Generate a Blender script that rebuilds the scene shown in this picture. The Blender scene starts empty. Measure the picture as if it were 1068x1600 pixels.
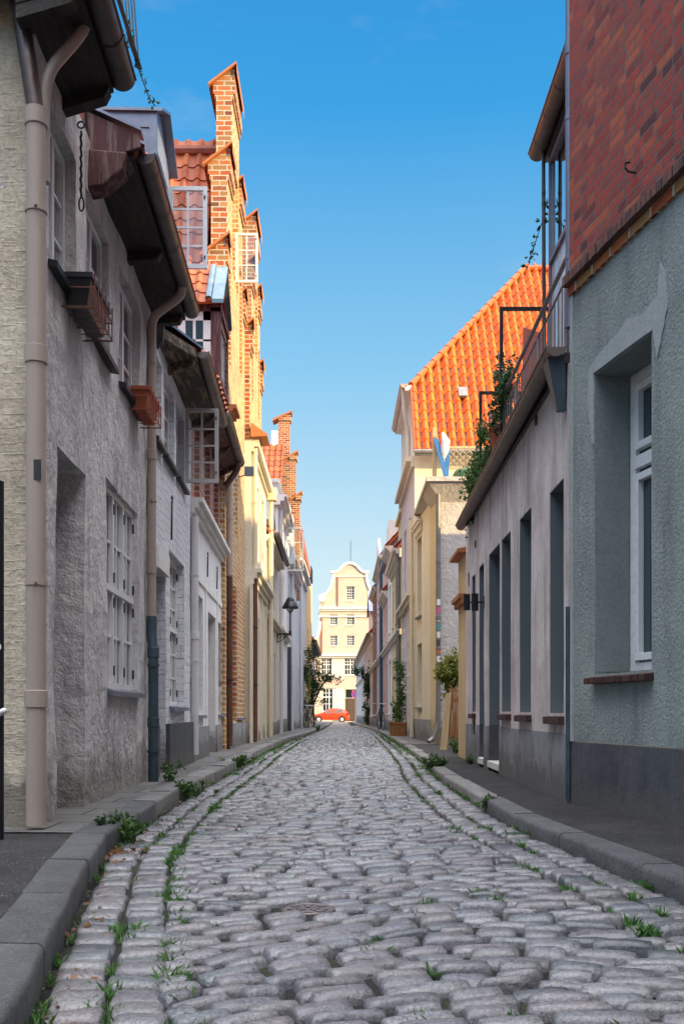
import bpy, bmesh, math, random
import numpy as np
from mathutils import Vector, Matrix, noise as mnoise

random.seed(7)
rng = np.random.default_rng(11)
SC = bpy.context.scene
COL = SC.collection
rad = math.radians

# ---------------------------------------------------------------- camera
FPX, CX, CY, CH = 1555.0, 534.0, 1112.0, 0.65
cam_d = bpy.data.cameras.new('camera'); cam = bpy.data.objects.new('camera', cam_d); COL.objects.link(cam)
cam.location = (0, 0, CH); cam.rotation_euler = (rad(90), 0, 0)
cam_d.sensor_width = 36; cam_d.lens = 36 * FPX / 1600; cam_d.shift_y = (CY - 800) / 1600
cam_d.clip_start = 0.05; cam_d.clip_end = 3000
SC.camera = cam
# ---------------------------------------------------------------- light
SUN_AZ, SUN_EL = 60.0, 17.0          # degrees off the street axis (behind camera, to the right), height
sdir = Vector((math.sin(rad(SUN_AZ)) * math.cos(rad(SUN_EL)), -math.cos(rad(SUN_AZ)) * math.cos(rad(SUN_EL)), math.sin(rad(SUN_EL))))
sun_d = bpy.data.lights.new('sun', 'SUN'); sun = bpy.data.objects.new('sun', sun_d); COL.objects.link(sun)
sun_d.energy = 4.5; sun_d.angle = rad(0.53); sun_d.color = (1.0, 0.73, 0.33)
sun.rotation_euler = sdir.to_track_quat('Z', 'Y').to_euler(); sun.location = (20, -20, 20)
W = bpy.data.worlds.new('World'); SC.world = W; W.use_nodes = True
nt = W.node_tree; bg = nt.nodes['Background']
sky = nt.nodes.new('ShaderNodeTexSky'); sky.sky_type = 'NISHITA'; sky.sun_disc = False
sky.sun_elevation = rad(SUN_EL); sky.sun_rotation = math.atan2(sdir.x, sdir.y)
sky.air_density = 1.0; sky.dust_density = 0.6; sky.ozone_density = 2.5
hs = nt.nodes.new('ShaderNodeHueSaturation'); hs.inputs['Saturation'].default_value = 1.15
hs.inputs['Hue'].default_value = .5
tc = nt.nodes.new('ShaderNodeTexCoord'); vd = nt.nodes.new('ShaderNodeVectorMath'); vd.operation = 'DOT_PRODUCT'   # added bright patch overhead, out of view, to lift the shaded street
vd.inputs[1].default_value = Vector((.10, -.16, .98)).normalized(); nt.links.new(tc.outputs['Generated'], vd.inputs[0])
mx0 = nt.nodes.new('ShaderNodeMapRange'); mx0.inputs['From Min'].default_value = .52; mx0.inputs['From Max'].default_value = 1.0; nt.links.new(vd.outputs['Value'], mx0.inputs['Value'])
pw = nt.nodes.new('ShaderNodeMath'); pw.operation = 'POWER'; pw.inputs[1].default_value = 1.35; nt.links.new(mx0.outputs[0], pw.inputs[0])
gl = nt.nodes.new('ShaderNodeMix'); gl.data_type = 'RGBA'; gl.blend_type = 'ADD'; gl.clamp_result = False
sx = nt.nodes.new('ShaderNodeSeparateXYZ'); nt.links.new(tc.outputs['Generated'], sx.inputs[0])
rp = nt.nodes.new('ShaderNodeValToRGB'); el = rp.color_ramp.elements; nt.links.new(sx.outputs['Z'], rp.inputs[0])
el[0].position = 0.0; el[0].color = (3.3, 3.4, 3.25, 1); el[1].position = .75; el[1].color = (.04, .85, 2.6, 1)
for p_, c_ in ((.14, (2.6, 3.25, 3.4, 1)), (.32, (1.1, 2.45, 3.45, 1)), (.52, (.12, 1.48, 3.2, 1))): q_ = el.new(p_); q_.color = c_
cn = nt.nodes.new('ShaderNodeTexNoise'); cn.inputs['Scale'].default_value = 2.2; cn.inputs['Detail'].default_value = 7; cn.inputs['Roughness'].default_value = .62
cmap = nt.nodes.new('ShaderNodeMapping'); cmap.inputs['Scale'].default_value = (1.2, 1.2, 4.5); nt.links.new(tc.outputs['Generated'], cmap.inputs[0]); nt.links.new(cmap.outputs[0], cn.inputs['Vector'])
cr = nt.nodes.new('ShaderNodeValToRGB'); cr.color_ramp.elements[0].position = .5; cr.color_ramp.elements[0].color = (0, 0, 0, 1); cr.color_ramp.elements[1].position = .85; cr.color_ramp.elements[1].color = (.4, .4, .4, 1); nt.links.new(cn.outputs['Fac'], cr.inputs[0])
sm = nt.nodes.new('ShaderNodeMix'); sm.data_type = 'RGBA'; sm.inputs[0].default_value = .82; nt.links.new(hs.outputs[0], sm.inputs[6]); nt.links.new(rp.outputs[0], sm.inputs[7])
sc_ = nt.nodes.new('ShaderNodeMix'); sc_.data_type = 'RGBA'; nt.links.new(cr.outputs[0], sc_.inputs[0]); nt.links.new(sm.outputs[2], sc_.inputs[6]); sc_.inputs[7].default_value = (2.7, 3.0, 3.2, 1)   # faint wisps
nt.links.new(sc_.outputs[2], gl.inputs[6]); gl.inputs[7].default_value = (27, 25.8, 24.6, 1); nt.links.new(pw.outputs[0], gl.inputs[0])
nt.links.new(sky.outputs[0], hs.inputs['Color']); nt.links.new(gl.outputs[2], bg.inputs['Color'])
bg.inputs['Strength'].default_value = 0.13
SC.view_settings.view_transform = 'Standard'; SC.view_settings.look = 'None'
SC.view_settings.exposure = 0.98; SC.view_settings.gamma = 1.0
SC.render.engine = 'CYCLES'
SC.cycles.max_bounces = 6; SC.cycles.transparent_max_bounces = 12
SC.cycles.use_denoising = True

# ---------------------------------------------------------------- materials
class NT:
    def __init__(s, name):
        s.m = bpy.data.materials.new(name); s.m.use_nodes = True
        s.t = s.m.node_tree; s.b = s.t.nodes['Principled BSDF']; s.out = s.t.nodes['Material Output']
    def n(s, typ, **kw):
        nd = s.t.nodes.new(typ)
        for k, v in kw.items():
            if k in nd.inputs.keys(): nd.inputs[k].default_value = v
            else: setattr(nd, k, v)
        return nd
    def l(s, a, b): s.t.links.new(a, b)
    def coord(s, kind='Object', scale=None):
        c = s.n('ShaderNodeTexCoord').outputs[kind]
        if scale is not None:
            mp = s.n('ShaderNodeMapping'); mp.inputs['Scale'].default_value = scale; s.l(c, mp.inputs[0]); c = mp.outputs[0]
        return c
    def noise(s, scale, detail=6, rough=.6, co=None):
        nd = s.n('ShaderNodeTexNoise'); nd.inputs['Scale'].default_value = scale
        nd.inputs['Detail'].default_value = detail; nd.inputs['Roughness'].default_value = rough
        s.l(co if co is not None else s.coord(), nd.inputs['Vector']); return nd.outputs['Fac']
    def ramp(s, fac, stops, interp='LINEAR'):
        r = s.n('ShaderNodeValToRGB'); e = r.color_ramp.elements; r.color_ramp.interpolation = interp
        while len(e) > 1: e.remove(e[-1])
        e[0].position = stops[0][0]; e[0].color = c4(stops[0][1])
        for p, c in stops[1:]:
            x = e.new(p); x.color = c4(c)
        s.l(fac, r.inputs[0]); return r.outputs[0]
    def mix(s, fac, a, b, mode='MIX'):
        m = s.n('ShaderNodeMix', data_type='RGBA', blend_type=mode)
        for sock, v in ((m.inputs[0], fac), (m.inputs[6], a), (m.inputs[7], b)):
            if isinstance(v, (int, float)): sock.default_value = v
            elif isinstance(v, tuple): sock.default_value = c4(v)
            else: s.l(v, sock)
        return m.outputs[2]
    def math(s, op, a, b=0.5):
        m = s.n('ShaderNodeMath', operation=op)
        for i, v in enumerate((a, b)):
            if isinstance(v, (int, float)): m.inputs[i].default_value = v
            else: s.l(v, m.inputs[i])
        return m.outputs[0]
    def bump(s, h, strength=.4, dist=.02, prev=None):
        b = s.n('ShaderNodeBump'); b.inputs['Strength'].default_value = strength; b.inputs['Distance'].default_value = dist
        s.l(h, b.inputs['Height'])
        if prev is not None: s.l(prev, b.inputs['Normal'])
        return b.outputs[0]
    def done(s, col=None, rough=None, nrm=None, metal=None, spec=None):
        if col is not None:
            if isinstance(col, tuple): s.b.inputs['Base Color'].default_value = c4(col)
            else: s.l(col, s.b.inputs['Base Color'])
        if rough is not None:
            if isinstance(rough, (int, float)): s.b.inputs['Roughness'].default_value = rough
            else: s.l(rough, s.b.inputs['Roughness'])
        if nrm is not None: s.l(nrm, s.b.inputs['Normal'])
        if metal is not None: s.b.inputs['Metallic'].default_value = metal
        if spec is not None: s.b.inputs['Specular IOR Level'].default_value = spec
        return s.m
def c4(c): return (c[0], c[1], c[2], 1.0) if len(c) == 3 else c

def plaster(name, c1, c2, stain=None, bump=.5, grain=60, lump=6, streak=.0, rough=.9, stain_amt=.5, brick=0.0, dist=.012, damp=0.0, damp_c=(.10, .095, .085)):
    k = NT(name)
    col = k.mix(k.ramp(k.noise(2.2, 8, .65), [(.35, (0, 0, 0)), (.65, (1, 1, 1))]), c1, c2)
    if stain:
        co = k.coord(scale=(3, 3, .45)) if streak else k.coord()
        f = k.ramp(k.noise(1.7, 9, .7, co), [(.48, (0, 0, 0)), (.68, (1, 1, 1))])
        col = k.mix(k.math('MULTIPLY', f, stain_amt), col, stain)
    spk = k.ramp(k.noise(45, 4, .7), [(.36, (.62, .62, .62)), (.56, (1.04, 1.04, 1.04))])
    col = k.mix(.5, col, spk, 'MULTIPLY')
    if damp:
        sx_ = k.n('ShaderNodeSeparateXYZ'); k.l(k.coord(), sx_.inputs[0])
        hgt = k.math('DIVIDE', sx_.outputs['Z'], damp)
        f = k.ramp(k.math('SUBTRACT', k.math('MULTIPLY', k.noise(3.5, 9, .75), 1.7), hgt), [(.30, (0, 0, 0)), (.62, (1, 1, 1))])
        col = k.mix(k.math('MULTIPLY', f, .75), col, damp_c)
    h = k.math('ADD', k.math('MULTIPLY', k.noise(lump, 5, .6), 1.6), k.math('MULTIPLY', k.noise(grain, 4, .7), .45))
    nr = k.bump(h, bump, dist)
    if brick:
        bt = k.n('ShaderNodeTexBrick'); k.l(k.coord('UV'), bt.inputs['Vector'])
        bt.inputs['Scale'].default_value = 1; bt.inputs['Brick Width'].default_value = .26; bt.inputs['Row Height'].default_value = .088
        bt.inputs['Mortar Size'].default_value = .007; bt.inputs['Mortar Smooth'].default_value = .9
        inv = k.math('SUBTRACT', 1.0, bt.outputs['Fac'])
        nr = k.bump(inv, brick, .012, nr)
        col = k.mix(k.math('MULTIPLY', bt.outputs['Fac'], .3 * min(1, brick)), col, tuple(v * .6 for v in c1))
    return k.done(col, rough, nr)

def bricks(name, stops, mortar, w=.25, h=.083, ms=.008, bump=.9, grime=None, grime_amt=.5, wear=None, wear_amt=.0, squash=1.0):
    k = NT(name)
    co = k.coord('UV')
    dn = k.n('ShaderNodeTexNoise'); dn.inputs['Scale'].default_value = 7; k.l(co, dn.inputs['Vector'])
    off = k.n('ShaderNodeVectorMath', operation='SCALE'); off.inputs['Scale'].default_value = .012
    k.l(dn.outputs['Color'], off.inputs[0])
    ad = k.n('ShaderNodeVectorMath', operation='ADD'); k.l(co, ad.inputs[0]); k.l(off.outputs[0], ad.inputs[1])
    bt = k.n('ShaderNodeTexBrick'); k.l(ad.outputs[0], bt.inputs['Vector'])
    bt.inputs['Color1'].default_value = (0, 0, 0, 1); bt.inputs['Color2'].default_value = (1, 1, 1, 1); bt.inputs['Mortar'].default_value = (.5, .5, .5, 1)
    bt.squash = squash; bt.squash_frequency = 2; bt.inputs['Scale'].default_value = 1; bt.inputs['Brick Width'].default_value = w; bt.inputs['Row Height'].default_value = h
    bt.inputs['Mortar Size'].default_value = ms; bt.inputs['Mortar Smooth'].default_value = .3
    col = k.ramp(bt.outputs['Color'], stops)
    col = k.mix(.55, col, k.ramp(k.noise(24, 6, .7), [(.3, (.55, .55, .55)), (.65, (1.15, 1.15, 1.15))]), 'MULTIPLY')
    if wear:
        col = k.mix(k.math('MULTIPLY', k.ramp(k.noise(9, 8, .75), [(.45, (0, 0, 0)), (.6, (1, 1, 1))]), wear_amt), col, wear)
    col = k.mix(bt.outputs['Fac'], col, k.mix(k.noise(12, 5), tuple(v * .7 for v in mortar), mortar))
    if grime:
        col = k.mix(k.math('MULTIPLY', k.ramp(k.noise(1.1, 7, .65), [(.45, (0, 0, 0)), (.7, (1, 1, 1))]), grime_amt), col, grime)
    h_ = k.math('ADD', k.math('MULTIPLY', k.math('SUBTRACT', 1.0, bt.outputs['Fac']), 1.0), k.math('MULTIPLY', k.noise(40, 5, .7), .35))
    h_ = k.math('ADD', h_, k.math('MULTIPLY', bt.outputs['Color'], .25))
    return k.done(col, .88, k.bump(h_, bump, .012))

def paint(name, c, rough=.45, var=.25, chip=None, chip_amt=.6, bump=.12, scale=14):
    k = NT(name)
    col = k.mix(k.noise(3, 7, .7), tuple(v * (1 - var) for v in c), c)
    if chip:
        f = k.ramp(k.noise(scale, 9, .75), [(.52, (0, 0, 0)), (.60, (1, 1, 1))])
        col = k.mix(k.math('MULTIPLY', f, chip_amt), col, chip)
    r = k.math('ADD', k.math('MULTIPLY', k.noise(9, 5), .3), rough - .12)
    return k.done(col, r, k.bump(k.noise(30, 6, .7), bump, .006))

def metal(name, c, rough=.45, m=.6, var=.45, rust=None, rust_amt=.4):
    k = NT(name)
    col = k.mix(k.ramp(k.noise(5, 8, .7), [(.3, (0, 0, 0)), (.7, (1, 1, 1))]), tuple(v * (1 - var) for v in c), c)
    if rust: col = k.mix(k.math('MULTIPLY', k.ramp(k.noise(3.3, 9, .75), [(.5, (0, 0, 0)), (.66, (1, 1, 1))]), rust_amt), col, rust)
    r = k.math('ADD', k.math('MULTIPLY', k.noise(12, 5), .35), rough - .15)
    return k.done(col, r, k.bump(k.noise(8, 5), .12, .01), m)

def wood(name, c1, c2, vert=True, peel=None, peel_amt=.6, rough=.75):
    k = NT(name)
    co = k.coord(scale=(9, 9, .7) if vert else (9, .9, 9))
    col = k.mix(k.ramp(k.noise(3, 8, .7, co), [(.3, (0, 0, 0)), (.7, (1, 1, 1))]), c1, c2)
    if peel: col = k.mix(k.math('MULTIPLY', k.ramp(k.noise(2.2, 10, .75, co), [(.5, (0, 0, 0)), (.57, (1, 1, 1))]), peel_amt), col, peel)
    return k.done(col, rough, k.bump(k.noise(5, 8, .7, co), .5, .01))

def tiles(name, c1, c2, dark, rough=.7, dark_amt=.6):
    k = NT(name)
    at = k.n('ShaderNodeAttribute', attribute_name='tint').outputs['Fac']
    col = k.mix(at, c1, c2)
    col = k.mix(k.math('MULTIPLY', k.ramp(k.noise(5, 8, .75), [(.45, (0, 0, 0)), (.7, (1, 1, 1))]), dark_amt), col, dark)
    return k.done(col, rough, k.bump(k.noise(35, 5, .7), .25, .006))

def glass_dark(name, c=(.02, .025, .03), curtain=None):
    k = NT(name)
    col = c
    if curtain:
        f = k.ramp(k.noise(1.2, 3, .5, k.coord(scale=(6, 6, .25))), [(.5, (0, 0, 0)), (.6, (1, 1, 1))])
        col = k.mix(f, c, curtain)
    return k.done(col, .04, k.bump(k.noise(2.5, 2, .5), .04, .02), 0, .8)

def glass_clear(name):
    k = NT(name)
    tr = k.n('ShaderNodeBsdfTransparent'); tr.inputs[0].default_value = (.9, .95, .95, 1)
    gl = k.n('ShaderNodeBsdfGlossy'); gl.inputs['Roughness'].default_value = .02
    fr = k.n('ShaderNodeFresnel'); fr.inputs[0].default_value = 1.5
    mx = k.n('ShaderNodeMixShader'); k.l(k.math('ADD', k.math('MULTIPLY', fr.outputs[0], 1.3), .13), mx.inputs[0])
    k.l(tr.outputs[0], mx.inputs[1]); k.l(gl.outputs[0], mx.inputs[2]); k.l(mx.outputs[0], k.out.inputs[0])
    return k.m

def leafmat(name, c1, c2):
    k = NT(name)
    at = k.n('ShaderNodeAttribute', attribute_name='tint').outputs['Fac']
    k.done(k.mix(at, c1, c2), .55, None, 0, .4)
    tr = k.n('ShaderNodeBsdfTranslucent'); k.l(k.mix(at, c1, c2), tr.inputs[0])
    mx = k.n('ShaderNodeMixShader'); mx.inputs[0].default_value = .3
    k.l(k.b.outputs[0], mx.inputs[1]); k.l(tr.outputs[0], mx.inputs[2]); k.l(mx.outputs[0], k.out.inputs[0])
    return k.m

M = {}
def mk():
    M['rough_plaster'] = plaster('rough_plaster', (.56, .53, .53), (.78, .735, .70), (.28, .26, .25), 1.0, 26, 7, 1, .92, .7, dist=.032, damp=.75, damp_c=(.20, .18, .155))
    M['end_plaster'] = plaster('end_plaster', (.54, .46, .35), (.66, .58, .46), (.32, .27, .20), .8, 40, 8, 1, .92, .45, brick=.3, dist=.02, damp=0.9)
    M['white_brick'] = plaster('white_brick', (.70, .71, .76), (.80, .80, .82), (.36, .36, .38), .6, 50, 10, 1, .85, .4, brick=1.0, dist=.015, damp=0.9)
    M['white_plaster'] = plaster('white_plaster', (.76, .75, .76), (.82, .81, .81), (.45, .42, .40), .3, 60, 5, 1, .85, .3, damp=0.75)
    M['cream_plaster'] = plaster('cream_plaster', (.66, .60, .48), (.72, .67, .56), (.5, .42, .3), .25, 60, 5, 1, .85, .25, damp=0.6)
    M['pale_plaster'] = plaster('pale_plaster', (.62, .58, .56), (.70, .66, .63), (.42, .38, .36), .25, 60, 5, 1, .85, .3, damp=0.6)
    M['blue_plaster'] = plaster('blue_plaster', (.52, .58, .66), (.60, .65, .72), (.38, .40, .45), .25, 60, 5, 1, .85, .3, damp=0.6)
    M['ochre_plaster'] = plaster('ochre_plaster', (.66, .46, .22), (.72, .52, .28), (.5, .34, .18), .25, 60, 5, 1, .85, .3)
    M['grey_render'] = plaster('grey_render', (.52, .465, .455), (.76, .69, .665), (.27, .24, .24), .6, 30, 5, 1, .9, .85)
    M['green_roughcast'] = plaster('green_roughcast', (.25, .295, .285), (.325, .37, .355), (.17, .20, .205), .9, 130, 48, 1, .92, .75, dist=.012, damp=.9, damp_c=(.2, .22, .215))
    M['patch_plaster'] = plaster('patch_plaster', (.33, .37, .37), (.38, .415, .415), (.36, .37, .37), .4, 60, 6, 0, .9, .3)
    M['dark_plinth'] = plaster('dark_plinth', (.055, .06, .07), (.085, .09, .10), (.16, .16, .16), .5, 60, 6, 1, .85, .35, damp=0.35)
    M['grey_plinth'] = plaster('grey_plinth', (.26, .26, .28), (.33, .33, .34), (.12, .12, .13), .4, 50, 5, 1, .88, .8, damp=0.6)
    M['yellow_plaster'] = plaster('yellow_plaster', (.66, .53, .28), (.72, .60, .35), (.5, .40, .25), .25, 50, 5, 1, .88, .4, damp=1.0)
    M['pale_yellow'] = plaster('pale_yellow', (.70, .64, .48), (.76, .70, .56), (.5, .44, .34), .25, 50, 5, 1, .88, .3, damp=0.8)
    M['roughcast'] = plaster('roughcast', (.50, .46, .44), (.58, .54, .51), (.36, .33, .32), .9, 50, 12, 0, .92, .4, dist=.02, damp=1.0)
    M['mauve_plaster'] = plaster('mauve_plaster', (.55, .50, .50), (.62, .57, .57), (.42, .38, .38), .25, 60, 5, 1, .88, .3, damp=0.6)
    M['pink_plaster'] = plaster('pink_plaster', (.66, .40, .36), (.72, .46, .42), (.5, .32, .3), .25, 60, 5, 1, .88, .3)
    M['lilac_plaster'] = plaster('lilac_plaster', (.60, .58, .68), (.68, .66, .76), (.45, .42, .5), .25, 60, 5, 1, .88, .3)
    M['peach_plaster'] = plaster('peach_plaster', (.58, .46, .38), (.64, .52, .43), (.52, .36, .25), .25, 20, 3, 0, .9, .3)
    M['trim_white'] = plaster('trim_white', (.74, .72, .68), (.80, .78, .74), (.5, .47, .42), .2, 60, 4, 0, .8, .2)
    M['trim_cream'] = plaster('trim_cream', (.64, .58, .46), (.70, .65, .55), (.45, .38, .28), .2, 60, 4, 0, .8, .3)
    M['red_brick'] = bricks('red_brick', [(0, (.10, .022, .022)), (.08, (.26, .036, .026)), (.4, (.42, .056, .032)), (.62, (.33, .05, .04)), (.8, (.48, .105, .04)), (1, (.20, .045, .045))], (.155, .135, .13), 0.2, .066, .0065, 1.0, (.10, .05, .055), .3, squash=.55)
    M['gold_brick'] = bricks('gold_brick', [(0, (.22, .06, .015)), (.2, (.42, .13, .025)), (.5, (.48, .21, .04)), (.75, (.52, .30, .09)), (1, (.30, .10, .03))], (.70, .62, .48), .25, .092, .015, .8, (.60, .42, .20), .30, (.58, .40, .18), .3)
    M['pier_brick'] = bricks('pier_brick', [(0, (.12, .035, .02)), (.25, (.36, .075, .022)), (.55, (.44, .11, .03)), (.8, (.40, .20, .07)), (1, (.22, .10, .04))], (.60, .52, .42), .26, .092, .014, .9, (.4, .25, .12), .3)
    M['brown_brick'] = bricks('brown_brick', [(0, (.18, .06, .04)), (.5, (.28, .09, .06)), (1, (.34, .13, .08))], (.42, .38, .36), .24, .085, .01, .6)
    M['dentil_brick'] = bricks('dentil_brick', [(0, (.08, .04, .035)), (.5, (.16, .06, .045)), (1, (.22, .08, .05))], (.12, .10, .09), .06, .3, .006, .9, (.06, .05, .05), .5)
    M['sill_brick'] = bricks('sill_brick', [(0, (.035, .014, .014)), (.5, (.065, .022, .02)), (1, (.09, .032, .027))], (.05, .04, .04), .08, .4, .004, .5)
    M['orange_tile'] = tiles('orange_tile', (.56, .095, .002), (.66, .17, .003), (.30, .045, .004), .6, .5)
    M['red_tile'] = tiles('red_tile', (.36, .07, .02), (.47, .115, .03), (.15, .035, .015), .7, .6)
    M['old_tile'] = tiles('old_tile', (.34, .085, .05), (.46, .14, .08), (.12, .05, .045), .75, .7)
    M['coping_tile'] = paint('coping_tile', (.55, .19, .06), .7, .5, (.3, .1, .04), .6)
    M['slate_shade_reveal'] = paint('slate_shade_reveal', (.135, .165, .185), .8, .15, None, 0, .08)  # slate paint taken darker, so it carries the recess shade too
    M['smooth_shade_reveal'] = plaster('smooth_shade_reveal', (.19, .225, .225), (.235, .27, .27), None, .15, 60, 4)  # smooth render, darkened to stand in for shade in the recess
    M['white_paint'] = paint('white_paint', (.78, .78, .78), .4, .12, (.5, .47, .42), .25)
    M['grey_paint'] = paint('grey_paint', (.52, .49, .47), .45, .2, (.35, .3, .27), .3)
    M['pvc_white'] = paint('pvc_white', (.80, .82, .84), .25, .04, None, 0, .03)
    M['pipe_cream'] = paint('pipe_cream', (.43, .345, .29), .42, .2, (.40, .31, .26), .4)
    M['pipe_white'] = paint('pipe_white', (.66, .64, .64), .42, .15, (.45, .4, .37), .3)
    M['pipe_yellow'] = paint('pipe_yellow', (.66, .58, .42), .42, .15, (.45, .4, .3), .3)
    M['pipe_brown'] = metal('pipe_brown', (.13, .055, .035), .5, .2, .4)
    M['pipe_slate'] = metal('pipe_slate', (.07, .11, .14), .45, .3, .5, (.16, .18, .18), .4)
    M['pipe_grey'] = metal('pipe_grey', (.25, .24, .235), .5, .4, .4)
    M['gutter_dark'] = metal('gutter_dark', (.10, .085, .085), .38, .55, .5, (.17, .10, .08), .55)
    M['gutter_brown'] = metal('gutter_brown', (.19, .145, .13), .42, .5, .35, (.25, .15, .10), .5)
    M['zinc'] = metal('zinc', (.24, .26, .33), .42, .6, .35)
    M['blue_zinc'] = metal('blue_zinc', (.16, .24, .30), .42, .5, .4)
    M['iron'] = metal('iron', (.03, .03, .033), .5, .4, .4)
    M['black_iron'] = metal('black_iron', (.018, .018, .022), .42, .3, .3)
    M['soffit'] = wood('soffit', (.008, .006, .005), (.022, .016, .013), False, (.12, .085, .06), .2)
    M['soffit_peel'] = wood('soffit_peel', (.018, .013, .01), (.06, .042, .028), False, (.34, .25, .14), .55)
    M['red_wood'] = wood('red_wood', (.045, .010, .012), (.10, .022, .024), True, (.36, .27, .25), .3)
    M['fence_wood'] = wood('fence_wood', (.22, .085, .03), (.40, .20, .07), True)
    M['pale_wood'] = wood('pale_wood', (.40, .28, .14), (.56, .42, .24), True)
    M['brown_door'] = wood('brown_door', (.06, .035, .025), (.11, .07, .05), True)
    M['dark_door'] = wood('dark_door', (.02, .02, .024), (.04, .04, .045), True)
    M['slate_door'] = wood('slate_door', (.07, .10, .12), (.10, .14, .16), True)
    M['glass'] = glass_dark('glass')
    M['glass_curtain'] = glass_dark('glass_curtain', (.02, .025, .03), (.42, .38, .32))
    M['glass_teal'] = glass_dark('glass_teal', (.02, .05, .06))
    M['clear'] = glass_clear('clear_glass')
    M['terracotta'] = paint('terracotta', (.42, .10, .04), .65, .35, (.25, .07, .04), .4)
    M['black_plastic'] = paint('black_plastic', (.02, .018, .02), .4, .3)
    M['blue_paint'] = paint('blue_paint', (.03, .16, .42), .4, .2, (.2, .3, .45), .3)
    M['green_plastic'] = paint('green_plastic', (.06, .14, .055), .5, .3)
    M['car_red'] = paint('car_red', (.62, .055, .012), .22, .05, None, 0, .01)
    M['tyre'] = paint('tyre', (.02, .02, .02), .8, .2)
    M['alloy'] = metal('alloy', (.70, .70, .70), .3, .5, .1)
    M['lamp_white'] = paint('lamp_white', (.75, .75, .72), .3, .1)
    M['red_plastic'] = paint('red_plastic', (.5, .02, .02), .3, .1)
    M['sign_red'] = paint('sign_red', (.55, .03, .05), .4, .05)
    M['sign_blue'] = paint('sign_blue', (.04, .10, .45), .4, .05)
    M['leaf'] = leafmat('leaf', (.030, .075, .018), (.10, .19, .045))
    M['leaf_dark'] = leafmat('leaf_dark', (.012, .04, .015), (.05, .11, .035))
    M['leaf_yellow'] = leafmat('leaf_yellow', (.10, .14, .02), (.30, .30, .06))
    M['leaf_dry'] = leafmat('leaf_dry', (.12, .05, .02), (.28, .14, .06))
    M['grass'] = leafmat('grass_blade', (.03, .10, .02), (.11, .24, .05))
    M['moss'] = leafmat('moss_blade', (.06, .10, .02), (.20, .22, .05))
    M['bark'] = wood('bark', (.06, .045, .03), (.13, .10, .07))
    # stone and ground
    k = NT('cobble_stone')
    at = k.n('ShaderNodeAttribute', attribute_name='tint').outputs['Color']
    f = k.ramp(k.noise(85, 8, .8), [(.36, (.12, .12, .12)), (.47, (.85, .85, .85)), (.66, (1.8, 1.8, 1.8))])
    col = k.mix(.85, at, f, 'MULTIPLY')
    col = k.mix(k.math('MULTIPLY', k.ramp(k.noise(9, 8, .7), [(.5, (0, 0, 0)), (.7, (1, 1, 1))]), .4), col, (.10, .10, .115))
    r = k.math('ADD', k.math('MULTIPLY', k.noise(25, 6), .36), .08)
    h = k.math('ADD', k.noise(22, 7, .7), k.math('MULTIPLY', k.noise(140, 4, .7), .35))
    M['cobble'] = k.done(col, r, k.bump(h, .75, .012), 0, 1.0); k.b.inputs['Coat Weight'].default_value = .35; k.b.inputs['Coat Roughness'].default_value = .28
    k = NT('joint_soil')
    col = k.mix(k.ramp(k.noise(9, 8, .7), [(.4, (0, 0, 0)), (.65, (1, 1, 1))]), (.006, .0055, .005), (.018, .017, .014))
    col = k.mix(k.math('MULTIPLY', k.ramp(k.noise(2.2, 6, .7), [(.5, (0, 0, 0)), (.65, (1, 1, 1))]), .55), col, (.035, .055, .015))
    M['soil'] = k.done(col, .95, k.bump(k.noise(60, 5, .7), .6, .01))
    k = NT('kerb_stone')
    at = k.n('ShaderNodeAttribute', attribute_name='tint').outputs['Color']
    col = k.mix(.7, at, k.ramp(k.noise(40, 8, .75), [(.3, (.6, .6, .6)), (.6, (1.1, 1.1, 1.1))]), 'MULTIPLY')
    col = k.mix(.8, col, k.ramp(k.noise(4.5, 9, .75), [(.32, (.42, .41, .40)), (.5, (.9, .9, .9)), (.7, (1.35, 1.33, 1.3))]), 'MULTIPLY')
    col = k.mix(k.ramp(k.noise(150, 3, .6), [(.60, (0, 0, 0)), (.66, (.55, .55, .55))]), col, (.38, .37, .36))
    M['kerb'] = k.done(col, .55, k.bump(k.math('ADD', k.noise(26, 8, .75), k.math('MULTIPLY', k.noise(5, 4), .8)), .9, .018))
    k = NT('asphalt')
    col = k.mix(k.ramp(k.noise(2.3, 9, .75), [(.38, (0, 0, 0)), (.62, (1, 1, 1))]), (.008, .008, .009), (.036, .035, .034))
    col = k.mix(k.ramp(k.noise(130, 3, .6), [(.62, (0, 0, 0)), (.68, (1, 1, 1))]), col, (.16, .155, .15))
    col = k.mix(k.ramp(k.noise(38, 4, .7), [(.58, (0, 0, 0)), (.66, (.7, .7, .7))]), col, (.12, .115, .11))
    wv = k.n('ShaderNodeTexNoise'); wv.inputs['Scale'].default_value = 6; wv.inputs['Detail'].default_value = 5; k.l(k.coord(), wv.inputs['Vector'])
    wo = k.n('ShaderNodeVectorMath', operation='SCALE'); wo.inputs['Scale'].default_value = .22; k.l(wv.outputs['Color'], wo.inputs[0])
    wa = k.n('ShaderNodeVectorMath', operation='ADD'); k.l(k.coord(), wa.inputs[0]); k.l(wo.outputs[0], wa.inputs[1])
    vo = k.n('ShaderNodeTexVoronoi', feature='DISTANCE_TO_EDGE'); vo.inputs['Scale'].default_value = 1.1; k.l(wa.outputs[0], vo.inputs['Vector'])
    col = k.mix(k.ramp(vo.outputs['Distance'], [(0, (1, 1, 1)), (.010, (0, 0, 0))]), col, (.006, .006, .005))
    M['asphalt'] = k.done(col, .85, k.bump(k.math('ADD', k.noise(90, 4, .7), k.math('MULTIPLY', k.noise(6, 6, .7), 1.5)), .9, .012))
    k = NT('pavement_slab')
    bt = k.n('ShaderNodeTexBrick'); k.l(k.coord('UV'), bt.inputs['Vector'])
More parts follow.
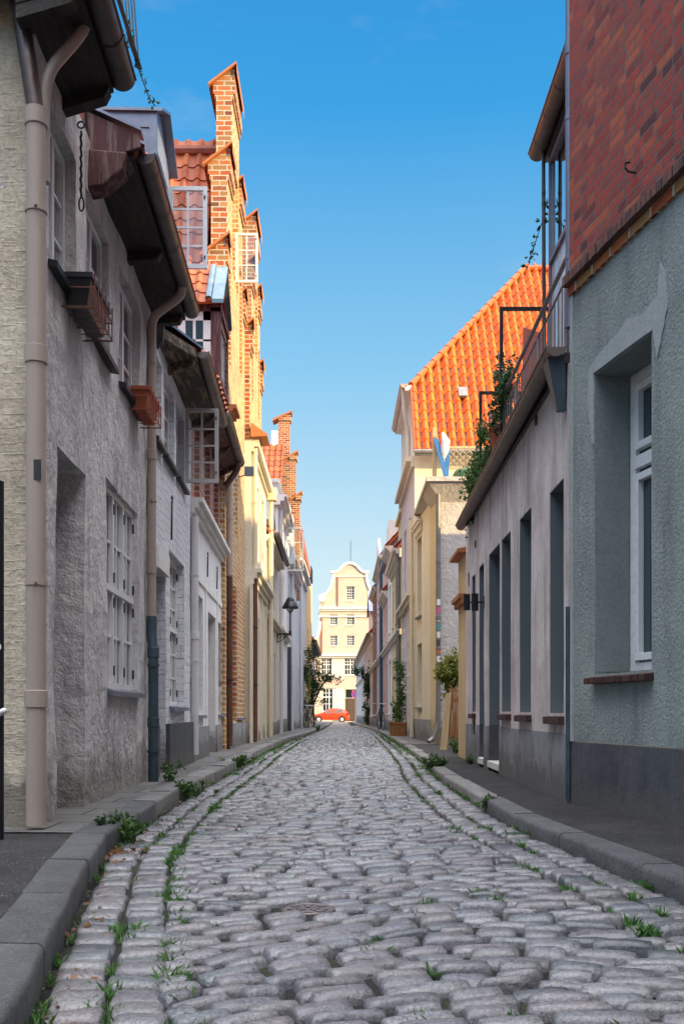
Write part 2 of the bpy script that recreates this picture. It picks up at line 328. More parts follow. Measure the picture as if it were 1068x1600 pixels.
    bt.inputs['Color1'].default_value = (.10, .097, .094, 1); bt.inputs['Color2'].default_value = (.19, .182, .172, 1); bt.inputs['Mortar'].default_value = (.022, .024, .016, 1)
    bt.inputs['Scale'].default_value = 1; bt.inputs['Brick Width'].default_value = .55; bt.inputs['Row Height'].default_value = .42; bt.inputs['Mortar Size'].default_value = .010
    col = k.mix(.6, bt.outputs['Color'], k.ramp(k.noise(12, 8, .75), [(.3, (.5, .5, .5)), (.65, (1.1, 1.1, 1.1))]), 'MULTIPLY')
    M['slab'] = k.done(col, .7, k.bump(k.math('SUBTRACT', k.noise(30, 7, .7), bt.outputs['Fac']), .5, .01))
    k = NT('flat_setts')
    bt = k.n('ShaderNodeTexBrick'); k.l(k.coord('UV'), bt.inputs['Vector'])
    bt.inputs['Color1'].default_value = (.17, .165, .17, 1); bt.inputs['Color2'].default_value = (.28, .27, .27, 1); bt.inputs['Mortar'].default_value = (.06, .06, .05, 1)
    bt.inputs['Scale'].default_value = 1; bt.inputs['Brick Width'].default_value = .16; bt.inputs['Row Height'].default_value = .11; bt.inputs['Mortar Size'].default_value = .012
    M['setts'] = k.done(bt.outputs['Color'], .45, k.bump(k.math('SUBTRACT', 1.0, bt.outputs['Fac']), .6, .03))
mk()

# ---------------------------------------------------------------- mesh helpers
class MB:
    def __init__(s): s.v = []; s.f = []; s.t = []          # verts, faces, tint per face
    def add(s, vs, fs, tint=None):
        b = len(s.v); s.v.extend([tuple(p) for p in vs]); s.f.extend([tuple(i + b for i in f) for f in fs])
        s.t.extend([tint] * len(fs))
    def hexa(s, p, tint=None):                             # 8 corners: 0-3 bottom ring, 4-7 top ring
        s.add(p, [(0, 3, 2, 1), (4, 5, 6, 7), (0, 1, 5, 4), (1, 2, 6, 5), (2, 3, 7, 6), (3, 0, 4, 7)], tint)
    def box(s, x0, x1, y0, y1, z0, z1, tint=None):
        s.hexa([(x0, y0, z0), (x1, y0, z0), (x1, y1, z0), (x0, y1, z0), (x0, y0, z1), (x1, y0, z1), (x1, y1, z1), (x0, y1, z1)], tint)
    def boxF(s, F, u0, u1, n0, n1, z0, z1, tint=None):
        q = [F.pt(u, n, z) for z in (z0, z1) for (u, n) in ((u0, n0), (u1, n0), (u1, n1), (u0, n1))]
        s.hexa(q, tint)
    def prism(s, ring0, ring1, cap=True, tint=None):
        n = len(ring0)
        fs = [(i, (i + 1) % n, n + (i + 1) % n, n + i) for i in range(n)]
        if cap: fs += [tuple(range(n - 1, -1, -1)), tuple(range(n, 2 * n))]
        s.add(list(ring0) + list(ring1), fs, tint)
    def tube(s, pts, r, seg=12, cap=True, tint=None):
        pts = [Vector(p) for p in pts]; rs = r if isinstance(r, (list, tuple)) else [r] * len(pts)
        rings = []; ref = None
        for i, p in enumerate(pts):
            d = (pts[min(i + 1, len(pts) - 1)] - pts[max(i - 1, 0)])
            d = d.normalized() if d.length > 1e-9 else Vector((0, 0, 1))
            if ref is None: ref = d.orthogonal().normalized()
            a = (ref - d * ref.dot(d)); a = a.normalized() if a.length > 1e-6 else d.orthogonal().normalized(); ref = a; b = d.cross(a)
            rings.append([p + a * (rs[i] * math.cos(2 * math.pi * k / seg)) + b * (rs[i] * math.sin(2 * math.pi * k / seg)) for k in range(seg)])
        vs = [q for rg in rings for q in rg]; fs = []
        for i in range(len(rings) - 1):
            for k in range(seg):
                fs.append((i * seg + k, i * seg + (k + 1) % seg, (i + 1) * seg + (k + 1) % seg, (i + 1) * seg + k))
        if cap: fs += [tuple(range(seg - 1, -1, -1)), tuple((len(rings) - 1) * seg + k for k in range(seg))]
        s.add(vs, fs, tint)
    def lathe(s, c, prof, seg=20, axis=(0, 0, 1), tint=None):
        ax = Vector(axis).normalized(); a = ax.orthogonal().normalized(); b = ax.cross(a); c = Vector(c)
        vs = [c + ax * h + a * (r * math.cos(2 * math.pi * k / seg)) + b * (r * math.sin(2 * math.pi * k / seg)) for (r, h) in prof for k in range(seg)]
        fs = [(i * seg + k, i * seg + (k + 1) % seg, (i + 1) * seg + (k + 1) % seg, (i + 1) * seg + k) for i in range(len(prof) - 1) for k in range(seg)]
        s.add(vs, fs, tint)
    def build(s, name, mat, parent=None, smooth=False, bevel=0, kind=None, angle=None):
        me = bpy.data.meshes.new(name); off = Vector(parent_loc(parent)) if parent else Vector((0, 0, 0))
        me.from_pydata([(p[0] - off.x, p[1] - off.y, p[2] - off.z) for p in s.v], [], s.f)
        me.materials.append(M[mat] if isinstance(mat, str) else mat)
        set_uv(me, off)
        if any(t is not None for t in s.t):
            ca = me.color_attributes.new('tint', 'FLOAT_COLOR', 'CORNER'); arr = []
            for f, t in zip(s.f, s.t):
                t = t if t is not None else .5
                c = (t, t, t, 1) if isinstance(t, (int, float)) else (t[0], t[1], t[2], 1)
                arr.extend(c * len(f))
            ca.data.foreach_set('color', arr)
        if smooth: me.shade_smooth()
        o = bpy.data.objects.new(name, me); COL.objects.link(o)
        if parent: o.parent = parent
        if angle:
            me.shade_smooth(); me.set_sharp_from_angle(angle=rad(angle))
        if bevel:
            b = o.modifiers.new('bevel', 'BEVEL'); b.width = bevel; b.segments = 2; b.limit_method = 'ANGLE'; b.angle_limit = rad(40)
        if kind: o['kind'] = kind
        return o
def parent_loc(p):
    l = Vector(p.location)
    while p.parent: p = p.parent; l = l + Vector(p.location)
    return l
def set_uv(me, off):
    nl = len(me.loops)
    if not nl: return
    uvl = me.uv_layers.new(name='UVMap')
    nv = len(me.vertices); co = np.empty(nv * 3); me.vertices.foreach_get('co', co); co = co.reshape(-1, 3) + np.array(off)
    npoly = len(me.polygons); nm = np.empty(npoly * 3); me.polygons.foreach_get('normal', nm); nm = nm.reshape(-1, 3)
    tot = np.empty(npoly, dtype=np.int32); me.polygons.foreach_get('loop_total', tot)
    vi = np.empty(nl, dtype=np.int32); me.loops.foreach_get('vertex_index', vi)
    N = np.repeat(nm, tot, axis=0); P = co[vi]
    hl = np.hypot(N[:, 0], N[:, 1]); flat = hl < .15
    T = np.stack([-N[:, 1], N[:, 0], np.zeros(nl)], 1) / np.maximum(hl, 1e-6)[:, None]
    T[flat] = (1, 0, 0)
    sg = np.where(np.abs(T[:, 0]) > np.abs(T[:, 1]), np.sign(T[:, 0]), np.sign(T[:, 1])); T *= sg[:, None]
    B = np.cross(N, T); B[flat] = (0, 1, 0); B *= np.where(B[:, 2] < 0, -1, 1)[:, None]
    B[flat] = (0, 1, 0)
    uv = np.stack([(P * T).sum(1), (P * B).sum(1)], 1)
    uvl.data.foreach_set('uv', uv.ravel())

def thing(name, label, cat, loc, group=None):
    o = bpy.data.objects.new(name, None); COL.objects.link(o); o.location = loc; o.empty_display_size = .2
    o['label'] = label; o['category'] = cat
    if group: o['group'] = group
    bpy.context.view_layer.update()
    return o
def tag(o, label, cat, group=None):
    o['label'] = label; o['category'] = cat
    if group: o['group'] = group
    return o
def rebase(o, p):                                          # move a single-mesh thing's origin to its base
    p = Vector(p); o.data.transform(Matrix.Translation(-p)); o.location = p; return o

class Fac:
    """a facade line in plan: starts at (X0, Z0), runs away from the camera; n points to the street"""
    def __init__(s, X0, Z0, slope, side):
        L = math.hypot(slope, 1); s.o = (X0, Z0); s.d = (slope / L, 1 / L); s.side = side
        s.n = (s.d[1], -s.d[0]) if side == 'L' else (-s.d[1], s.d[0])
    def pt(s, u, n, z): return (s.o[0] + s.d[0] * u + s.n[0] * n, s.o[1] + s.d[1] * u + s.n[1] * n, z)
    def uz(s, Z): return (Z - s.o[1]) / s.d[1]
    def px(s, x, n=0.0):
        ox, oz = s.o[0] + s.n[0] * n, s.o[1] + s.n[1] * n; k = (x - CX) / FPX
        return (k * oz - ox) / (s.d[0] - k * s.d[1])
    def h(s, x, y, n=0.0):
        u = s.px(x, n); Z = s.pt(u, n, 0)[1]; return CH + (CY - y) / FPX * Z

def nz(p, sc): return mnoise.noise(Vector(p) * sc)

def wall(F, u0, u1, z0, z1, ops=(), depth=.15, disp=0.0, n=0.0, D=0.0, cell=.3, sides=True):
    """front sheet with real openings and reveals (ops: ua, ub, za, zb[, depth]); sides run back D metres"""
    mb = MB()
    us = {u0, u1}; zs = {z0, z1}
    for o in ops: us |= {o[0], o[1]}; zs |= {o[2], o[3]}
    def sub(a):
        a = sorted(a); r = []
        for p, q in zip(a[:-1], a[1:]):
            k = max(1, int((q - p) / cell)) if disp > 0 else 1
            r += [p + (q - p) * i / k for i in range(k)]
        return r + [a[-1]]
    us = [u for u in sub(us) if u0 - 1e-6 <= u <= u1 + 1e-6]; zs = [z for z in sub(zs) if z0 - 1e-6 <= z <= z1 + 1e-6]
    def pos(i, j):
        u, z = us[i], zs[j]; p = F.pt(u, n, z); d = 0; su = sz = 0
        if disp > 0:
            d = disp * (nz(p, 1.1) + .6 * nz(p, 3.1))
            if 0 < i < len(us) - 1: su = .5 * disp * nz((p[2], p[1], p[0]), 2.3)
            if 0 < j < len(zs) - 1: sz = .5 * disp * nz((p[1], p[2], p[0] + 9), 2.3)
        return F.pt(u + su, n + d, z + sz)
    nu, nzs = len(us), len(zs)
    vs = [pos(i, j) for j in range(nzs) for i in range(nu)]
    hole = {}
    for j in range(nzs - 1):
        for i in range(nu - 1):
            cu, cz = (us[i] + us[i + 1]) / 2, (zs[j] + zs[j + 1]) / 2
            for o in ops:
                if o[0] < cu < o[1] and o[2] < cz < o[3]: hole[(i, j)] = o[4] if len(o) > 4 else depth
    fs = [(j * nu + i, j * nu + i + 1, (j + 1) * nu + i + 1, (j + 1) * nu + i) for j in range(nzs - 1) for i in range(nu - 1) if (i, j) not in hole]
    mb.add(vs, fs)
    for (i, j), dp in hole.items():
        for (di, dj, a, b) in ((-1, 0, (0, 0), (0, 1)), (1, 0, (1, 0), (1, 1)), (0, -1, (0, 0), (1, 0)), (0, 1, (0, 1), (1, 1))):
            if (i + di, j + dj) in hole: continue
            if dj == -1 and j == 0: continue
            A, B = (i + a[0], j + a[1]), (i + b[0], j + b[1])
            pa, pb = vs[A[1] * nu + A[0]], vs[B[1] * nu + B[0]]
            qa, qb = F.pt(us[A[0]], n - dp - .03, zs[A[1]]), F.pt(us[B[0]], n - dp - .03, zs[B[1]])
            mb.add([pa, pb, qb, qa], [(0, 1, 2, 3)])
    if D and sides:
        for i in (0, nu - 1):
            col = [vs[j * nu + i] for j in range(nzs)]; bk = [F.pt(us[i], n - D, z) for z in zs]
            mb.add(col + bk, [(j, j + 1, nzs + j + 1, nzs + j) for j in range(nzs - 1)])
        mb.add([F.pt(u0, n - D, z0), F.pt(u1, n - D, z0), F.pt(u1, n - D, z1), F.pt(u0, n - D, z1)], [(0, 1, 2, 3)])
    return mb

def window(F, o, parent, mat='white_paint', cols=2, rows=4, split=(), depth=.12, fw=.05, gb=.022, pane='glass', sill=None, sash=None, n=0.0, hinges=False, sill_out=.06):
    ua, ub, za, zb = o[:4]; dp = depth; mb = MB(); fb, ff = n - dp - .05, n - dp + .0
    ua, ub, za, zb = ua + .004, ub - .004, za + .004, zb - .004
    mb.boxF(F, ua, ua + fw, fb, ff, za, zb); mb.boxF(F, ub - fw, ub, fb, ff, za, zb)
    mb.boxF(F, ua + fw, ub - fw, fb, ff, za, za + fw); mb.boxF(F, ua + fw, ub - fw, fb, ff, zb - fw, zb)
    zz = [za + fw] + [za + (zb - za) * t for t in split] + [zb - fw]
    for t in split: z = za + (zb - za) * t; mb.boxF(F, ua + fw, ub - fw, fb, ff + .012, z - fw * .55, z + fw * .55)
    sash = sash or (1 if cols == 1 else 2)
    su = [ua + fw + (ub - ua - 2 * fw) * i / sash for i in range(sash + 1)]
    for u in su[1:-1]: mb.boxF(F, u - fw * .6, u + fw * .6, fb + .004, ff + .006, za + fw, zb - fw)
    cs = max(1, cols // sash)
    for i in range(sash):
        for c in range(1, cs):
            u = su[i] + (su[i + 1] - su[i]) * c / cs; mb.boxF(F, u - gb / 2, u + gb / 2, fb + .012, ff - .01, za + fw, zb - fw)
    ns = len(zz) - 1; rs = max(1, rows // ns)
    for j in range(ns):
        for r in range(1, rs):
            z = zz[j] + (zz[j + 1] - zz[j]) * r / rs; mb.boxF(F, ua + fw, ub - fw, fb + .014, ff - .012, z - gb / 2, z + gb / 2)
    w = mb.build('window', mat, parent)
    p = MB(); p.add([F.pt(ua + .01, fb + .02, za + .01), F.pt(ub - .01, fb + .02, za + .01), F.pt(ub - .01, fb + .02, zb - .01), F.pt(ua + .01, fb + .02, zb - .01)], [(0, 1, 2, 3)])
    p.build('pane', pane, w)
    if sill:
        s_ = MB(); q0, q1 = n - dp + .005, n + sill_out
        s_.hexa([F.pt(ua - .03, q0, za - .045), F.pt(ub + .03, q0, za - .045), F.pt(ub + .03, q1, za - .065), F.pt(ua - .03, q1, za - .065),
                 F.pt(ua - .03, q0, za + .002), F.pt(ub + .03, q0, za + .002), F.pt(ub + .03, q1, za - .025), F.pt(ua - .03, q1, za - .025)])
        s_.build('sill', sill, w)
    if hinges:
        for j in range(ns):
            for u in su:
                for z in (zz[j] + .1, zz[j + 1] - .1):
                    h_ = MB(); h_.boxF(F, u - .009, u + .009, ff + .002, ff + .016, z - .04, z + .04); h_.build('hinge', 'iron', w)
    return w

def door(F, o, parent, mat='dark_door', depth=.25, n=0.0, transom=None):
    ua, ub, za, zb = o[:4]; f0 = n - depth
    d = MB(); top = transom or zb
    d.boxF(F, ua + .003, ub - .003, f0 - .05, f0, za, top)
    w = ub - ua
    for (a, b, c, e) in ((.14, .86, .10, .42), (.14, .86, .5, .92)):
        for (x0, x1, y0, y1) in ((a, b, c, c + .02), (a, b, e - .02, e), (a, a + .04, c, e), (b - .04, b, c, e)):
            d.boxF(F, ua + w * x0, ua + w * x1, f0 + .001, f0 + .018, za + (top - za) * y0, za + (top - za) * y1)
    dr = d.build('door', mat, parent)
    h_ = MB(); u = ub - .09; z = za + (top - za) * .47
    h_.tube([F.pt(u, f0, z), F.pt(u, f0 + .05, z), F.pt(u - .1, f0 + .05, z)], .009, 8); h_.build('handle', 'alloy', dr)
    if transom: window(F, (ua, ub, top + .005, zb), parent, 'white_paint', 2, 1, (), depth, .04)
    return dr

def gutter(F, u0, u1, n, z, r, parent, mat='gutter_dark', rings=.8, seg=12, end=True, slope=0.0):
    mb = MB()
    def half(u, rr, z_): return [F.pt(u, n + rr * math.cos(math.pi * k / seg + math.pi), z_ - rr * math.sin(math.pi * k / seg)) for k in range(seg + 1)]
    z1 = z + slope
    for rr in (r, r - .006):
        a, b = half(u0, rr, z), half(u1, rr, z1)
        mb.add(a + b, [(k, k + 1, seg + 2 + k, seg + 1 + k) for k in range(seg)])
    if end:
        for u, z_ in ((u0, z), (u1, z1)): mb.add(half(u, r, z_), [tuple(range(seg + 1))])
    mb.tube([F.pt(u0, n + r, z), F.pt(u1, n + r, z1)], .010, 6); mb.tube([F.pt(u0, n - r, z), F.pt(u1, n - r, z1)], .008, 6)
    g = mb.build('gutter', mat, parent, angle=50)
    k = max(2, int((u1 - u0) / rings) + 1); rb = MB()
    for i in range(k):
        t = (i + .4) / k; u = u0 + (u1 - u0) * t; zz = z + slope * t
        a, b = half(u - .012, r + .005, zz), half(u + .012, r + .005, zz)
        rb.add(a + b, [(q, q + 1, seg + 2 + q, seg + 1 + q) for q in range(seg)])
        rb.tube([F.pt(u, n + r + .004, zz), F.pt(u, n - r, zz + .012)], .006, 5)
    rb.build('gutter_bracket', mat, g, angle=50)
    return g

def bendpath(pts, r=.12, k=5):
    pts = [Vector(p) for p in pts]; out = [pts[0]]
    for a, b, c in zip(pts[:-2], pts[1:-1], pts[2:]):
        d0 = (a - b); d1 = (c - b); rr = min(r, d0.length * .45, d1.length * .45); p0 = b + d0.normalized() * rr; p1 = b + d1.normalized() * rr
        for i in range(k + 1):
            t = i / k; out.append(p0 * (1 - t) ** 2 + b * 2 * t * (1 - t) + p1 * t ** 2)
    return out + [pts[-1]]
def downpipe(pts, r, parent, mat, clamps=(), bend=.12, collars=(), seg=14):
    path = bendpath(pts, bend); mb = MB(); mb.tube(path, r, seg)
    for z in collars:
        p = at_z(path, z); mb.tube([(p.x, p.y, z - .05), (p.x, p.y, z - .045), (p.x, p.y, z + .045), (p.x, p.y, z + .05)], [r, r * 1.16, r * 1.16, r], seg)
    o = mb.build('downpipe', mat, parent, angle=45)
    if clamps:
        for z in clamps:
            c = MB(); p = at_z(path, z); c.tube([(p.x, p.y, z - .014), (p.x, p.y, z + .014)], r * 1.13, seg)
            c.tube([(p.x + r * .3, p.y - r * 1.05, z), (p.x + r * .3, p.y - r * 1.1 - .02, z)], .009, 6); c.build('pipe_clamp', mat if mat != 'pipe_brown' else 'iron', o)
    return o
def at_z(path, z):
    best = min(zip(path[:-1], path[1:]), key=lambda ab: 0 if min(ab[0].z, ab[1].z) <= z <= max(ab[0].z, ab[1].z) else abs((ab[0].z + ab[1].z) / 2 - z))
    a, b = best; t = 0 if abs(b.z - a.z) < 1e-6 else max(0, min(1, (z - a.z) / (b.z - a.z))); return a + (b - a) * t

def pantile(O, U, V, Wd, L, inside=None, tw=.215, tl=.33, amp=.032, lift=.022, ku=7, kv=4, flip=False, wave=False):
    """S-profile roof tiles as one grid; O eave corner, U along the eave, V up the slope (unit vectors)"""
    O, U, V = Vector(O), Vector(U).normalized(), Vector(V).normalized(); N = U.cross(V)
    if N.z < 0: N = -N
    nu = int(round(Wd / tw)); nv = int(math.ceil(L / tl)); mb = MB()
    prof = [(.0, .0), (.14, -.35), (.36, -.5), (.52, -.2), (.66, .55), (.80, 1.0), (.92, .65)]
    cu = [((i + p[0]) * tw, p[1] * amp) for i in range(nu) for p in prof] + [(nu * tw, 0)]
    if wave: prof = [(q / 8, math.sin(q / 8 * 2 * math.pi)) for q in range(8)]; cu = [((i + p[0]) * tw, p[1] * amp) for i in range(nu) for p in prof] + [(nu * tw, 0)]
    if flip: cu = [(nu * tw - a, b) for a, b in reversed(cu)]
    n = len(cu)
    tn = rng.random((nu, nv)); cache = {}
    for j in range(nv):
        jit = (rng.random(nu) - .5) * .012
        v0, v1 = j * tl - .03, (j + 1) * tl + .012
        rows = []
        for (v, l) in ((v0, -lift * .2), (v0, lift), (v1, lift * .12)):
            rows.append([O + U * a + V * (v + jit[min(nu - 1, int(a / tw - 1e-6))]) + N * (b + l) for a, b in cu])
        vs = [p for r_ in rows for p in r_]; fs = []; ts = []
        base = len(mb.v); mb.v.extend([tuple(p) for p in vs])
        for r_ in range(2):
            for i in range(n - 1):
                a = (cu[i][0] + cu[i + 1][0]) / 2; vv = (v0 + v1) / 2
                if inside and not inside(a, vv): continue
                mb.f.append((base + r_ * n + i, base + r_ * n + i + 1, base + (r_ + 1) * n + i + 1, base + (r_ + 1) * n + i))
                mb.t.append(float(tn[min(nu - 1, int(a / tw)), j]))
    return mb

def leaves(pts, size, mb=None, up=.0, tint=None, asp=.55):
    mb = mb or MB()
    for p in pts:
        d = Vector(rng.normal(size=3)); d.z += up; d = d.normalized() if d.length > 1e-6 else Vector((0, 0, 1))
        w = d.orthogonal().normalized(); w = (Matrix.Rotation(random.uniform(0, 6.28), 3, d) @ w)
        L = size * random.uniform(.6, 1.3); p = Vector(p); nn = d.cross(w) * (L * .12)
        t = random.random() if tint is None else tint
        a = p; b = p + d * (L * .5) + w * (L * asp * .5) + nn; c = p + d * L; e = p + d * (L * .5) - w * (L * asp * .5) + nn
        mb.add([a, b, c, e], [(0, 1, 2), (0, 2, 3)], t)
    return mb
def clump_pts(c, r, n, k=9, tight=.42):
    """points grouped in sprays inside an ellipsoid"""
    c = Vector(c); r = Vector(r); out = []
    for _ in range(k):
        q = Vector(rng.normal(size=3)); q = q.normalized() * random.random() ** .45
        cc = Vector((c.x + q.x * r.x, c.y + q.y * r.y, c.z + q.z * r.z)); rr = tight * random.uniform(.6, 1.2)
        for _ in range(n // k):
            g = Vector(rng.normal(size=3)) * .5
            out.append((cc.x + g.x * r.x * rr, cc.y + g.y * r.y * rr, cc.z + g.z * r.z * rr))
    return out

def roof_slab(F, u0, u1, n0, z0, n1, z1, parent, mat='old_tile', th=.06, name='roof', seams=False):
    """a plain sloping roof plane from (n0,z0) at the eave to (n1,z1)"""
    a = Vector(F.pt(u0, n0, z0)); b = Vector(F.pt(u1, n0, z0)); c = Vector(F.pt(u0, n1, z1))
    V = (c - a); L = V.length; U = (b - a)
    if mat in ('old_tile', 'red_tile', 'orange_tile'):
        mb = pantile(a, U, V, U.length, L, None, .22, .34, ku=7)
    else:
        mb = MB()
    N = U.cross(V).normalized(); N = N if N.z > 0 else -N
    q = [a, b, b + V, c]; mb.prism([p - N * (.03 + th) for p in q], [p - N * .03 for p in q], tint=.3)
    return mb.build(name, mat, parent, angle=35 if mat.endswith('tile') else None)

# ---------------------------------------------------------------- ground, road, pavements
def zg(Z): return -.0044 * max(0.0, min(Z, 112) - 25)
LK = [(-4, -.5), (1.2, -.62), (2.39, -.756), (2.9, -.858), (3.45, -.947), (4.16, -1.075), (5.3, -1.257), (7.8, -1.37), (9.2, -1.38), (14.4, -1.395), (17.3, -1.44), (25, -1.38), (34, -1.14), (45, -.95), (60, -.85), (100, -.9)]
RK = [(-4, 2.0), (1.2, 1.62), (3.8, 1.31), (4.53, 1.24), (5.24, 1.16), (6.4, 1.06), (8.57, 1.04), (10.9, 1.04), (13.4, 1.14), (20, 1.24), (26.6, 1.30), (35, 1.4), (45, 1.3), (65, 1.0), (100, .95)]
def lk(Z): return float(np.interp(Z, [p[0] for p in LK], [p[1] for p in LK]))
def rk(Z): return float(np.interp(Z, [p[0] for p in RK], [p[1] for p in RK]))
zsamp = [-4 + .5 * i for i in range(24)] + [8 + 2 * i for i in range(49)]
mb = MB()
ys = [-60, -5, 25, 45, 65, 85, 112, 160, 2500]; xs = [-2500, -8, 8, 2500]
vs = [(x, y, zg(y) - .19) for y in ys for x in xs]
mb.add(vs, [(j * 4 + i, j * 4 + i + 1, j * 4 + i + 5, j * 4 + i + 4) for j in range(len(ys) - 1) for i in range(3)])
mb.build('ground', 'asphalt', kind='structure')
mb = MB()                                                  # bed under the stones
vs = []
for Z in zsamp: vs += [(lk(Z) - .05, Z, zg(Z) - .134), (.1, Z, zg(Z) - .126), (rk(Z) + .05, Z, zg(Z) - .134 + .042)]
mb.add(vs, [(3 * j + i, 3 * j + i + 1, 3 * j + i + 4, 3 * j + i + 3) for j in range(len(zsamp) - 1) for i in range(2)])
mb.build('road_bed', 'soil', kind='structure')
mb = MB()
vs = []
zf = [62 + 2 * i for i in range(22)]
for Z in zf: vs += [(lk(Z), Z, zg(Z) - .108), (rk(Z), Z, zg(Z) - .108)]
mb.add(vs, [(2 * j, 2 * j + 1, 2 * j + 3, 2 * j + 2) for j in range(len(zf) - 1)])
mb.add([(-60, 104, zg(104) - .112), (60, 104, zg(104) - .112), (60, 112, zg(112) - .112), (-60, 112, zg(112) - .112)], [(0, 1, 2, 3)])
mb.build('far_road', 'setts', kind='structure')

def camber(X): return .042 * np.clip((X - .1) / .85, 0, 1)                # the right side of the roadway lies higher against its kerb
def skew(X, Z):
    g = min(1, max(0, (5.6 - Z) / 2.6)); return g * (.50 * X - .42 * math.log1p(math.exp((X - .45) * 6)) / 6 * 2) + .035 * math.sin(X * 2.1 + Z * .8) + .02 * math.sin(X * 5 - Z * 1.7)
stones = []                                                # x, y, half length, half width, angle, level, detail
Z = 1.2
chan = .34
MANH = (-.13, 3.82, .105)
row = 0
while Z < 62:
    dz = .088 * random.uniform(.84, 1.2) * (1.0 if Z < 14 else 1.08)
    det = 0 if Z < 7.5 else (1 if Z < 18 else 2)
    xl, xr = lk(Z) + chan + .03, rk(Z) - chan * 1.0 - .02
    x = xl + random.uniform(-.02, .0); first = True
    while x < xr - .06:
        L = random.choice((.17, .19, .21, .18, .245, .145)) * random.uniform(.9, 1.1)
        if first and row % 2: L *= .6
        first = False
        if x + L > xr - .05: L = xr - x
        xc = x + L / 2; e = 1e-3; y = Z + skew(xc, Z); ang = math.atan((skew(xc + e, Z) - skew(xc - e, Z)) / (2 * e))
        if (xc - MANH[0]) ** 2 + (y - MANH[1]) ** 2 > (MANH[2] + .045) ** 2:
            stones.append((xc, y + random.gauss(0, .005), L / 2 - .009, dz / 2 - .0105, ang + random.gauss(0, .035), random.gauss(0, .006), det))
        x += L
    Z += dz; row += 1
for side in (0, 1):
    for c in range(2):
        Z = 1.15 + c * .05
        while Z < 62:
            dz = random.uniform(.085, .15); det = 0 if Z < 7.5 else (1 if Z < 18 else 2)
            xe = (lk(Z) + .02 + (c + .5) * .165) if side == 0 else (rk(Z) - .02 - (c + .5) * .168)
            tg = (lk(Z + .3) - lk(Z - .3)) / .6 if side == 0 else (rk(Z + .3) - rk(Z - .3)) / .6
            stones.append((xe + random.gauss(0, .006), Z, .165 / 2 - random.uniform(.006, .016), dz / 2 - .006, -tg * .7 + random.gauss(0, .05), random.gauss(-.003, .005), det))
            Z += dz
def build_stones():
    T = {0: ([-1, -.97, -.88, -.5, 0, .5, .88, .97, 1], [-1, -.95, -.8, -.35, .35, .8, .95, 1]), 1: ([-1, -.95, -.6, 0, .6, .95, 1], [-1, -.9, -.4, .4, .9, 1]), 2: ([-1, -.85, 0, .85, 1], [-1, -.7, .7, 1])}
    V = []; Fc = []; C = []; base = 0
    pal = [tuple(v * q for v, q in zip(c, (.49, .50, .52))) for c in [(.225, .22, .23), (.25, .245, .25), (.20, .20, .215), (.235, .215, .225), (.275, .27, .27), (.17, .175, .19), (.19, .205, .215), (.245, .215, .22), (.205, .19, .20), (.26, .25, .245)]]
    for det in (0, 1, 2):
        S = [s for s in stones if s[6] == det]
        A = np.array([s[:6] for s in S]); n = len(A)
        sg, tg = np.meshgrid(np.array(T[det][0]), np.array(T[det][1])); sg, tg = sg.ravel(), tg.ravel(); m = len(sg)
        ks = rng.uniform(.0, .06, (n, 1)); kt = rng.uniform(.0, .10, (n, 1))
        sx = sg * (1 - ks * tg ** 6); ty = tg * (1 - kt * sg ** 8)
        taper = rng.normal(0, .05, (n, 1)); ty = ty * (1 + taper * sg)
        bow = rng.normal(0, .025, (n, 1)); ty = ty + bow * (1 - sg ** 2)
        sx = sx + rng.normal(0, .014, (n, m)); ty = ty + rng.normal(0, .024, (n, m))
        H = rng.uniform(.038, .046, (n, 1))
        prof = np.clip(1 - np.abs(sg) ** 18, 0, 1) ** .42 * np.clip(1 - np.abs(tg) ** 10, 0, 1) ** .45
        z = H * prof * (1 - .10 * tg ** 2 - .06 * sg ** 2) + prof * (rng.normal(0, .0013, (n, m)) + rng.normal(0, .0035, (n, 1)) * sg + rng.normal(.0015, .004, (n, 1)) * tg)
        lx, ly = sx * A[:, 2:3], ty * A[:, 3:4]; ca, sa = np.cos(A[:, 4:5]), np.sin(A[:, 4:5])
        X = A[:, 0:1] + lx * ca - ly * sa; Y = A[:, 1:2] + lx * sa + ly * ca
        crown = -.004 * ((X - .1) / 1.1) ** 2 + camber(X)
        Zz = np.where(Y > 25, -.0044 * (Y - 25), 0) - .139 + z + A[:, 5:6] * prof + crown
        V.append(np.stack([X, Y, Zz], 2).reshape(-1, 3))
        gu, gv = len(T[det][0]), len(T[det][1])
        q = np.array([(j * gu + i, j * gu + i + 1, (j + 1) * gu + i + 1, (j + 1) * gu + i) for j in range(gv - 1) for i in range(gu - 1)])
        Fc.append((q[None] + (np.arange(n) * m)[:, None, None] + base).reshape(-1, 4)); base += n * m
        cc = np.array([pal[i] for i in rng.integers(0, len(pal), n)]) * rng.uniform(1.0, 1.6, (n, 1))
        odd = rng.random(n); cc[odd < .05] = (.06, .07, .08); cc[odd > .985] = (.13, .09, .10)
        C.append(np.repeat(np.concatenate([cc, np.ones((n, 1))], 1), m, 0))
    V = np.concatenate(V); Fc = np.concatenate(Fc); C = np.concatenate(C)
    me = bpy.data.meshes.new('road'); me.vertices.add(len(V)); me.vertices.foreach_set('co', V.ravel())
    me.loops.add(Fc.size); me.loops.foreach_set('vertex_index', Fc.ravel().astype(np.int32))
    me.polygons.add(len(Fc)); me.polygons.foreach_set('loop_start', np.arange(0, Fc.size, 4, dtype=np.int32)); me.update(calc_edges=True)
    ca = me.color_attributes.new('tint', 'FLOAT_COLOR', 'POINT'); ca.data.foreach_set('color', C.ravel())
    me.materials.append(M['cobble']); me.shade_smooth()
    o = bpy.data.objects.new('road', me); COL.objects.link(o); o['kind'] = 'structure'
build_stones()

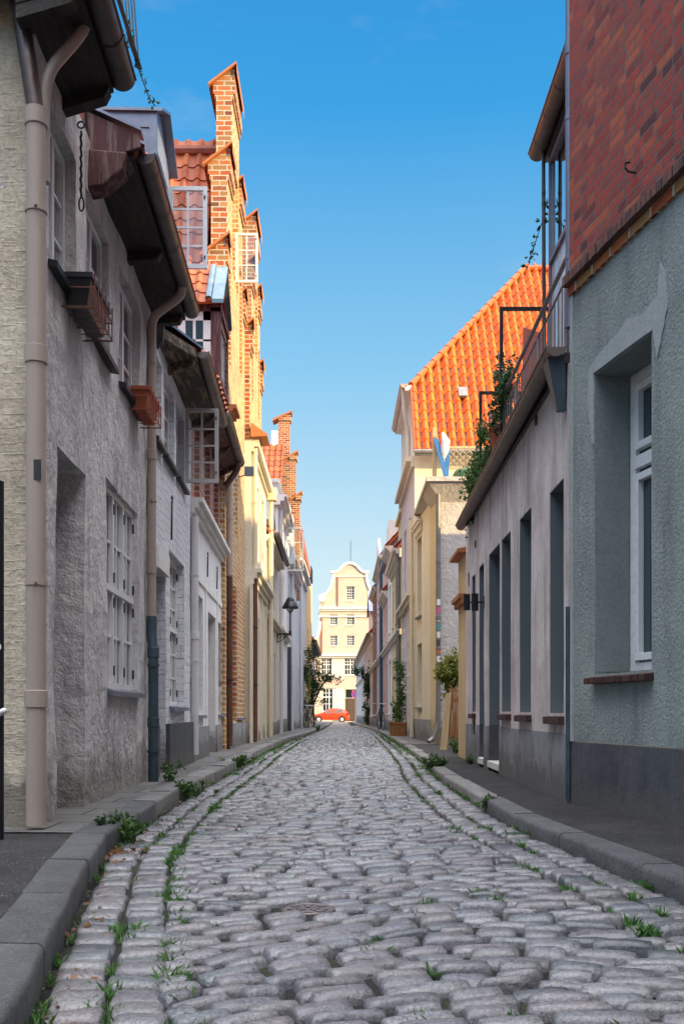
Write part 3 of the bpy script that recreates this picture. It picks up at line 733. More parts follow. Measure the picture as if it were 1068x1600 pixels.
def kerb(fn, sgn, w, Zs, name):
    mb = MB(); Z = Zs
    while Z < 100:
        L = random.uniform(.75, 1.15) if Z < 40 else 4; g = .006
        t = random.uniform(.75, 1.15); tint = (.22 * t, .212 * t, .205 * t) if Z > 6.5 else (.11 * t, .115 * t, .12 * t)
        j = random.gauss(0, .004); dz = random.gauss(0, .004)
        k = max(1, int(L / .25)); prev = None
        for i in range(k + 1):
            z = Z + g + (L - 2 * g) * i / k; x = fn(z) + j + .004 * nz((z, 0, sgn), 3); b = zg(z) + dz + .003 * nz((z, 3, sgn), 4)
            ring = [Vector((x + sgn * a, z, b + c)) for a, c in ((.0, -.15), (-.003, -.020), (.003, -.006), (.014, .003), (w, .006), (w, -.15))]
            if prev:
                mb.prism(prev, ring, False, tint)
            if i in (0, k): mb.add(ring, [tuple(range(6))], tint)
            prev = ring
        Z += L
    return mb.build(name, 'kerb', kind='structure', angle=40)
kerb(lk, -1, .17, -3.2, 'kerb'); kerb(rk, 1, .14, -3.2, 'kerb')

def strip(a, b, Z0, Z1, mat, name, dz, kind='structure', step=.4):
    mb = MB(); n = max(1, int((Z1 - Z0) / step)); vs = []; m = 5
    for j in range(n + 1):
        Z = Z0 + (Z1 - Z0) * j / n
        for i in range(m):
            x = a(Z) + (b(Z) - a(Z)) * i / (m - 1)
            vs.append((x, Z, zg(Z) + dz + (.008 * nz((x, Z, 1.7), 1.3) if Z < 40 else 0)))
    mb.add(vs, [(j * m + i, j * m + i + 1, (j + 1) * m + i + 1, (j + 1) * m + i) for j in range(n) for i in range(m - 1)])
    return mb.build(name, mat, kind=kind, smooth=True)
strip(lambda z: lk(z) - .165, lambda z: -6 if z < 5.55 else -2.6, -4, 5.35, 'asphalt', 'pavement', -.006)
strip(lambda z: lk(z) - .165, lambda z: -2.7, 5.35, 100, 'slab', 'pavement', .0)
strip(lambda z: rk(z) + .135, lambda z: max(2.3, rk(z) + 1.6) if z < 14 else 2.6, -4, 20, 'asphalt', 'pavement', -.004)
strip(lambda z: rk(z) + .135, lambda z: 2.6, 20, 100, 'slab', 'pavement', .0)

# manhole cover set among the stones
mb = MB(); c = (MANH[0], MANH[1], -.129)
mb.lathe(c, [(.104, -.02), (.104, .022), (.098, .026), (.094, .022), (.088, .022), (.0, .022)], 40)
for k in range(8):
    a = k * math.pi / 4; d = Vector((math.cos(a), math.sin(a), 0)); e = Vector((-d.y, d.x, 0)); p = Vector(c) + Vector((0, 0, .0205))
    for r0, r1, w0, w1 in ((.012, .048, .005, .012), (.056, .080, .016, .022)):
        q = [p + d * r0 - e * w0, p + d * r1 - e * w1, p + d * r1 + e * w1, p + d * r0 + e * w0]
        mb.prism(q, [v + Vector((0, 0, .006)) for v in q])
man = mb.build('manhole_cover', metal('cover_iron', (.20, .17, .17), .5, .4, .4), angle=40); tag(rebase(man, c), 'small round iron cover with radial ribs set in the cobbles', 'manhole cover')

# ---------------------------------------------------------------- LEFT SIDE
FL = Fac(-1.72, 5.6, -.030, 'L')          # near left row
def op(F, xa, xb, za, zb, *d): return (F.px(xa), F.px(xb), za, zb) + tuple(d)

# --- rough plastered house
H = thing('plastered_house', 'house of rough grey plaster with deep doorway and white barred window beside cream downpipe', 'house', FL.pt(2, -2.5, 0))
uE = FL.px(238)
w_up = [op(FL, 76, 118, 3.32, 4.26), op(FL, 134, 173, 3.32, 4.26), op(FL, 187, 218, 3.32, 4.26)]
o_door = op(FL, 88, 134, -.05, 2.27, .30); o_win = op(FL, 166, 216, .83, 2.42, .05)
wall(FL, 0, uE, -.15, 4.62, w_up + [o_door, o_win], .12, .022, D=5, cell=.13).build('wall', 'rough_plaster', H, angle=60)
mb = MB()                                                 # end wall facing down the street
FE = Fac(-1.745, 5.585, 0, 'L')
n_ = 26; m_ = 30; vs = []
for j in range(m_ + 1):
    for i in range(n_ + 1):
        x = -1.745 - 4.0 * (i / n_) ** 1.5; z = -.15 + 4.9 * j / m_
        vs.append((x + (.012 * nz((z, 1, 5), 2.2) if i == 0 else 0), 5.585 + .018 * nz((x, 0, z), 1.4) + .008 * nz((x, 4, z), 5), z))
mb.add(vs, [(j * (n_ + 1) + i, j * (n_ + 1) + i + 1, (j + 1) * (n_ + 1) + i + 1, (j + 1) * (n_ + 1) + i) for j in range(m_) for i in range(n_)])
mb.build('end_wall', 'end_plaster', H, smooth=True)
for o in w_up: window(FL, o, H, 'white_paint', 2, 3, (), .065, .05, .02, 'glass_curtain', 'iron')
window(FL, o_win, H, 'white_paint', 6, 4, (.5,), .045, .045, .02, 'glass_curtain', 'zinc', sash=3, hinges=True)
door(FL, o_door, H, 'dark_door', .30)
# eaves: dark boarded soffit and rafter ends, two gutter lengths
def soffit(F, u0, u1, zi, zo, no, parent, mat='soffit', n0=-.04, th=.10):
    mb = MB(); ring = lambda u: [F.pt(u, n0, zi), F.pt(u, no, zo), F.pt(u, no, zo + th), F.pt(u, n0, zi + th + .25)]
    mb.prism(ring(u0), ring(u1)); s = mb.build('soffit', mat, parent)
    k = max(1, int((u1 - u0) / 1.1))
    for i in range(k + 1):
        u = u0 + .05 + (u1 - u0 - .1) * i / k
        a, b = (n0, zi + .02), (no * .86, zo + .005)
        q = lambda du: [F.pt(u + du, a[0], a[1] - .10), F.pt(u + du, b[0], b[1] - .09), F.pt(u + du, b[0] + .03, b[1] - .03), F.pt(u + du, b[0], b[1] + .01), F.pt(u + du, a[0], a[1] + .01)]
        r = MB(); r.prism(q(-.045), q(.045)); r.build('rafter_end', mat, s)
    return s
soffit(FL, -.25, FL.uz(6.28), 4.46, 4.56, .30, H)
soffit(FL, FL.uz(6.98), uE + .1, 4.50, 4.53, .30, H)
gutter(FL, -1.4, FL.uz(6.27), .36, 4.64, .078, H, rings=.7)
gutter(FL, FL.uz(7.07), FL.uz(9.86), .36, 4.62, .075, H, rings=.62)
roof_slab(FL, -.3, FL.uz(6.3), .34, 4.68, -2.4, 6.6, H)
roof_slab(FL, FL.uz(7.0), uE, .34, 4.64, -2.4, 6.5, H)
roof_slab(FL, -.3, uE, -4.9, 4.9, -2.4, 6.5, H, 'red_wood')
mb = MB(); ring = lambda u: [FL.pt(u, .02, 4.48), FL.pt(u, .36, 4.60), FL.pt(u, .34, 4.68), FL.pt(u, -.02, 4.84)]   # flashed verge of the second eave
mb.prism(ring(FL.uz(6.94)), ring(FL.uz(6.98))); mb.build('verge_board', 'red_wood', H)
mb = MB(); q_ = lambda u: [FL.pt(u, -.02, 4.28), FL.pt(u, .10, 4.30), FL.pt(u, .24, 4.42), FL.pt(u, .27, 4.54), FL.pt(u, -.02, 4.56)]
mb.prism(q_(FL.uz(6.90)), q_(FL.uz(7.08))); mb.build('corbel', 'red_wood', H, bevel=.015)
mb = MB(); mb.prism([FL.pt(FL.uz(6.92), .36, 4.70), FL.pt(FL.uz(6.92), -.05, 4.88), FL.pt(FL.uz(6.92), -.05, 4.90), FL.pt(FL.uz(6.92), .36, 4.72)], [FL.pt(FL.uz(7.06), .36, 4.70), FL.pt(FL.uz(7.06), -.05, 4.88), FL.pt(FL.uz(7.06), -.05, 4.90), FL.pt(FL.uz(7.06), .36, 4.72)])
mb.build('verge_flashing', 'zinc', H)
# cream downpipe at the near corner with its swan neck, dark pipe beside it
downpipe([(-1.465, 5.75, 4.66), (-1.475, 5.65, 4.50), (-1.62, 5.55, 4.24), (-1.66, 5.55, 4.10), (-1.66, 5.55, 3.6)], .033, H, 'pipe_cream', (), .12)
downpipe([(-1.688, 5.50, 3.95), (-1.688, 5.50, 0.02)], .054, H, 'pipe_cream', (1.36, 3.42), .1, (.72, 3.93, 2.62))
downpipe([(-1.80, 5.52, 4.62), (-1.765, 5.50, 4.45), (-1.688, 5.49, 3.96)], .046, H, 'gutter_dark', (), .06)
mb = MB()
for q in range(2): mb.tube([(-3.2, 5.42, 4.66 + q * .02), (-1.72, 5.42, 4.64 + q * .02)], .08, 12)
mb.build('gutter', 'gutter_dark', H, angle=50)
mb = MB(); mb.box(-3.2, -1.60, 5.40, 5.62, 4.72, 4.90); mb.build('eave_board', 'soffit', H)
mb = MB(); mb.box(-1.685, -1.644, 5.445, 5.449, 1.92, 2.03); mb.build('sticker', 'dark_door', H)
# second pipe, between the plastered and the white brick house
downpipe([FL.pt(FL.uz(9.15), .36, 4.58), FL.pt(FL.uz(9.2), .34, 4.50), FL.pt(FL.uz(9.3), .06, 4.34), FL.pt(FL.uz(9.3), .055, 4.15), FL.pt(FL.uz(9.3), .055, 1.52)], .042, H, 'pipe_cream', (3.9, 2.62, 1.95), .14, (3.05,))
downpipe([FL.pt(FL.uz(9.3), .055, 1.54), FL.pt(FL.uz(9.3), .055, 1.36), FL.pt(FL.uz(9.27), .075, 1.22), FL.pt(FL.uz(9.27), .075, -.02)], .048, H, 'pipe_slate', (1.08, .28), .06, (1.2, .55))
# zinc dormer with open casement
ud0, ud1 = FL.px(241, -.03), FL.px(264, -.03); zt = 6.68
mb = MB()
dw = wall(FL, ud0, ud1, 5.0, zt, [(ud0 + .14, ud1 - .10, 5.35, 6.4)], .08, n=-.03); dw.build('dormer_front', 'trim_white', H)
D_ = FL.pt
mb = MB(); mb.add([D_(ud0, -.03, 5.0), D_(ud0, -1.9, 5.0), D_(ud0, -1.9, zt), D_(ud0, -.03, zt)], [(0, 1, 2, 3)])
mb.boxF(FL, ud0 - .012, ud0 + .01, -1.9, -.005, zt - .17, zt); mb.boxF(FL, ud0 - .014, ud0 + .02, -.075, .0, 5.0, zt)
mb.boxF(FL, ud0 - .006, ud0 + .004, -.50, -.485, 5.0, zt - .17)
mb.build('dormer_cheek', 'zinc', H)
mb = MB(); um = (ud0 + ud1) / 2; tp = zt + .26
mb.add([D_(ud0 - .04, .06, zt - .02), D_(um, .06, tp), D_(um, -1.9, tp), D_(ud0 - .04, -1.9, zt - .02), D_(ud0 - .04, .06, zt + .01), D_(um, .06, tp + .03), D_(um, -1.9, tp + .03), D_(ud0 - .04, -1.9, zt + .01),
        D_(ud1 + .06, .06, zt - .1), D_(ud1 + .06, -1.9, zt - .1), D_(ud1 + .06, .06, zt - .07), D_(ud1 + .06, -1.9, zt - .07)],
       [(0, 1, 2, 3), (4, 5, 6, 7), (0, 1, 5, 4), (0, 3, 7, 4), (1, 8, 9, 2), (5, 10, 11, 6), (1, 8, 10, 5), (8, 9, 11, 10)])
mb.add([D_(ud0, -.03, zt), D_(ud1, -.03, zt), D_(um, -.03, tp - .02)], [(0, 1, 2)])
mb.build('dormer_roof', 'zinc', H)
mb = MB(); mb.add([D_(ud1 - .1, -.1, 5.35), D_(ud0 + .14, -.1, 5.35), D_(ud0 + .14, -.1, 6.4), D_(ud1 - .1, -.1, 6.4)], [(0, 1, 2, 3)]); mb.build('dormer_window', 'blue_paint', H)
mb = pantile(D_(ud0 - .03, -.95, zt + .02), (FL.d[0] * .7, FL.d[1] * .7, .7 * .62), (-FL.n[0], -FL.n[1], 0), .43, .9, None, .14, .3); mb.build('roof', 'old_tile', H, angle=35)

def casement(F, u, n0, z0, z1, wid, parent, mat='white_paint', cols=2, rows=4, fw=.045, gb=.02, skew_u=.0):
    """a window sash swung open at right angles to the wall"""
    mb = MB(); t = .018
    def bx(a, b, c, d):
        mb.hexa([F.pt(u - t + skew_u * a, n0 + a, c), F.pt(u - t + skew_u * b, n0 + b, c), F.pt(u + t + skew_u * b, n0 + b, c), F.pt(u + t + skew_u * a, n0 + a, c),
                 F.pt(u - t + skew_u * a, n0 + a, d), F.pt(u - t + skew_u * b, n0 + b, d), F.pt(u + t + skew_u * b, n0 + b, d), F.pt(u + t + skew_u * a, n0 + a, d)])
    bx(0, fw, z0, z1); bx(wid - fw, wid, z0, z1); bx(fw, wid - fw, z0, z0 + fw); bx(fw, wid - fw, z1 - fw, z1)
    t = .011
    for c in range(1, cols): a = fw + (wid - 2 * fw) * c / cols; bx(a - gb / 2, a + gb / 2, z0 + fw, z1 - fw)
    t = .009
    for r in range(1, rows): z = z0 + fw + (z1 - z0 - 2 * fw) * r / rows; bx(fw, wid - fw, z - gb / 2, z + gb / 2)
    c_ = mb.build('open_casement', mat, parent)
    p = MB(); p.add([F.pt(u + skew_u * fw, n0 + fw, z0 + fw), F.pt(u + skew_u * wid, n0 + wid - fw, z0 + fw), F.pt(u + skew_u * wid, n0 + wid - fw, z1 - fw), F.pt(u + skew_u * fw, n0 + fw, z1 - fw)], [(0, 1, 2, 3)])
    p.build('pane', 'clear', c_)
    h = MB()
    for z in (z0 + .12, z1 - .12):
        h.hexa([F.pt(u - .026, n0 + wid - .034, z - .018), F.pt(u - .026, n0 + wid - .018, z - .018), F.pt(u - .016, n0 + wid - .018, z - .018), F.pt(u - .016, n0 + wid - .034, z - .018),
                F.pt(u - .026, n0 + wid - .034, z + .018), F.pt(u - .026, n0 + wid - .018, z + .018), F.pt(u - .016, n0 + wid - .018, z + .018), F.pt(u - .016, n0 + wid - .034, z + .018)])
    h.build('latch', 'iron', c_)
    return c_
casement(FL, ud1 - .08, -.02, 5.52, 6.42, .42, H)

# --- white-painted brick house
uF = FL.px(298)
H = thing('painted_brick_house', 'white painted brick house with dark plinth and boarded eaves', 'house', FL.pt(uE + 1.5, -2.5, 0))
ups = [op(FL, 239, 252, 3.36, 4.2, .1), op(FL, 255, 272, 3.36, 4.2, .1), op(FL, 275, 289, 3.36, 4.2, .1)]
dW = op(FL, 243, 259, -.05, 2.08, .3); gW = op(FL, 265, 288, .72, 2.42, .1)
wall(FL, uE, uF, -.15, 4.5, ups + [dW, gW], .1, .012, D=5, cell=.16).build('wall', 'white_brick', H, angle=60)
for o in ups[:2]: window(FL, o, H, 'white_paint', 2, 3, (), .055, .05, .02, 'glass_curtain', 'iron')
window(FL, ups[2], H, 'white_paint', 1, 1, (), .09, .04, .02, 'glass', 'iron')
window(FL, gW, H, 'white_paint', 4, 6, (.52,), .09, .045, .02, 'glass_curtain', 'zinc', sash=2, hinges=True)
door(FL, dW, H, 'dark_door', .3)
for a, b in ((uE, dW[0]), (dW[1], uF)):
    if b - a > .05:
        mb = MB(); mb.boxF(FL, a + .004, b - .004, -.02, .045, -.15, .52); mb.build('plinth', 'dark_plinth', H)
mb = MB(); mb.boxF(FL, dW[0] - .03, dW[1] + .05, -.1, .035, 2.085, 2.30); mb.build('lintel', 'trim_white', H)
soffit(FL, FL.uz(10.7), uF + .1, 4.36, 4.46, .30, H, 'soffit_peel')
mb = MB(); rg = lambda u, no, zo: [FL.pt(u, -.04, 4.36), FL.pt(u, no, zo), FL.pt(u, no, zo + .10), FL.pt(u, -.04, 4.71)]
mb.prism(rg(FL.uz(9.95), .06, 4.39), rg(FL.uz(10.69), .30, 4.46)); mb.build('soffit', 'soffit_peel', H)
mb = MB(); ring = lambda u, s=0: [FL.pt(u, -.02, 4.26), FL.pt(u, .07, 4.32), FL.pt(u, .08, 4.52), FL.pt(u, -.1, 4.74)]
mb.prism(ring(FL.uz(9.88)), ring(FL.uz(9.96))); mb.build('verge_board', 'soffit', H)
mb = MB(); q = [FL.pt(FL.uz(9.9), .06, 4.56), FL.pt(FL.uz(10.86), .37, 4.60), FL.pt(FL.uz(10.86), -.5, 5.12), FL.pt(FL.uz(9.9), -.3, 4.84)]
mb.prism(q, [(x, y, z + .025) for x, y, z in q]); mb.build('verge_flashing', 'blue_zinc', H)
gutter(FL, FL.uz(10.8), FL.uz(13.2), .36, 4.56, .07, H, 'gutter_brown', .5, slope=-.08)
roof_slab(FL, FL.uz(10.8), uF, .32, 4.60, -2.4, 6.4, H); roof_slab(FL, uE, FL.uz(10.8), -.35, 4.90, -2.4, 6.35, H); roof_slab(FL, uE, uF, -4.9, 4.8, -2.4, 6.4, H, 'red_wood')
casement(FL, FL.px(287), .02, 3.42, 4.32, .40, H, 'grey_paint')
def anchor(F, u, z, h, parent, scroll=True):
    mb = MB(); mb.tube([F.pt(u, .025, z), F.pt(u, .03, z + h)], .011, 6)
    for sgn, zz in ((1, z + h), (1, z + h * .55)) if scroll else ((1, z + h),):
        pts = [F.pt(u + .055 * sgn * math.sin(a) * (1 - a / 9), .03, zz + .045 * (1 - math.cos(a)) * (1 - a / 9)) for a in [i * .5 for i in range(11)]]
        mb.tube(pts, .008, 5)
    return mb.build('wall_anchor', 'black_iron', parent, smooth=True)
anchor(FL, FL.px(264.5), 2.52, .42, H, False)

# --- white house with red brick upper storey and red timber dormer
uG = FL.uz(17.0)
H = thing('timber_dormer_house', 'white ground floor house under red brick storey and dark red timber dormer', 'house', FL.pt(uF + 2, -2.5, 0))
g = [op(FL, 301, 317, .62, 2.25, .14), op(FL, 325, 337, -.05, 2.15, .3), op(FL, 339, 349, .62, 2.15, .12)]
wall(FL, uF, uG, -.15, 3.2, g, .14, .004, D=5).build('wall', 'white_plaster', H)
window(FL, g[0], H, 'white_paint', 2, 3, (.66,), .12, .05, .024, 'glass', 'zinc'); door(FL, g[1], H, 'brown_door', .3, transom=1.75); window(FL, g[2], H, 'white_paint', 2, 3, (.66,), .1, .05, .024, 'glass', 'zinc')
for a, b in ((uF, g[1][0]), (g[1][1], uG)):
    mb = MB(); mb.boxF(FL, a + .004, b - .004, -.02, .025, -.15, .44); mb.build('plinth', 'grey_plinth', H)
mb = MB()
for n1, z0, z1 in ((.05, 3.2, 3.27), (.10, 3.27, 3.34), (.16, 3.34, 3.40)): mb.boxF(FL, uF + .003, uG - .003, -.1, n1, z0, z1)
for xx in (299, 320, 338, 351): mb.boxF(FL, FL.px(xx), FL.px(xx) + .12, -.01, .02, .44, 2.6)
mb.boxF(FL, uF + .003, uG - .003, -.01, .022, 2.42, 2.50)
mb.build('cornice', 'trim_white', H)
up = [op(FL, 306, 314, 3.55, 4.7, .1), op(FL, 322, 330, 3.55, 4.7, .1), op(FL, 336, 343, 3.55, 4.7, .1)]
wall(FL, uF, uG, 3.4, 5.3, up, .1, 0, D=5, n=-.02).build('upper_wall', 'brown_brick', H)
for o in up: window(FL, o, H, 'white_paint', 2, 3, (), .08, .05, .025, n=-.02)
soffit(FL, FL.uz(13.3), uG, 4.72, 4.86, .26, H, 'red_wood')
gutter(FL, FL.uz(14.2), FL.uz(17.1), .32, 4.92, .07, H, 'gutter_brown', .8)
downpipe([FL.pt(uG - .25, .32, 4.86), FL.pt(uG - .2, .30, 4.75), FL.pt(uG + .1, .05, 4.5), FL.pt(uG + .1, .05, 4.2)], .05, H, 'gutter_brown', (), .1)
roof_slab(FL, uF, uG, .3, 4.98, -2.4, 7.2, H, 'red_tile'); roof_slab(FL, uF, uG, -4.9, 5, -2.4, 7.2, H, 'red_wood')
downpipe([FL.pt(FL.uz(12.75), .05, 3.15), FL.pt(FL.uz(12.75), .05, .1)], .05, H, 'pipe_white', (2.4, 1.3), .1, (1.62,))
anchor(FL, FL.px(321.5), 2.62, .3, H); anchor(FL, FL.px(336.5), 2.62, .3, H)
# dormer (drawn with its own little facade)
FD = Fac(-1.80, 14.73, -.01, 'L'); dwid = .98
dz0, dz1 = 5.0, 6.62
wall(FD, 0, dwid, dz0, dz1, [(.12, dwid - .1, 5.55, 6.42)], .05).build('dormer_front', 'brown_brick', H)
window(FD, (.12, dwid - .1, 5.55, 6.42), H, 'grey_paint', 2, 3, (), .03, .05)
FC = Fac(-1.80, 14.73, 0, 'L')
mb = MB(); mb.box(-3.4, -1.86, 14.74, 14.78, dz0, dz1); mb.build('dormer_cheek', 'brown_brick', H)
mb = MB()
for x0, x1, z0, z1 in ((-1.935, -1.79, dz0, dz1), (-3.4, -1.78, dz1 - .06, dz1 + .05)): mb.box(x0, x1, 14.69, 14.80, z0, z1)
mb.boxF(FD, 0.03, dwid, -.02, .03, 5.48, 5.55); mb.boxF(FD, dwid - .1, dwid, -.06, .02, dz0, dz1); mb.boxF(FD, .03, dwid, -.02, .035, dz1 - .1, dz1)
mb.build('dormer_post', 'red_wood', H)
mb = MB(); xa, xb, ya, yb = -2.42, -1.937, 14.70, 14.735
za_, zb_ = 5.75, 6.56
for q in ((xa, xa + .11, za_, zb_), (xb - .11, xb, za_, zb_), (xa, xb, zb_ - .13, zb_), (xa, xb, za_, za_ + .1), ((xa + xb) / 2 - .02, (xa + xb) / 2 + .02, za_, zb_ - .13), (xa, xb, 6.12, 6.15)): mb.box(q[0], q[1], ya, yb, q[2], q[3])
wdo = mb.build('window', 'white_paint', H)
mb = MB(); mb.box(xa + .02, xb - .02, ya + .015, yb + .002, za_ + .02, zb_ - .02); mb.build('pane', 'glass', wdo)
slope = Vector((0, .62, .78)).normalized()
mb = pantile((-3.3, 14.58, 6.66), (1, 0, 0), slope, 1.43, .86, None, .20, .27, .03, .022); mb.build('dormer_roof', 'red_tile', H, angle=35)
mb = MB(); s2 = Vector((0, .62, -.78)).normalized(); a = Vector((-3.3, 14.58, 6.66)) + slope * .86
mb.prism([a, a + Vector((1.5, 0, 0)), a + Vector((1.5, 0, 0)) + s2 * .9, a + s2 * .9], [p - Vector((0, 0, .05)) for p in (a, a + Vector((1.5, 0, 0)), a + Vector((1.5, 0, 0)) + s2 * .9, a + s2 * .9)])
mb.build('dormer_roof', 'old_tile', H)
mb = MB(); b0 = Vector((-1.90, 14.55, 6.63)); mb.prism([b0, b0 + Vector((.17, 0, 0)), b0 + Vector((.17, 0, .06)), b0 + Vector((0, 0, .06))], [p + slope * .92 for p in (b0, b0 + Vector((.17, 0, 0)), b0 + Vector((.17, 0, .06)), b0 + Vector((0, 0, .06)))])
mb.tube([b0 + Vector((-.05, 0, .06)), b0 + Vector((-.05, 0, .06)) + slope * .92], .05, 8)
e0 = b0 + slope * .92 + Vector((0, .0, 0)); mb.prism([e0, e0 + Vector((.17, 0, 0)), e0 + Vector((.17, 0, .06)), e0 + Vector((0, 0, .06))], [p + s2 * .9 for p in (e0, e0 + Vector((.17, 0, 0)), e0 + Vector((.17, 0, .06)), e0 + Vector((0, 0, .06)))])
mb.build('verge_flashing', 'blue_zinc', H)

# --- sunlit stepped-gable brick house
def stepped_wall(F, prof, ops, n, th, parent, mat, depth=.14, zbase=-.15):
    """prof: list of (u0, u1, ztop); one wall object per outline with the step ends closed"""
    mb = MB()
    for (a, b, zt) in prof:
        o = [x for x in ops if a - 1e-4 <= x[0] and x[1] <= b + 1e-4]
        w_ = wall(F, a, b, zbase, zt, o, depth, n=n); mb.add(w_.v, w_.f)
        mb.add([F.pt(a, n, zbase), F.pt(a, n - th, zbase), F.pt(a, n - th, zt), F.pt(a, n, zt), F.pt(b, n, zbase), F.pt(b, n - th, zbase), F.pt(b, n - th, zt), F.pt(b, n, zt)],
               [(0, 1, 2, 3), (4, 5, 6, 7), (3, 2, 6, 7), (1, 5, 6, 2)])
    return mb.build('wall', mat, parent)
def pinnacle(F, u0, u1, zt, n, th, parent, brick, cap='coping_tile'):
    """little saddle roof with corbelled shoulders on top of a gable step"""
    mb = MB(); um = (u0 + u1) / 2; hgt = (u1 - u0) * .62; o = .035
    nm = n - th / 2
    for n0, n1, z0, z1 in ((n - th - .03, n + .03, zt - .30, zt - .20), (n - th - .06, n + .06, zt - .20, zt)): mb.boxF(F, u0 - .004, u1 + .004, n0, n1, z0, z1)
    r0 = [F.pt(u0, n + .05, zt), F.pt(u0, n - th - .05, zt), F.pt(u0, n + .05, zt + th * .95)]; r1 = [F.pt(u1, n + .05, zt), F.pt(u1, n - th - .05, zt), F.pt(u1, n + .05, zt + th * .95)]
    mb.prism(r0, r1); p = mb.build('gable_step', brick, parent)
    c = MB()
    for (ua_, ub_) in ((u0 - .07, u1 + .05),):
        a0, b0 = (n + .09, zt + th * .95 + .045), (n - th - .14, zt - .075)
        ra = [F.pt(ua_, a0[0], a0[1]), F.pt(ua_, b0[0], b0[1]), F.pt(ua_, b0[0], b0[1] + .045), F.pt(ua_, a0[0], a0[1] + .045)]
        rb = [F.pt(ub_, a0[0], a0[1]), F.pt(ub_, b0[0], b0[1]), F.pt(ub_, b0[0], b0[1] + .045), F.pt(ub_, a0[0], a0[1] + .045)]
        c.prism(ra, rb)
    c.add([F.pt(u0 - .07, n + .09, zt + th * .95 + .09), F.pt(u1 + .05, n + .09, zt + th * .95 + .09), F.pt(u1 + .05, n + .10, zt + th * .5), F.pt(u0 - .07, n + .10, zt + th * .5)], [(0, 1, 2, 3)])
    c.build('coping', cap, p)
FG = Fac(-2.00, 17.02, -.003, 'L')
H = thing('stepped_gable_house', 'sunlit golden brick house whose stepped gable has the highest pinnacle', 'house', FG.pt(1.8, -3, 0))
gw = op(FG, 370, 379, .55, 2.9, .12)
prof = [(0, .38, 8.5), (.38, 1.1, 10.25), (1.1, 2.4, 12.1), (2.4, 3.15, 10.75), (3.15, 3.6, 8.9)]
niches = []
for a, b, zt in prof[1:4]:
    niches.append((a + .12, b - .14, zt - 3.4, zt - 1.3, .10))
niches += [(.62, 1.0, 4.1, 5.5, .1), (1.35, 2.1, 4.0, 5.6, .1)]
stepped_wall(FG, prof, niches + [gw], 0, .28, H, 'gold_brick')
window(FG, gw, H, 'white_paint', 2, 6, (.6,), .1, .05, .025, 'glass', 'zinc')
for o in niches[3:]: window(FG, o, H, 'white_paint', 2, 4, (), .08, .045, .022)
for a, b, zt in prof: pinnacle(FG, a, b, zt, .0, .28, H, 'pier_brick')
mb = MB()                                                  # brick end faces catch the eye from the street
for (a, b, zt), zlo in ((prof[0], 5.0), (prof[1], 8.5), (prof[2], 10.25)): mb = MB(); mb.boxF(FG, a - .012, a + .01, -.285, .004, zlo, zt - .3); mb.build('gable_end_face', 'pier_brick', H)
mb = MB(); mb.boxF(FG, .85, 1.12, -.02, .10, .5, 2.9); mb.build('brick_pier', 'pier_brick', H)
mb = MB(); mb.boxF(FG, .3, 3.55, -.05, .05, -.15, .44); mb.build('plinth', 'grey_plinth', H)
U = FG.uz(18.8); rp = Vector((-2.36, 17.0, 6.2))
sl = Vector((0, 1, 2.1)).normalized()
mb = pantile((-9.6, 16.85, 7.0), (1, 0, 0), sl, 7.25, 4.77, None, .24, .36, .04, .026); mb.build('roof', 'red_tile', H, angle=35)
mb = MB(); rz = 7.0 + sl.z * 4.72; ry = 16.85 + sl.y * 4.72
mb.tube([(-9.6, ry, rz + .02), (-2.3, ry, rz + .02)], .10, 8); mb.prism([(-9.6, ry, rz), (-2.3, ry, rz), (-2.3, 20.6, 6.1), (-9.6, 20.6, 6.1)], [(-9.6, ry, rz - .1), (-2.3, ry, rz - .1), (-2.3, 20.6, 6.0), (-9.6, 20.6, 6.0)])
mb.build('ridge', 'old_tile', H)
mb = MB(); mb.box(-9.6, -2.3, 17.03, 17.1, 0, 7.1); mb.build('end_wall', 'brown_brick', H)
downpipe([FG.pt(.30, .05, 4.75), FG.pt(.30, .05, 3.0)], .055, H, 'pipe_cream', (4.0,), .1); downpipe([FG.pt(.30, .05, 3.02), FG.pt(.30, .05, .05)], .055, H, 'pipe_brown', (2.2, 1.2), .1)  # brown pipe; the cream upper length stands in for sunlight on it
casement(FG, FG.px(368), .0, 8.75, 9.68, .42, H, 'white_paint', 2, 3)
mb = MB(); u = FG.px(372); mb.boxF(FG, u, u + .08, .12, .30, 5.22, 5.40); mb.tube([FG.pt(u + .04, 0, 5.2), FG.pt(u + .04, .14, 5.24)], .012, 6); mb.build('floodlight', 'zinc', H)
mb = MB(); mb.boxF(FG, .35, 1.0, -.02, .16, 5.95, 6.02); mb.boxF(FG, .35, 1.0, -.02, .10, 5.9, 5.95); mb.build('canopy_board', 'coping_tile', H)

# --- cream house with stepped brick gable
FH = Fac(-1.88, 20.62, -.004, 'L')
H = thing('cream_gable_house', 'cream plastered house carrying a lower stepped brick gable beside the highest one', 'house', FH.pt(2, -3, 0))
uT = FH.px(416.5)
ug = [op(FH, 394, 397.5, .75, 2.75, .12), op(FH, 401.5, 405, .75, 2.75, .12), op(FH, 409, 412, .1, 2.75, .12)]
uu = [op(FH, 394.5, 398, 4.2, 5.7, .1), op(FH, 402, 405, 4.2, 5.7, .1), op(FH, 409, 412, 4.2, 5.7, .1)]
wall(FH, 0, uT, -.15, 6.3, ug + uu, .12, D=6).build('wall', 'cream_plaster', H)
for o in ug[:2] + uu: window(FH, o, H, 'trim_cream', 2, 4, (.6,), .09, .05, .025)
door(FH, ug[2], H, 'pale_wood', .11)
mb = MB()
for n1, z0, z1 in ((.06, 3.3, 3.42), (.12, 3.42, 3.54), (.2, 3.54, 3.62)): mb.boxF(FH, .003, uT - .003, -.05, n1, z0, z1)
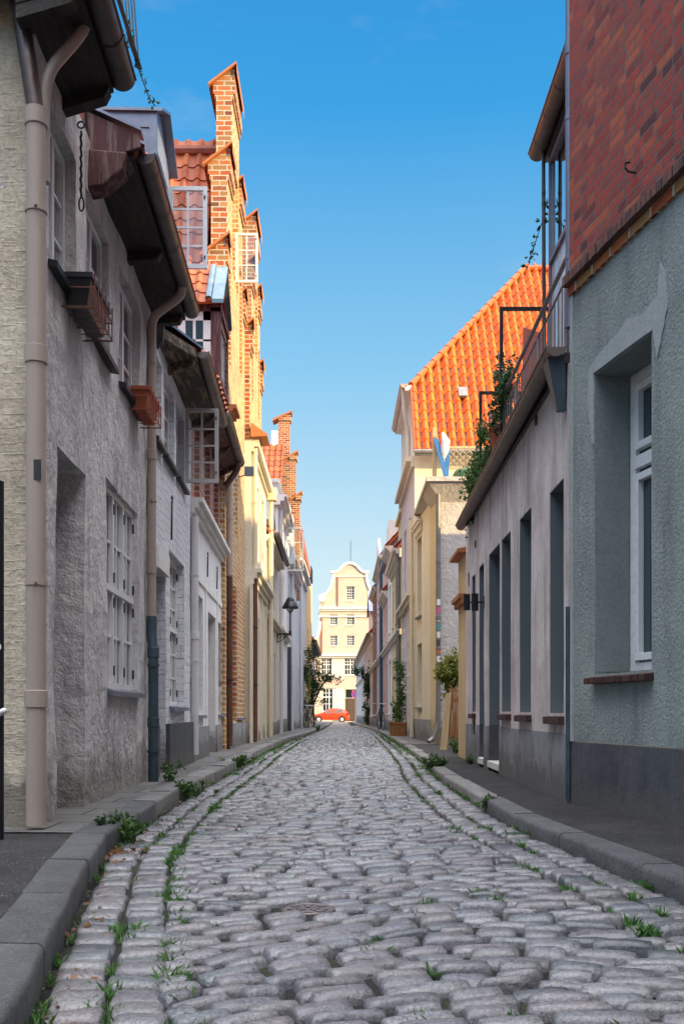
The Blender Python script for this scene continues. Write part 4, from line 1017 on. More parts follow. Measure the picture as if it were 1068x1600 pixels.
mb.build('cornice', 'trim_cream', H); mb = MB(); mb.boxF(FH, .003, uT - .003, -.05, .06, 6.05, 6.15); mb.boxF(FH, .003, uT - .003, -.05, .16, 6.15, 6.31); mb.build('eaves_moulding', 'trim_cream', H)
for xx in (391.5, 399.2, 407, 414): mb = MB(); mb.boxF(FH, FH.px(xx), FH.px(xx) + .22, -.02, .035, -.1, 3.3); mb.build('pilaster', 'trim_cream', H)
prof = [(0, .4, 8.4), (.4, 1.0, 9.9), (1.0, 2.1, 11.15), (2.1, 2.7, 10.0), (2.7, 3.2, 8.5)]
nb = [(a + .14, b - .14, zt - 2.6, zt - 1.0, .1) for a, b, zt in prof[1:4]]
stepped_wall(FH, prof, nb, -.03, .34, H, 'gold_brick', zbase=6.32)
for a, b, zt in prof: pinnacle(FH, a, b, zt, -.03, .34, H, 'pier_brick')
for q0, q1, q2 in ((-.012, 6.3, 8.1), (.388, 8.4, 9.6), (.988, 9.9, 10.85)): mb = MB(); mb.boxF(FH, q0, q0 + .022, -.375, -.026, q1, q2); mb.build('gable_end_face', 'pier_brick', H)
mb = MB(); mb.prism([(-9, 20.7, 6.2), (-2.3, 20.7, 6.2), (-2.3, 22.2, 9.6), (-9, 22.2, 9.6)], [(-9, 20.7, 6.1), (-2.3, 20.7, 6.1), (-2.3, 22.2, 9.5), (-9, 22.2, 9.5)]); mb.prism([(-9, 22.2, 9.6), (-2.3, 22.2, 9.6), (-2.3, 24, 6.2), (-9, 24, 6.2)], [(-9, 22.2, 9.5), (-2.3, 22.2, 9.5), (-2.3, 24, 6.1), (-9, 24, 6.1)]); mb.build('roof', 'old_tile', H)
mb = MB(); mb.hexa([FH.pt(-.1, 0, 6.32), FH.pt(.7, 0, 6.32), FH.pt(.7, .34, 6.34), FH.pt(-.1, .34, 6.34), FH.pt(-.1, 0, 6.62), FH.pt(.7, 0, 6.62), FH.pt(.7, .34, 6.38), FH.pt(-.1, .34, 6.38)]); mb.build('canopy_board', 'coping_tile', H)
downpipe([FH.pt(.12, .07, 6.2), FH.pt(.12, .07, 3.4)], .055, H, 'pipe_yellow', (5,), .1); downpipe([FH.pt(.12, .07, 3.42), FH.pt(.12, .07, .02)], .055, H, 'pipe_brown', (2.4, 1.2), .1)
downpipe([FH.pt(uT - .1, .12, 6.1), FH.pt(uT - .1, .10, .02)], .065, H, 'pipe_yellow', (4.2, 2.0), .1, (1.9,))
mb = MB(); mb.boxF(FH, uT - .24, uT + .05, .03, .25, 5.95, 6.25); mb.build('rain_hopper', 'pipe_yellow', H)

# ---------------------------------------------------------------- LEFT SIDE, farther down
FI = Fac(-1.93, 24.95, -.006, 'L'); uI = FI.uz(30.55)
H = thing('gabled_dormer_house', 'low pale house with grey zinc gabled dormer under the white attic', 'house', FI.pt(2.8, -3, 0))
zb = -.3
o1 = [op(FI, 423.5, 426, .75, 2.35, .1), op(FI, 428, 430, .1, 2.35, .1), op(FI, 422, 424.5, 3.55, 4.7, .1), op(FI, 427, 429, 3.55, 4.7, .1)]
wall(FI, 0, uI, zb, 5.1, o1, .1, D=5).build('wall', 'pale_plaster', H)
window(FI, o1[0], H, 'red_wood', 2, 3, (.65,), .08, .06, .03); door(FI, o1[1], H, 'brown_door', .09)
for o in o1[2:]: window(FI, o, H, 'white_paint', 2, 3, (), .08, .05, .025)
mb = MB()
for n1, z0, z1 in ((.07, 3.0, 3.1), (.15, 3.1, 3.2)): mb.boxF(FI, .003, uI - .003, -.05, n1, z0, z1)
mb.build('string_course', 'trim_cream', H); mb = MB(); mb.boxF(FI, .003, uI - .003, -.05, .08, 4.95, 5.0); mb.boxF(FI, .003, uI - .003, -.05, .2, 5.0, 5.1); mb.build('cornice', 'trim_cream', H)
mb = MB(); mb.boxF(FI, .004, uI - .004, -.02, .03, zb, .35); mb.build('plinth', 'grey_plinth', H)
gutter(FI, 0.1, uI, .28, 5.16, .07, H, 'gutter_dark', 1.2)
roof_slab(FI, 0, uI, .2, 5.2, -2.4, 7.6, H, 'old_tile'); roof_slab(FI, 0, uI, -4.9, 5.1, -2.4, 7.6, H, 'red_wood')
u = FI.uz(27.6)
mb = wall(FI, u, u + 1.3, 5.0, 6.0, [(u + .3, u + 1.0, 5.3, 5.95)], .06, n=-.1, D=1.6); mb.add([FI.pt(u, -.1, 6.0), FI.pt(u + 1.3, -.1, 6.0), FI.pt(u + .65, -.1, 6.55)], [(0, 1, 2)]); mb.build('dormer_front', 'pale_plaster', H)
window(FI, (u + .3, u + 1.0, 5.3, 5.95), H, 'white_paint', 2, 2, (), .05, .05, n=-.1)
mb = MB()
for s0, s1 in ((u - .1, u + .65), (u + 1.4, u + .65)):
    q = [FI.pt(s0, .02, 5.92), FI.pt(s1, .02, 6.6), FI.pt(s1, -2.2, 6.6), FI.pt(s0, -2.2, 5.92)]; mb.prism(q, [(a, b, c + .05) for a, b, c in q])
mb.build('dormer_roof', 'blue_zinc', H)
downpipe([FI.pt(.9, .07, 5.0), FI.pt(.9, .07, -.1)], .06, H, 'pipe_grey', (2.4,), .1)

FJ = Fac(-1.97, 30.6, -.004, 'L'); uJ = FJ.uz(36)
H = thing('white_attic_house', 'white house with tall square attic, open casement and moulded cornice', 'house', FJ.pt(2.7, -3, 0))
o1 = [op(FJ, 436, 437.5, .8, 2.7, .1), op(FJ, 440.5, 442, .1, 2.7, .1), op(FJ, 435.5, 437.5, 3.7, 5.2, .1), op(FJ, 441, 443, 3.7, 5.2, .1), op(FJ, 435.5, 437.5, 5.8, 6.8, .1), op(FJ, 441, 443, 5.8, 6.8, .1)]
wall(FJ, 0, uJ, zb, 7.1, o1, .1, D=6).build('wall', 'white_plaster', H)
for i, o in enumerate(o1):
    if i == 1: door(FJ, o, H, 'slate_door', .09)
    else: window(FJ, o, H, 'white_paint', 2, 3, (), .08, .05, .025)
mb = MB()
for n1, z0, z1 in ((.08, 7.0, 7.12), (.2, 7.12, 7.24), (.28, 7.24, 7.32)): mb.boxF(FJ, -.1, uJ, -2.2, n1, z0, z1)
mb.build('cornice', 'trim_white', H); mb = MB(); mb.boxF(FJ, .004, uJ, -.02, .1, 3.1, 3.2); mb.boxF(FJ, .004, uJ, -.02, .18, 3.2, 3.28); mb.build('string_course', 'trim_white', H)
mb = MB(); mb.boxF(FJ, .1, 2.2, -1.2, -.02, 7.32, 7.72); mb.boxF(FJ, .0, 2.3, -1.3, .06, 7.72, 7.82); mb.build('attic_block', 'trim_white', H)
mb = MB(); mb.boxF(FJ, .004, uJ, -.02, .03, zb, .4); mb.build('plinth', 'grey_plinth', H)
casement(FJ, FJ.px(444), .05, 5.5, 7.0, .62, H, 'white_paint', 2, 3)
downpipe([FJ.pt(.3, .08, 6.9), FJ.pt(.3, .08, -.1)], .06, H, 'pipe_white', (2.4,), .1)

FK = Fac(-1.99, 36.02, .004, 'L')
H = thing('pale_blue_house', 'narrow pale blue house behind the wall lamp with curved cornice', 'house', FK.pt(3.4, -3, 0))
uK = FK.uz(43)
o1 = [op(FK, a, b, c, d, .1) for (a, b, c, d) in ((451.5, 453, .6, 2.6), (457, 458.2, -.1, 2.6), (450.5, 452, 3.6, 5.4), (454, 455.2, 3.6, 5.4), (457.5, 458.6, 3.6, 5.4))]
wall(FK, 0, uK, -.4, 7.0, o1, .1, D=6).build('wall', 'blue_plaster', H)
for i, o in enumerate(o1):
    if i == 1: door(FK, o, H, 'slate_door', .09)
    else: window(FK, o, H, 'white_paint', 2, 3, (), .08, .06, .03)
mb = MB()
for n1, z0, z1 in ((.1, 5.9, 6.05), (.25, 6.05, 6.2), (.35, 6.2, 6.3), (.1, 6.9, 7.05)): mb.boxF(FK, .3, uK - .2, -.05, n1, z0, z1)
mb.build('cornice', 'trim_white', H)
mb = MB()
for a in (2.2, 4.2): mb = MB(); mb.boxF(FK, a, a + .9, -1.2, -.02, 7.0, 8.6); mb.build('attic_block', 'trim_white', H)
mb = MB(); mb.boxF(FK, .6, 3.2, -.02, .04, -.4, .45); mb.build('plinth', 'brown_brick', H)
downpipe([FK.pt(2.1, .08, 6.8), FK.pt(2.1, .08, -.2)], .06, H, 'pipe_white', (2.4,), .1); downpipe([FK.pt(.2, .08, 3), FK.pt(.2, .08, -.2)], .07, H, 'pipe_slate', (2.4,), .1)

FL2 = Fac(-1.96, 43.05, .006, 'L'); uL = FL2.uz(52)
H = thing('stepped_party_gable_house', 'grey blue house with stepped orange brick party gable and pantiled roof', 'house', FL2.pt(4, -3, -.1))
o1 = [op(FL2, a, b, c, d, .1) for (a, b, c, d) in ((464.8, 466, .5, 2.6), (468, 469.4, .5, 2.6), (472, 473, -.2, 2.6), (464.8, 466, 3.6, 5.4), (468.4, 469.4, 3.6, 5.4), (472, 473, 3.6, 5.4))]
wall(FL2, 0, uL, -.4, 7.6, o1, .1, D=6).build('wall', 'blue_plaster', H)
for i, o in enumerate(o1):
    if i == 2: door(FL2, o, H, 'brown_door', .09)
    else: window(FL2, o, H, 'white_paint', 2, 3, (), .08, .07, .03)
for (xa, xb, zt) in ((-2.74, -2.26, 13.45), (-2.26, -2.0, 11.75), (-2.0, -1.82, 10.0)):
    mb = MB(); mb.box(xa, xb, 43.0, 43.5, 5.5 if xa > -2.6 else 6.5, zt); mb.box(xa - .0, xb + .06, 42.94, 43.56, zt - .22, zt)
    st = mb.build('gable_step', 'pier_brick', H)
    c = MB(); c.hexa([(xa - .25, 42.9, zt - .25), (xb + .1, 42.9, zt + .12), (xb + .1, 43.6, zt + .12), (xa - .25, 43.6, zt - .25), (xa - .25, 42.9, zt - .17), (xb + .1, 42.9, zt + .20), (xb + .1, 43.6, zt + .20), (xa - .25, 43.6, zt - .17)]); c.build('coping', 'coping_tile', st)
mb = MB(); mb.box(-3.05, -2.74, 43.02, 43.4, 8, 12.8); mb.build('chimney', 'trim_white', H)
slp = Vector((0, 1, 1.25)).normalized()
mb = pantile((-7.5, 39.2, 7.4), (1, 0, 0), slp, 4.95, 6.1, None, .25, .36, .04, .026, ku=7); mb.build('roof', 'red_tile', H, angle=35)
mb = MB(); mb.box(-7.5, -2.55, 43.1, 49, 7.2, 12.1); mb.build('roof_back', 'old_tile', H)
mb = MB(); mb.boxF(FL2, .01, uL, -.02, .12, 6.9, 7.2); mb.boxF(FL2, .01, uL, -.02, .3, 7.2, 7.32); mb.build('cornice', 'trim_white', H)
downpipe([FL2.pt(2.6, .08, 6.8), FL2.pt(2.6, .08, -.2)], .07, H, 'pipe_white', (2.4,), .1)

FM_ = Fac(-1.9, 52.05, .01, 'L')
H = thing('ochre_gable_house', 'tall ochre house showing its bare side gable above the lamp', 'house', FM_.pt(3, -3, -.1))
uM = FM_.uz(60)
wall(FM_, 0, uM, -.5, 8.6, [op(FM_, 480, 481, .6, 2.6, .1), op(FM_, 480, 481, 3.6, 5.2, .1), op(FM_, 482, 483, 3.6, 5.2, .1)], .1, D=5).build('wall', 'ochre_plaster', H)
for z0, z1, xs_ in ((.6, 2.6, (480, 481)), (3.6, 5.2, (480, 481)), (3.6, 5.2, (482, 483))): window(FM_, op(FM_, xs_[0], xs_[1], z0, z1), H, 'white_paint', 2, 3, (), .08, .08)
mb = MB(); mb.add([(-1.9, 52.05, 8.6), (-6.9, 52.05, 8.6), (-3.2, 52.05, 11.6), (-2.4, 52.05, 11.2)], [(0, 1, 2, 3)]); mb.build('gable', 'ochre_plaster', H)
mb = MB(); q = [(-1.86, 52.02, 8.5), (-2.38, 52.02, 11.25), (-2.3, 60, 11.25), (-1.78, 60, 8.5)]; mb.prism(q, [(a - .1, b, c + .1) for a, b, c in q]); q = [(-2.4, 52, 11.25), (-3.2, 52, 11.65), (-3.2, 60, 11.65), (-2.4, 60, 11.25)]; mb.prism(q, [(a, b, c + .1) for a, b, c in q]); mb.build('roof', 'old_tile', H)
mb = MB(); mb.boxF(FM_, .2, 2.0, 0, .3, 7.6, 7.72); mb.boxF(FM_, .2, 2.0, .25, .3, 7.72, 8.3); mb.build('balcony', 'iron', H)

FN = Fac(-2.1, 60.1, .0, 'L')
H = thing('overhanging_eaves_house', 'shaded house with deep dark eaves behind the bushy street tree', 'house', FN.pt(5, -3, -.15))
uN = FN.uz(76)
ow = [(1.5, 2.8, .6, 2.6, .1), (4.5, 5.8, .6, 2.6, .1), (8, 9.2, -.3, 2.6, .1), (1.5, 2.8, 3.2, 4.6, .1), (4.5, 5.8, 3.2, 4.6, .1), (8, 9.2, 3.2, 4.6, .1)]
wall(FN, 0, uN, -.5, 5.2, ow, .1, D=5).build('wall', 'pale_plaster', H)
for o in ow: window(FN, o, H, 'white_paint', 2, 3, (), .08, .1, .04)
roof_slab(FN, -.3, uN, .42, 5.0, -2.2, 8.0, H, 'old_tile')
mb = MB(); mb.boxF(FN, 0, uN, -.05, .4, 4.85, 5.0); mb.build('soffit', 'soffit', H)
gutter(FN, -.2, uN, .47, 5.0, .09, H, 'gutter_dark', 3)
mb = MB(); mb.boxF(FN, 9, 10.2, -1.9, -1.0, 6, 9.8); mb.boxF(FN, 8.9, 10.3, -2.0, -.9, 9.5, 9.7); mb.tube([FN.pt(9.3, -1.4, 9.8), FN.pt(9.3, -1.4, 10.1), FN.pt(9.9, -1.4, 10.1), FN.pt(9.9, -1.4, 9.8)], .04, 6); mb.build('chimney', 'peach_plaster', H)
mb = MB(); mb.boxF(FN, 9.01, 10.19, -.98, -.1, 5, 8.0); mb.build('chimney_wall', 'brown_brick', H)

# ---------------------------------------------------------------- FAR HOUSE across the end of the street
class FacX:
    def __init__(s, x0, y0): s.x0, s.y0 = x0, y0
    def pt(s, u, n, z): return (s.x0 + u, s.y0 - n, z)
    def px(s, x, n=0): return (x - CX) / FPX * (s.y0 - n) - s.x0
    def h(s, x, y, n=0): return CH + (CY - y) / FPX * (s.y0 - n)
FF = FacX(.88, 110.0)
H = thing('curved_gable_house', 'sunlit peach house with white curved baroque gable closing the street', 'house', (.88, 113, zg(112)))
half = [(4.3, -.7), (4.3, 8.2), (3.95, 8.5), (3.6, 9.0), (3.38, 9.7), (3.3, 10.6), (3.3, 13.1), (3.05, 13.55), (2.6, 13.75), (2.25, 14.2), (2.0, 14.9), (1.86, 15.6), (1.84, 16.05), (1.45, 16.15), (1.1, 16.45), (.8, 16.8), (.4, 17.05), (0, 17.12)]
out = [(-a, b) for a, b in half] + [(a, b) for a, b in reversed(half[:-1])]
wins = [(540.5, 553.5, 916, 939), (515, 527, 960, 976.5), (541, 553.5, 960, 976.5), (515, 527, 993, 1009), (541, 553.5, 993, 1009), (501, 518.5, 1028, 1055), (537, 557, 1028, 1055), (503, 525, 1075, 1112)]
W_ = [(FF.px(a), FF.px(b), FF.h(0, d), FF.h(0, c)) for a, b, c, d in wins]
dF = (FF.px(539), FF.px(562), FF.h(0, 1127), FF.h(0, 1077))
mb = wall(FF, -3.3, 3.3, -.7, 13.1, [w + (.16,) for w in W_[1:]] + [dF + (.16,)], .16)
up_ = wall(FF, -1.84, 1.84, 13.1, 16.05, [W_[0] + (.16,)], .16); mb.add(up_.v, up_.f)
def poly(mb, pts, n0=0.0, n1=-.5):
    mb.prism([FF.pt(a, n0, b) for a, b in pts], [FF.pt(a, n1, b) for a, b in pts])
for sg in (-1, 1):
    poly(mb, [(sg * 3.3, -.7), (sg * 4.3, -.7), (sg * 4.3, 8.2), (sg * 3.95, 8.5), (sg * 3.6, 9.0), (sg * 3.38, 9.7), (sg * 3.3, 10.6)])
    poly(mb, [(sg * 1.84, 13.1), (sg * 3.3, 13.1), (sg * 3.05, 13.55), (sg * 2.6, 13.75), (sg * 2.25, 14.2), (sg * 2.0, 14.9), (sg * 1.84, 15.6)])
poly(mb, [(-1.84, 16.05), (-1.45, 16.15), (-1.1, 16.45), (-.8, 16.8), (-.4, 17.05), (0, 17.12), (.4, 17.05), (.8, 16.8), (1.1, 16.45), (1.45, 16.15), (1.84, 16.05)])
mb.box(-3.4, 5.2, 110.45, 122, -.7, 9); mb.build('wall', 'peach_plaster', H)
for i, w in enumerate(W_): window(FF, w, H, 'white_paint', 3 if i < 5 else 4, 5 if i == 0 else 4, () if i < 5 else (.62,), .12, .10 if i >= 5 else .08, .055, 'glass', 'trim_white', sash=1 if i < 5 else 2)
door(FF, dF, H, 'brown_door', .14, transom=dF[2] + (dF[3] - dF[2]) * .72)
mb = MB()
for n1, z0, z1 in ((.12, 11.75, 11.95), (.25, 11.95, 12.2), (.1, 11.1, 11.25), (.12, 6.6, 6.8), (.28, 6.8, 7.05), (.08, 15.55, 15.65)):
    hw = 3.42 if z0 > 8 else 4.3
    if z0 > 15: hw = 1.8
    mb.boxF(FF, -hw, hw, -.02, n1, z0, z1)
for k in range(len(half) - 1):
    (a0, b0), (a1, b1) = half[k], half[k + 1]
    if b0 < 8.1 or (abs(a0 - 3.3) < .01 and abs(a1 - 3.3) < .01): continue
    for sg in (-1, 1):
        d = Vector((a1 - a0, b1 - b0)); d.normalize(); pn = Vector((d.y, -d.x)) * .10
        q = [(sg * a0, b0), (sg * a1, b1), (sg * (a1 - pn.x * 1.8), b1 - pn.y * 1.8), (sg * (a0 - pn.x * 1.8), b0 - pn.y * 1.8)]
        q = [(sg * (a0 + pn.x), b0 + pn.y), (sg * (a1 + pn.x), b1 + pn.y), q[2], q[3]]
        poly(mb, q, .14, -.55)
for sg in (-1, 1):
    mb.lathe(FF.pt(sg * 3.05, .1, 13.2), [(0, .12), (.42, .12), (.42, -.1)], 16, (0, -1, 0)); mb.boxF(FF, sg * 1.9 - .25, sg * 1.9 + .25, -.5, .2, 15.95, 16.2)
mb.build('gable_moulding', 'trim_white', H)
mb = MB(); mb.boxF(FF, -3.28, 3.28, -.02, .02, 2.9, 6.4); mb.f = []; mb.v = []
for a, b in ((-2.0, -.75),): mb.boxF(FF, a, b, -.02, .025, 4.2, 6.45)
mb.boxF(FF, -1.9, -.65, -.02, .025, -.6, 3.2); mb.build('pale_wall_patch', 'pale_plaster', H)  # paler sheets on the wall between the lower openings
mb = MB()
q = [(-2.4, 110.6, 9.2), (-.2 + .88, 110.6, 16.6), (-.2 + .88, 122, 16.6), (-3.4, 122, 9)]
mb.add([(-2.42, 110.6, 10), (.88, 110.6, 16.4), (.88, 122, 16.4), (-2.42, 122, 10), (4.18, 110.6, 10), (4.18, 122, 10)], [(0, 1, 2, 3), (1, 4, 5, 2)]); mb.build('roof', 'old_tile', H)
mb = MB(); mb.tube([(.95, 110.3, 17.0), (.95, 110.3, 19.6)], .03, 6); mb.build('antenna', 'iron', H)
mb = MB(); mb.boxF(FF, -1.42, -1.30, -.02, .1, 12.25, 15.5); mb.boxF(FF, -3.2, -3.05, -.02, .1, 7.1, 11.0); mb.build('downpipe', 'terracotta', H)
# houses flanking the cross street
for nm, lab, x0, x1, h, m_ in (('terrace_house', 'plain sunlit house half hidden left of the curved gable', -13, -3.6, 9.0, 'peach_plaster'), ('terrace_house', 'plain pale house hidden right of the curved gable', 5.4, 14, 9.0, 'pale_plaster')):
    H = thing(nm, lab, 'house', ((x0 + x1) / 2, 115, zg(112)))
    FX = FacX(x0, 110.5); wd = x1 - x0
    ow = [(wd * (i + .3) / 3, wd * (i + .62) / 3, z, z + 1.7, .12) for i in range(3) for z in (.6, 3.6, 6.4)]
    mb = wall(FX, 0, wd, -.7, h, ow, .12); mb.box(x0 + .01, x1 - .01, 110.9, 120, -.7, h - .02); mb.build('wall', m_, H)
    for o in ow: window(FX, o, H, 'white_paint', 2, 3, (), .1, .1, .05)
    mb = MB(); q = [(x0, 110.2, h), (x1, 110.2, h), (x1, 115, h + 4), (x0, 115, h + 4)]; mb.prism(q, [(a, b, c + .15) for a, b, c in q]); q = [(x0, 115, h + 4), (x1, 115, h + 4), (x1, 120, h), (x0, 120, h)]; mb.prism(q, [(a, b, c + .15) for a, b, c in q]); mb.build('roof', 'red_tile', H)

# no-parking sign on a post
mb = MB(); sx, sy = 1.42, 105.5
s_ = thing('parking_sign', 'round red and blue no parking sign at the far corner', 'sign', (sx, sy, zg(105) - .1))
mb.tube([(sx, sy, zg(105) - .1), (sx, sy, 2.9)], .04, 8); mb.build('post', 'pipe_grey', s_)
mb = MB(); mb.lathe((sx, sy - .06, 2.5), [(.0, .0), (.42, .0), (.42, -.03), (0, -.03)], 28, (0, -1, 0)); disc = mb.build('sign_disc', 'sign_blue', s_)
mb = MB(); mb.lathe((sx, sy - .064, 2.5), [(.33, .004), (.42, .004), (.42, .012), (.33, .012)], 28, (0, -1, 0))
a = math.radians(45); d = Vector((math.cos(a), 0, -math.sin(a))); e = Vector((d.z, 0, -d.x)); c = Vector((sx, sy - .07, 2.5))
mb.prism([c - d * .36 - e * .04, c + d * .36 - e * .04, c + d * .36 + e * .04, c - d * .36 + e * .04], [p + Vector((0, -.006, 0)) for p in (c - d * .36 - e * .04, c + d * .36 - e * .04, c + d * .36 + e * .04, c - d * .36 + e * .04)]); mb.build('sign_ring', 'sign_red', disc)

# ---------------------------------------------------------------- red hatchback
def make_car():
    cz = zg(106.5) - .112; cx = -1.2; cy = 106.5
    H = thing('parked_car', 'small orange red hatchback standing across the end of the street', 'car', (cx, cy, cz))
    st = [(-2.0, .62, .64, .70, .55), (-1.93, .70, .74, .78, .6), (-1.6, .80, .83, .82, .66), (-1.0, .92, .96, .84, .72), (-.85, .94, 1.02, .84, .70), (-.15, .95, 1.43, .84, .58), (.4, .96, 1.48, .84, .58), (1.15, .97, 1.44, .84, .57), (1.62, .98, 1.22, .83, .58), (1.85, .93, 1.0, .80, .62), (1.97, .60, .64, .74, .6)]
    vs = []; n = 10
    for (x, belt, top, w, wt) in st:
        half = [(w * .93, .24), (w, .40), (w * 1.0, .62 if belt > .65 else .55), (w * .965, belt), (wt, top)]
        vs += [(cx + x, cy - a, cz + b) for a, b in half] + [(cx + x, cy + a, cz + b) for a, b in reversed(half)]
    mb = MB(); fs = [(i * n + k, i * n + (k + 1) % n, (i + 1) * n + (k + 1) % n, (i + 1) * n + k) for i in range(len(st) - 1) for k in range(n)]
    fs += [tuple(range(n)), tuple((len(st) - 1) * n + k for k in range(n))]; mb.add(vs, fs); mb.build('body', 'car_red', H, angle=40)
    def side(pts, y, nm, mt, par=H):
        mb = MB(); mb.prism([(cx + a, cy - (y(b) + .004), cz + b) for a, b in pts], [(cx + a, cy - (y(b) - .02), cz + b) for a, b in pts]); return mb.build(nm, mt, par)
    yb = lambda b: .815 - (b - .95) * .50
    side([(-.62, .98), (.28, .99), (.28, 1.37), (-.1, 1.37)], yb, 'window', 'glass'); side([(.40, .99), (1.28, 1.0), (1.12, 1.37), (.40, 1.38)], yb, 'window', 'glass')
    side([(-.66, .36), (.34, .36), (.34, .375), (-.66, .375)], lambda b: .845, 'door_seam', 'black_iron')
    mb = MB(); q = [(cx - .82, cy - .62, cz + 1.035), (cx - .82, cy + .62, cz + 1.035), (cx - .18, cy + .54, cz + 1.425), (cx - .18, cy - .54, cz + 1.425)]; mb.prism(q, [(a - .012, b, c + .012) for a, b, c in q]); mb.build('windscreen', 'glass', H)
    for x in (-1.27, 1.20):
        for sy_ in (-1, 1):
            mb = MB(); mb.lathe((cx + x, cy + sy_ * .74, cz + .30), [(0, -.1), (.30, -.1), (.315, 0), (.30, .1), (.2, .11), (.2, .08)], 24, (0, sy_, 0)); w = mb.build('wheel', 'tyre', H, angle=40)
            mb = MB(); mb.lathe((cx + x, cy + sy_ * .74, cz + .30), [(0, .10), (.06, .115), (.17, .115), (.205, .105)], 24, (0, sy_, 0)); mb.build('rim', 'alloy', w, smooth=True)
    for x in (-1.27, 1.20):
        mb = MB(); mb.lathe((cx + x, cy - .842, cz + .31), [(0, .004), (.36, .004), (.36, -.02)], 24, (0, -1, 0)); mb.build('wheel_arch', 'black_iron', H)
    for s_ in (-1, 1):
        mb = MB(); mb.hexa([(cx - 1.98, cy + s_ * .42, cz + .60), (cx - 1.7, cy + s_ * .825, cz + .66), (cx - 1.6, cy + s_ * .825, cz + .76), (cx - 1.94, cy + s_ * .42, cz + .70), (cx - 1.97, cy + s_ * .42, cz + .66), (cx - 1.66, cy + s_ * .83, cz + .72), (cx - 1.55, cy + s_ * .83, cz + .8), (cx - 1.9, cy + s_ * .42, cz + .76)]); mb.build('headlight', 'lamp_white', H)
        mb = MB(); mb.box(cx + 1.72, cx + 1.93, cy + s_ * .80 - .03, cy + s_ * .80 + .03, cz + .72, cz + 1.0); mb.build('tail_light', 'red_plastic', H)
    mb = MB(); mb.box(cx - .72, cx - .58, cy - .96, cy - .84, cz + .95, cz + 1.06); mb.build('wing_mirror', 'car_red', H)
    mb = MB(); mb.box(cx - .0, cx + .16, cy - .87, cy - .83, cz + .80, cz + .83); mb.box(cx - .0, cx + .16, cy + .83, cy + .87, cz + .80, cz + .83); mb.build('door_handle', 'car_red', H)
make_car()

# ---------------------------------------------------------------- RIGHT SIDE
# --- near house: roughcast below, red brick above
F1 = Fac(3.90, -4.0, -.205, 'R'); u1 = F1.uz(7.07)
H = thing('red_brick_house', 'house of dark red brick above grey green roughcast with one deep white window', 'house', F1.pt(u1 - 3, -3, 0))
ow = (F1.px(1017), F1.px(928), .90, 2.93, .27)
wall(F1, 0, u1, .44, 3.60, [ow], .27, .006, D=8, cell=.25).build('wall', 'green_roughcast', H, angle=60)
mb = MB(); mb.boxF(F1, 0, u1 - .002, -.1, .006, -.2, .437); mb.build('plinth', 'dark_plinth', H)
mb = MB(); mb.boxF(F1, -.02, u1 + .012, -8, .014, 3.79, 8.6); mb.build('upper_wall', 'red_brick', H)
mb = MB(); mb.boxF(F1, -.02, u1 + .016, -.3, .022, 3.602, 3.665); mb.build('brick_band', 'pier_brick', H)
mb = MB(); mb.hexa([F1.pt(-.02, -.3, 3.668), F1.pt(u1 + .03, -.3, 3.668), F1.pt(u1 + .03, .055, 3.668), F1.pt(-.02, .055, 3.668), F1.pt(-.02, -.3, 3.79), F1.pt(u1 + .03, -.3, 3.79), F1.pt(u1 + .03, .018, 3.788), F1.pt(-.02, .018, 3.788)])
u = .0
while u < u1 + .02:
    mb.boxF(F1, u, u + .054, .05, .062 + random.uniform(-.003, .006), 3.672, 3.735 + random.uniform(-.006, .006)); u += .06
mb.build('dentil_course', 'dentil_brick', H)
window(F1, ow, H, 'pvc_white', 1, 2, (.70,), .26, .075, .03, 'glass_teal', None, sash=1)
w = [c for c in H.children if c.name.startswith('window')][0]
ua, ub = ow[0], ow[1]
mb = MB()
for z0, z1 in ((.99, 2.24), (2.40, 2.84)):                   # inner sash frames
    for a, b, c, d in ((ua + .085, ua + .135, z0, z1), (ub - .135, ub - .085, z0, z1), (ua + .135, ub - .135, z0, z0 + .05), (ua + .135, ub - .135, z1 - .05, z1)): mb.boxF(F1, a, b, -.29, -.245, c, d)
mb.build('sash_frame', 'pvc_white', w, bevel=.004)
mb = MB(); u = ua - .03
while u < ub + .02:
    q = min(.072, ub + .035 - u); a = u + .002; b = u + q - .002; j = random.uniform(-.003, .003)
    mb.hexa([F1.pt(a, -.26, .84), F1.pt(b, -.26, .84), F1.pt(b, .07 + j, .835), F1.pt(a, .07 + j, .835), F1.pt(a, -.26, .925), F1.pt(b, -.26, .925), F1.pt(b, .07 + j, .875), F1.pt(a, .07 + j, .875)]); u += .074
mb.build('sill', 'sill_brick', w, bevel=.003)
mb = MB(); mb.boxF(F1, ub - .006, ub - .001, -.25, -.003, .92, 2.92); mb.boxF(F1, ua + .001, ua + .006, -.25, -.003, .92, 2.92); mb.boxF(F1, ua + .001, ub - .001, -.25, -.003, 2.922, 2.928); mb.build('shade_lining', 'smooth_shade_reveal', H)  # thin lining whose darker grey puts shade into the recess
pts = []                                                      # lighter repair patch round the window head
top = [(ua - .20, 3.02), (ua - .16, 3.22), (ua - .11, 3.30), (ua - .08, 3.12), (ua + .1, 3.07), (ua + .3, 3.12), (ub - .35, 3.08), (ub - .1, 3.04), (ub + .07, 3.0), (ub + .09, 2.75), (ub + .03, 2.5), (ub + .001, 2.45), (ub + .001, 2.935), (ua - .02, 2.935), (ua - .08, 2.75), (ua - .13, 2.85)]
mb = MB(); k = 5; sub = []
for (a, b), (c, d) in zip(top, top[1:] + top[:1]):
    for i in range(k): t = i / k; sub.append((a + (c - a) * t + .012 * nz((a + t, b, 3), 9), b + (d - b) * t + .012 * nz((a, b + t, 7), 9)))
mb.prism([F1.pt(a, .0, b) for a, b in sub], [F1.pt(a, .0085, b) for a, b in sub]); mb.build('plaster_patch', 'patch_plaster', H)
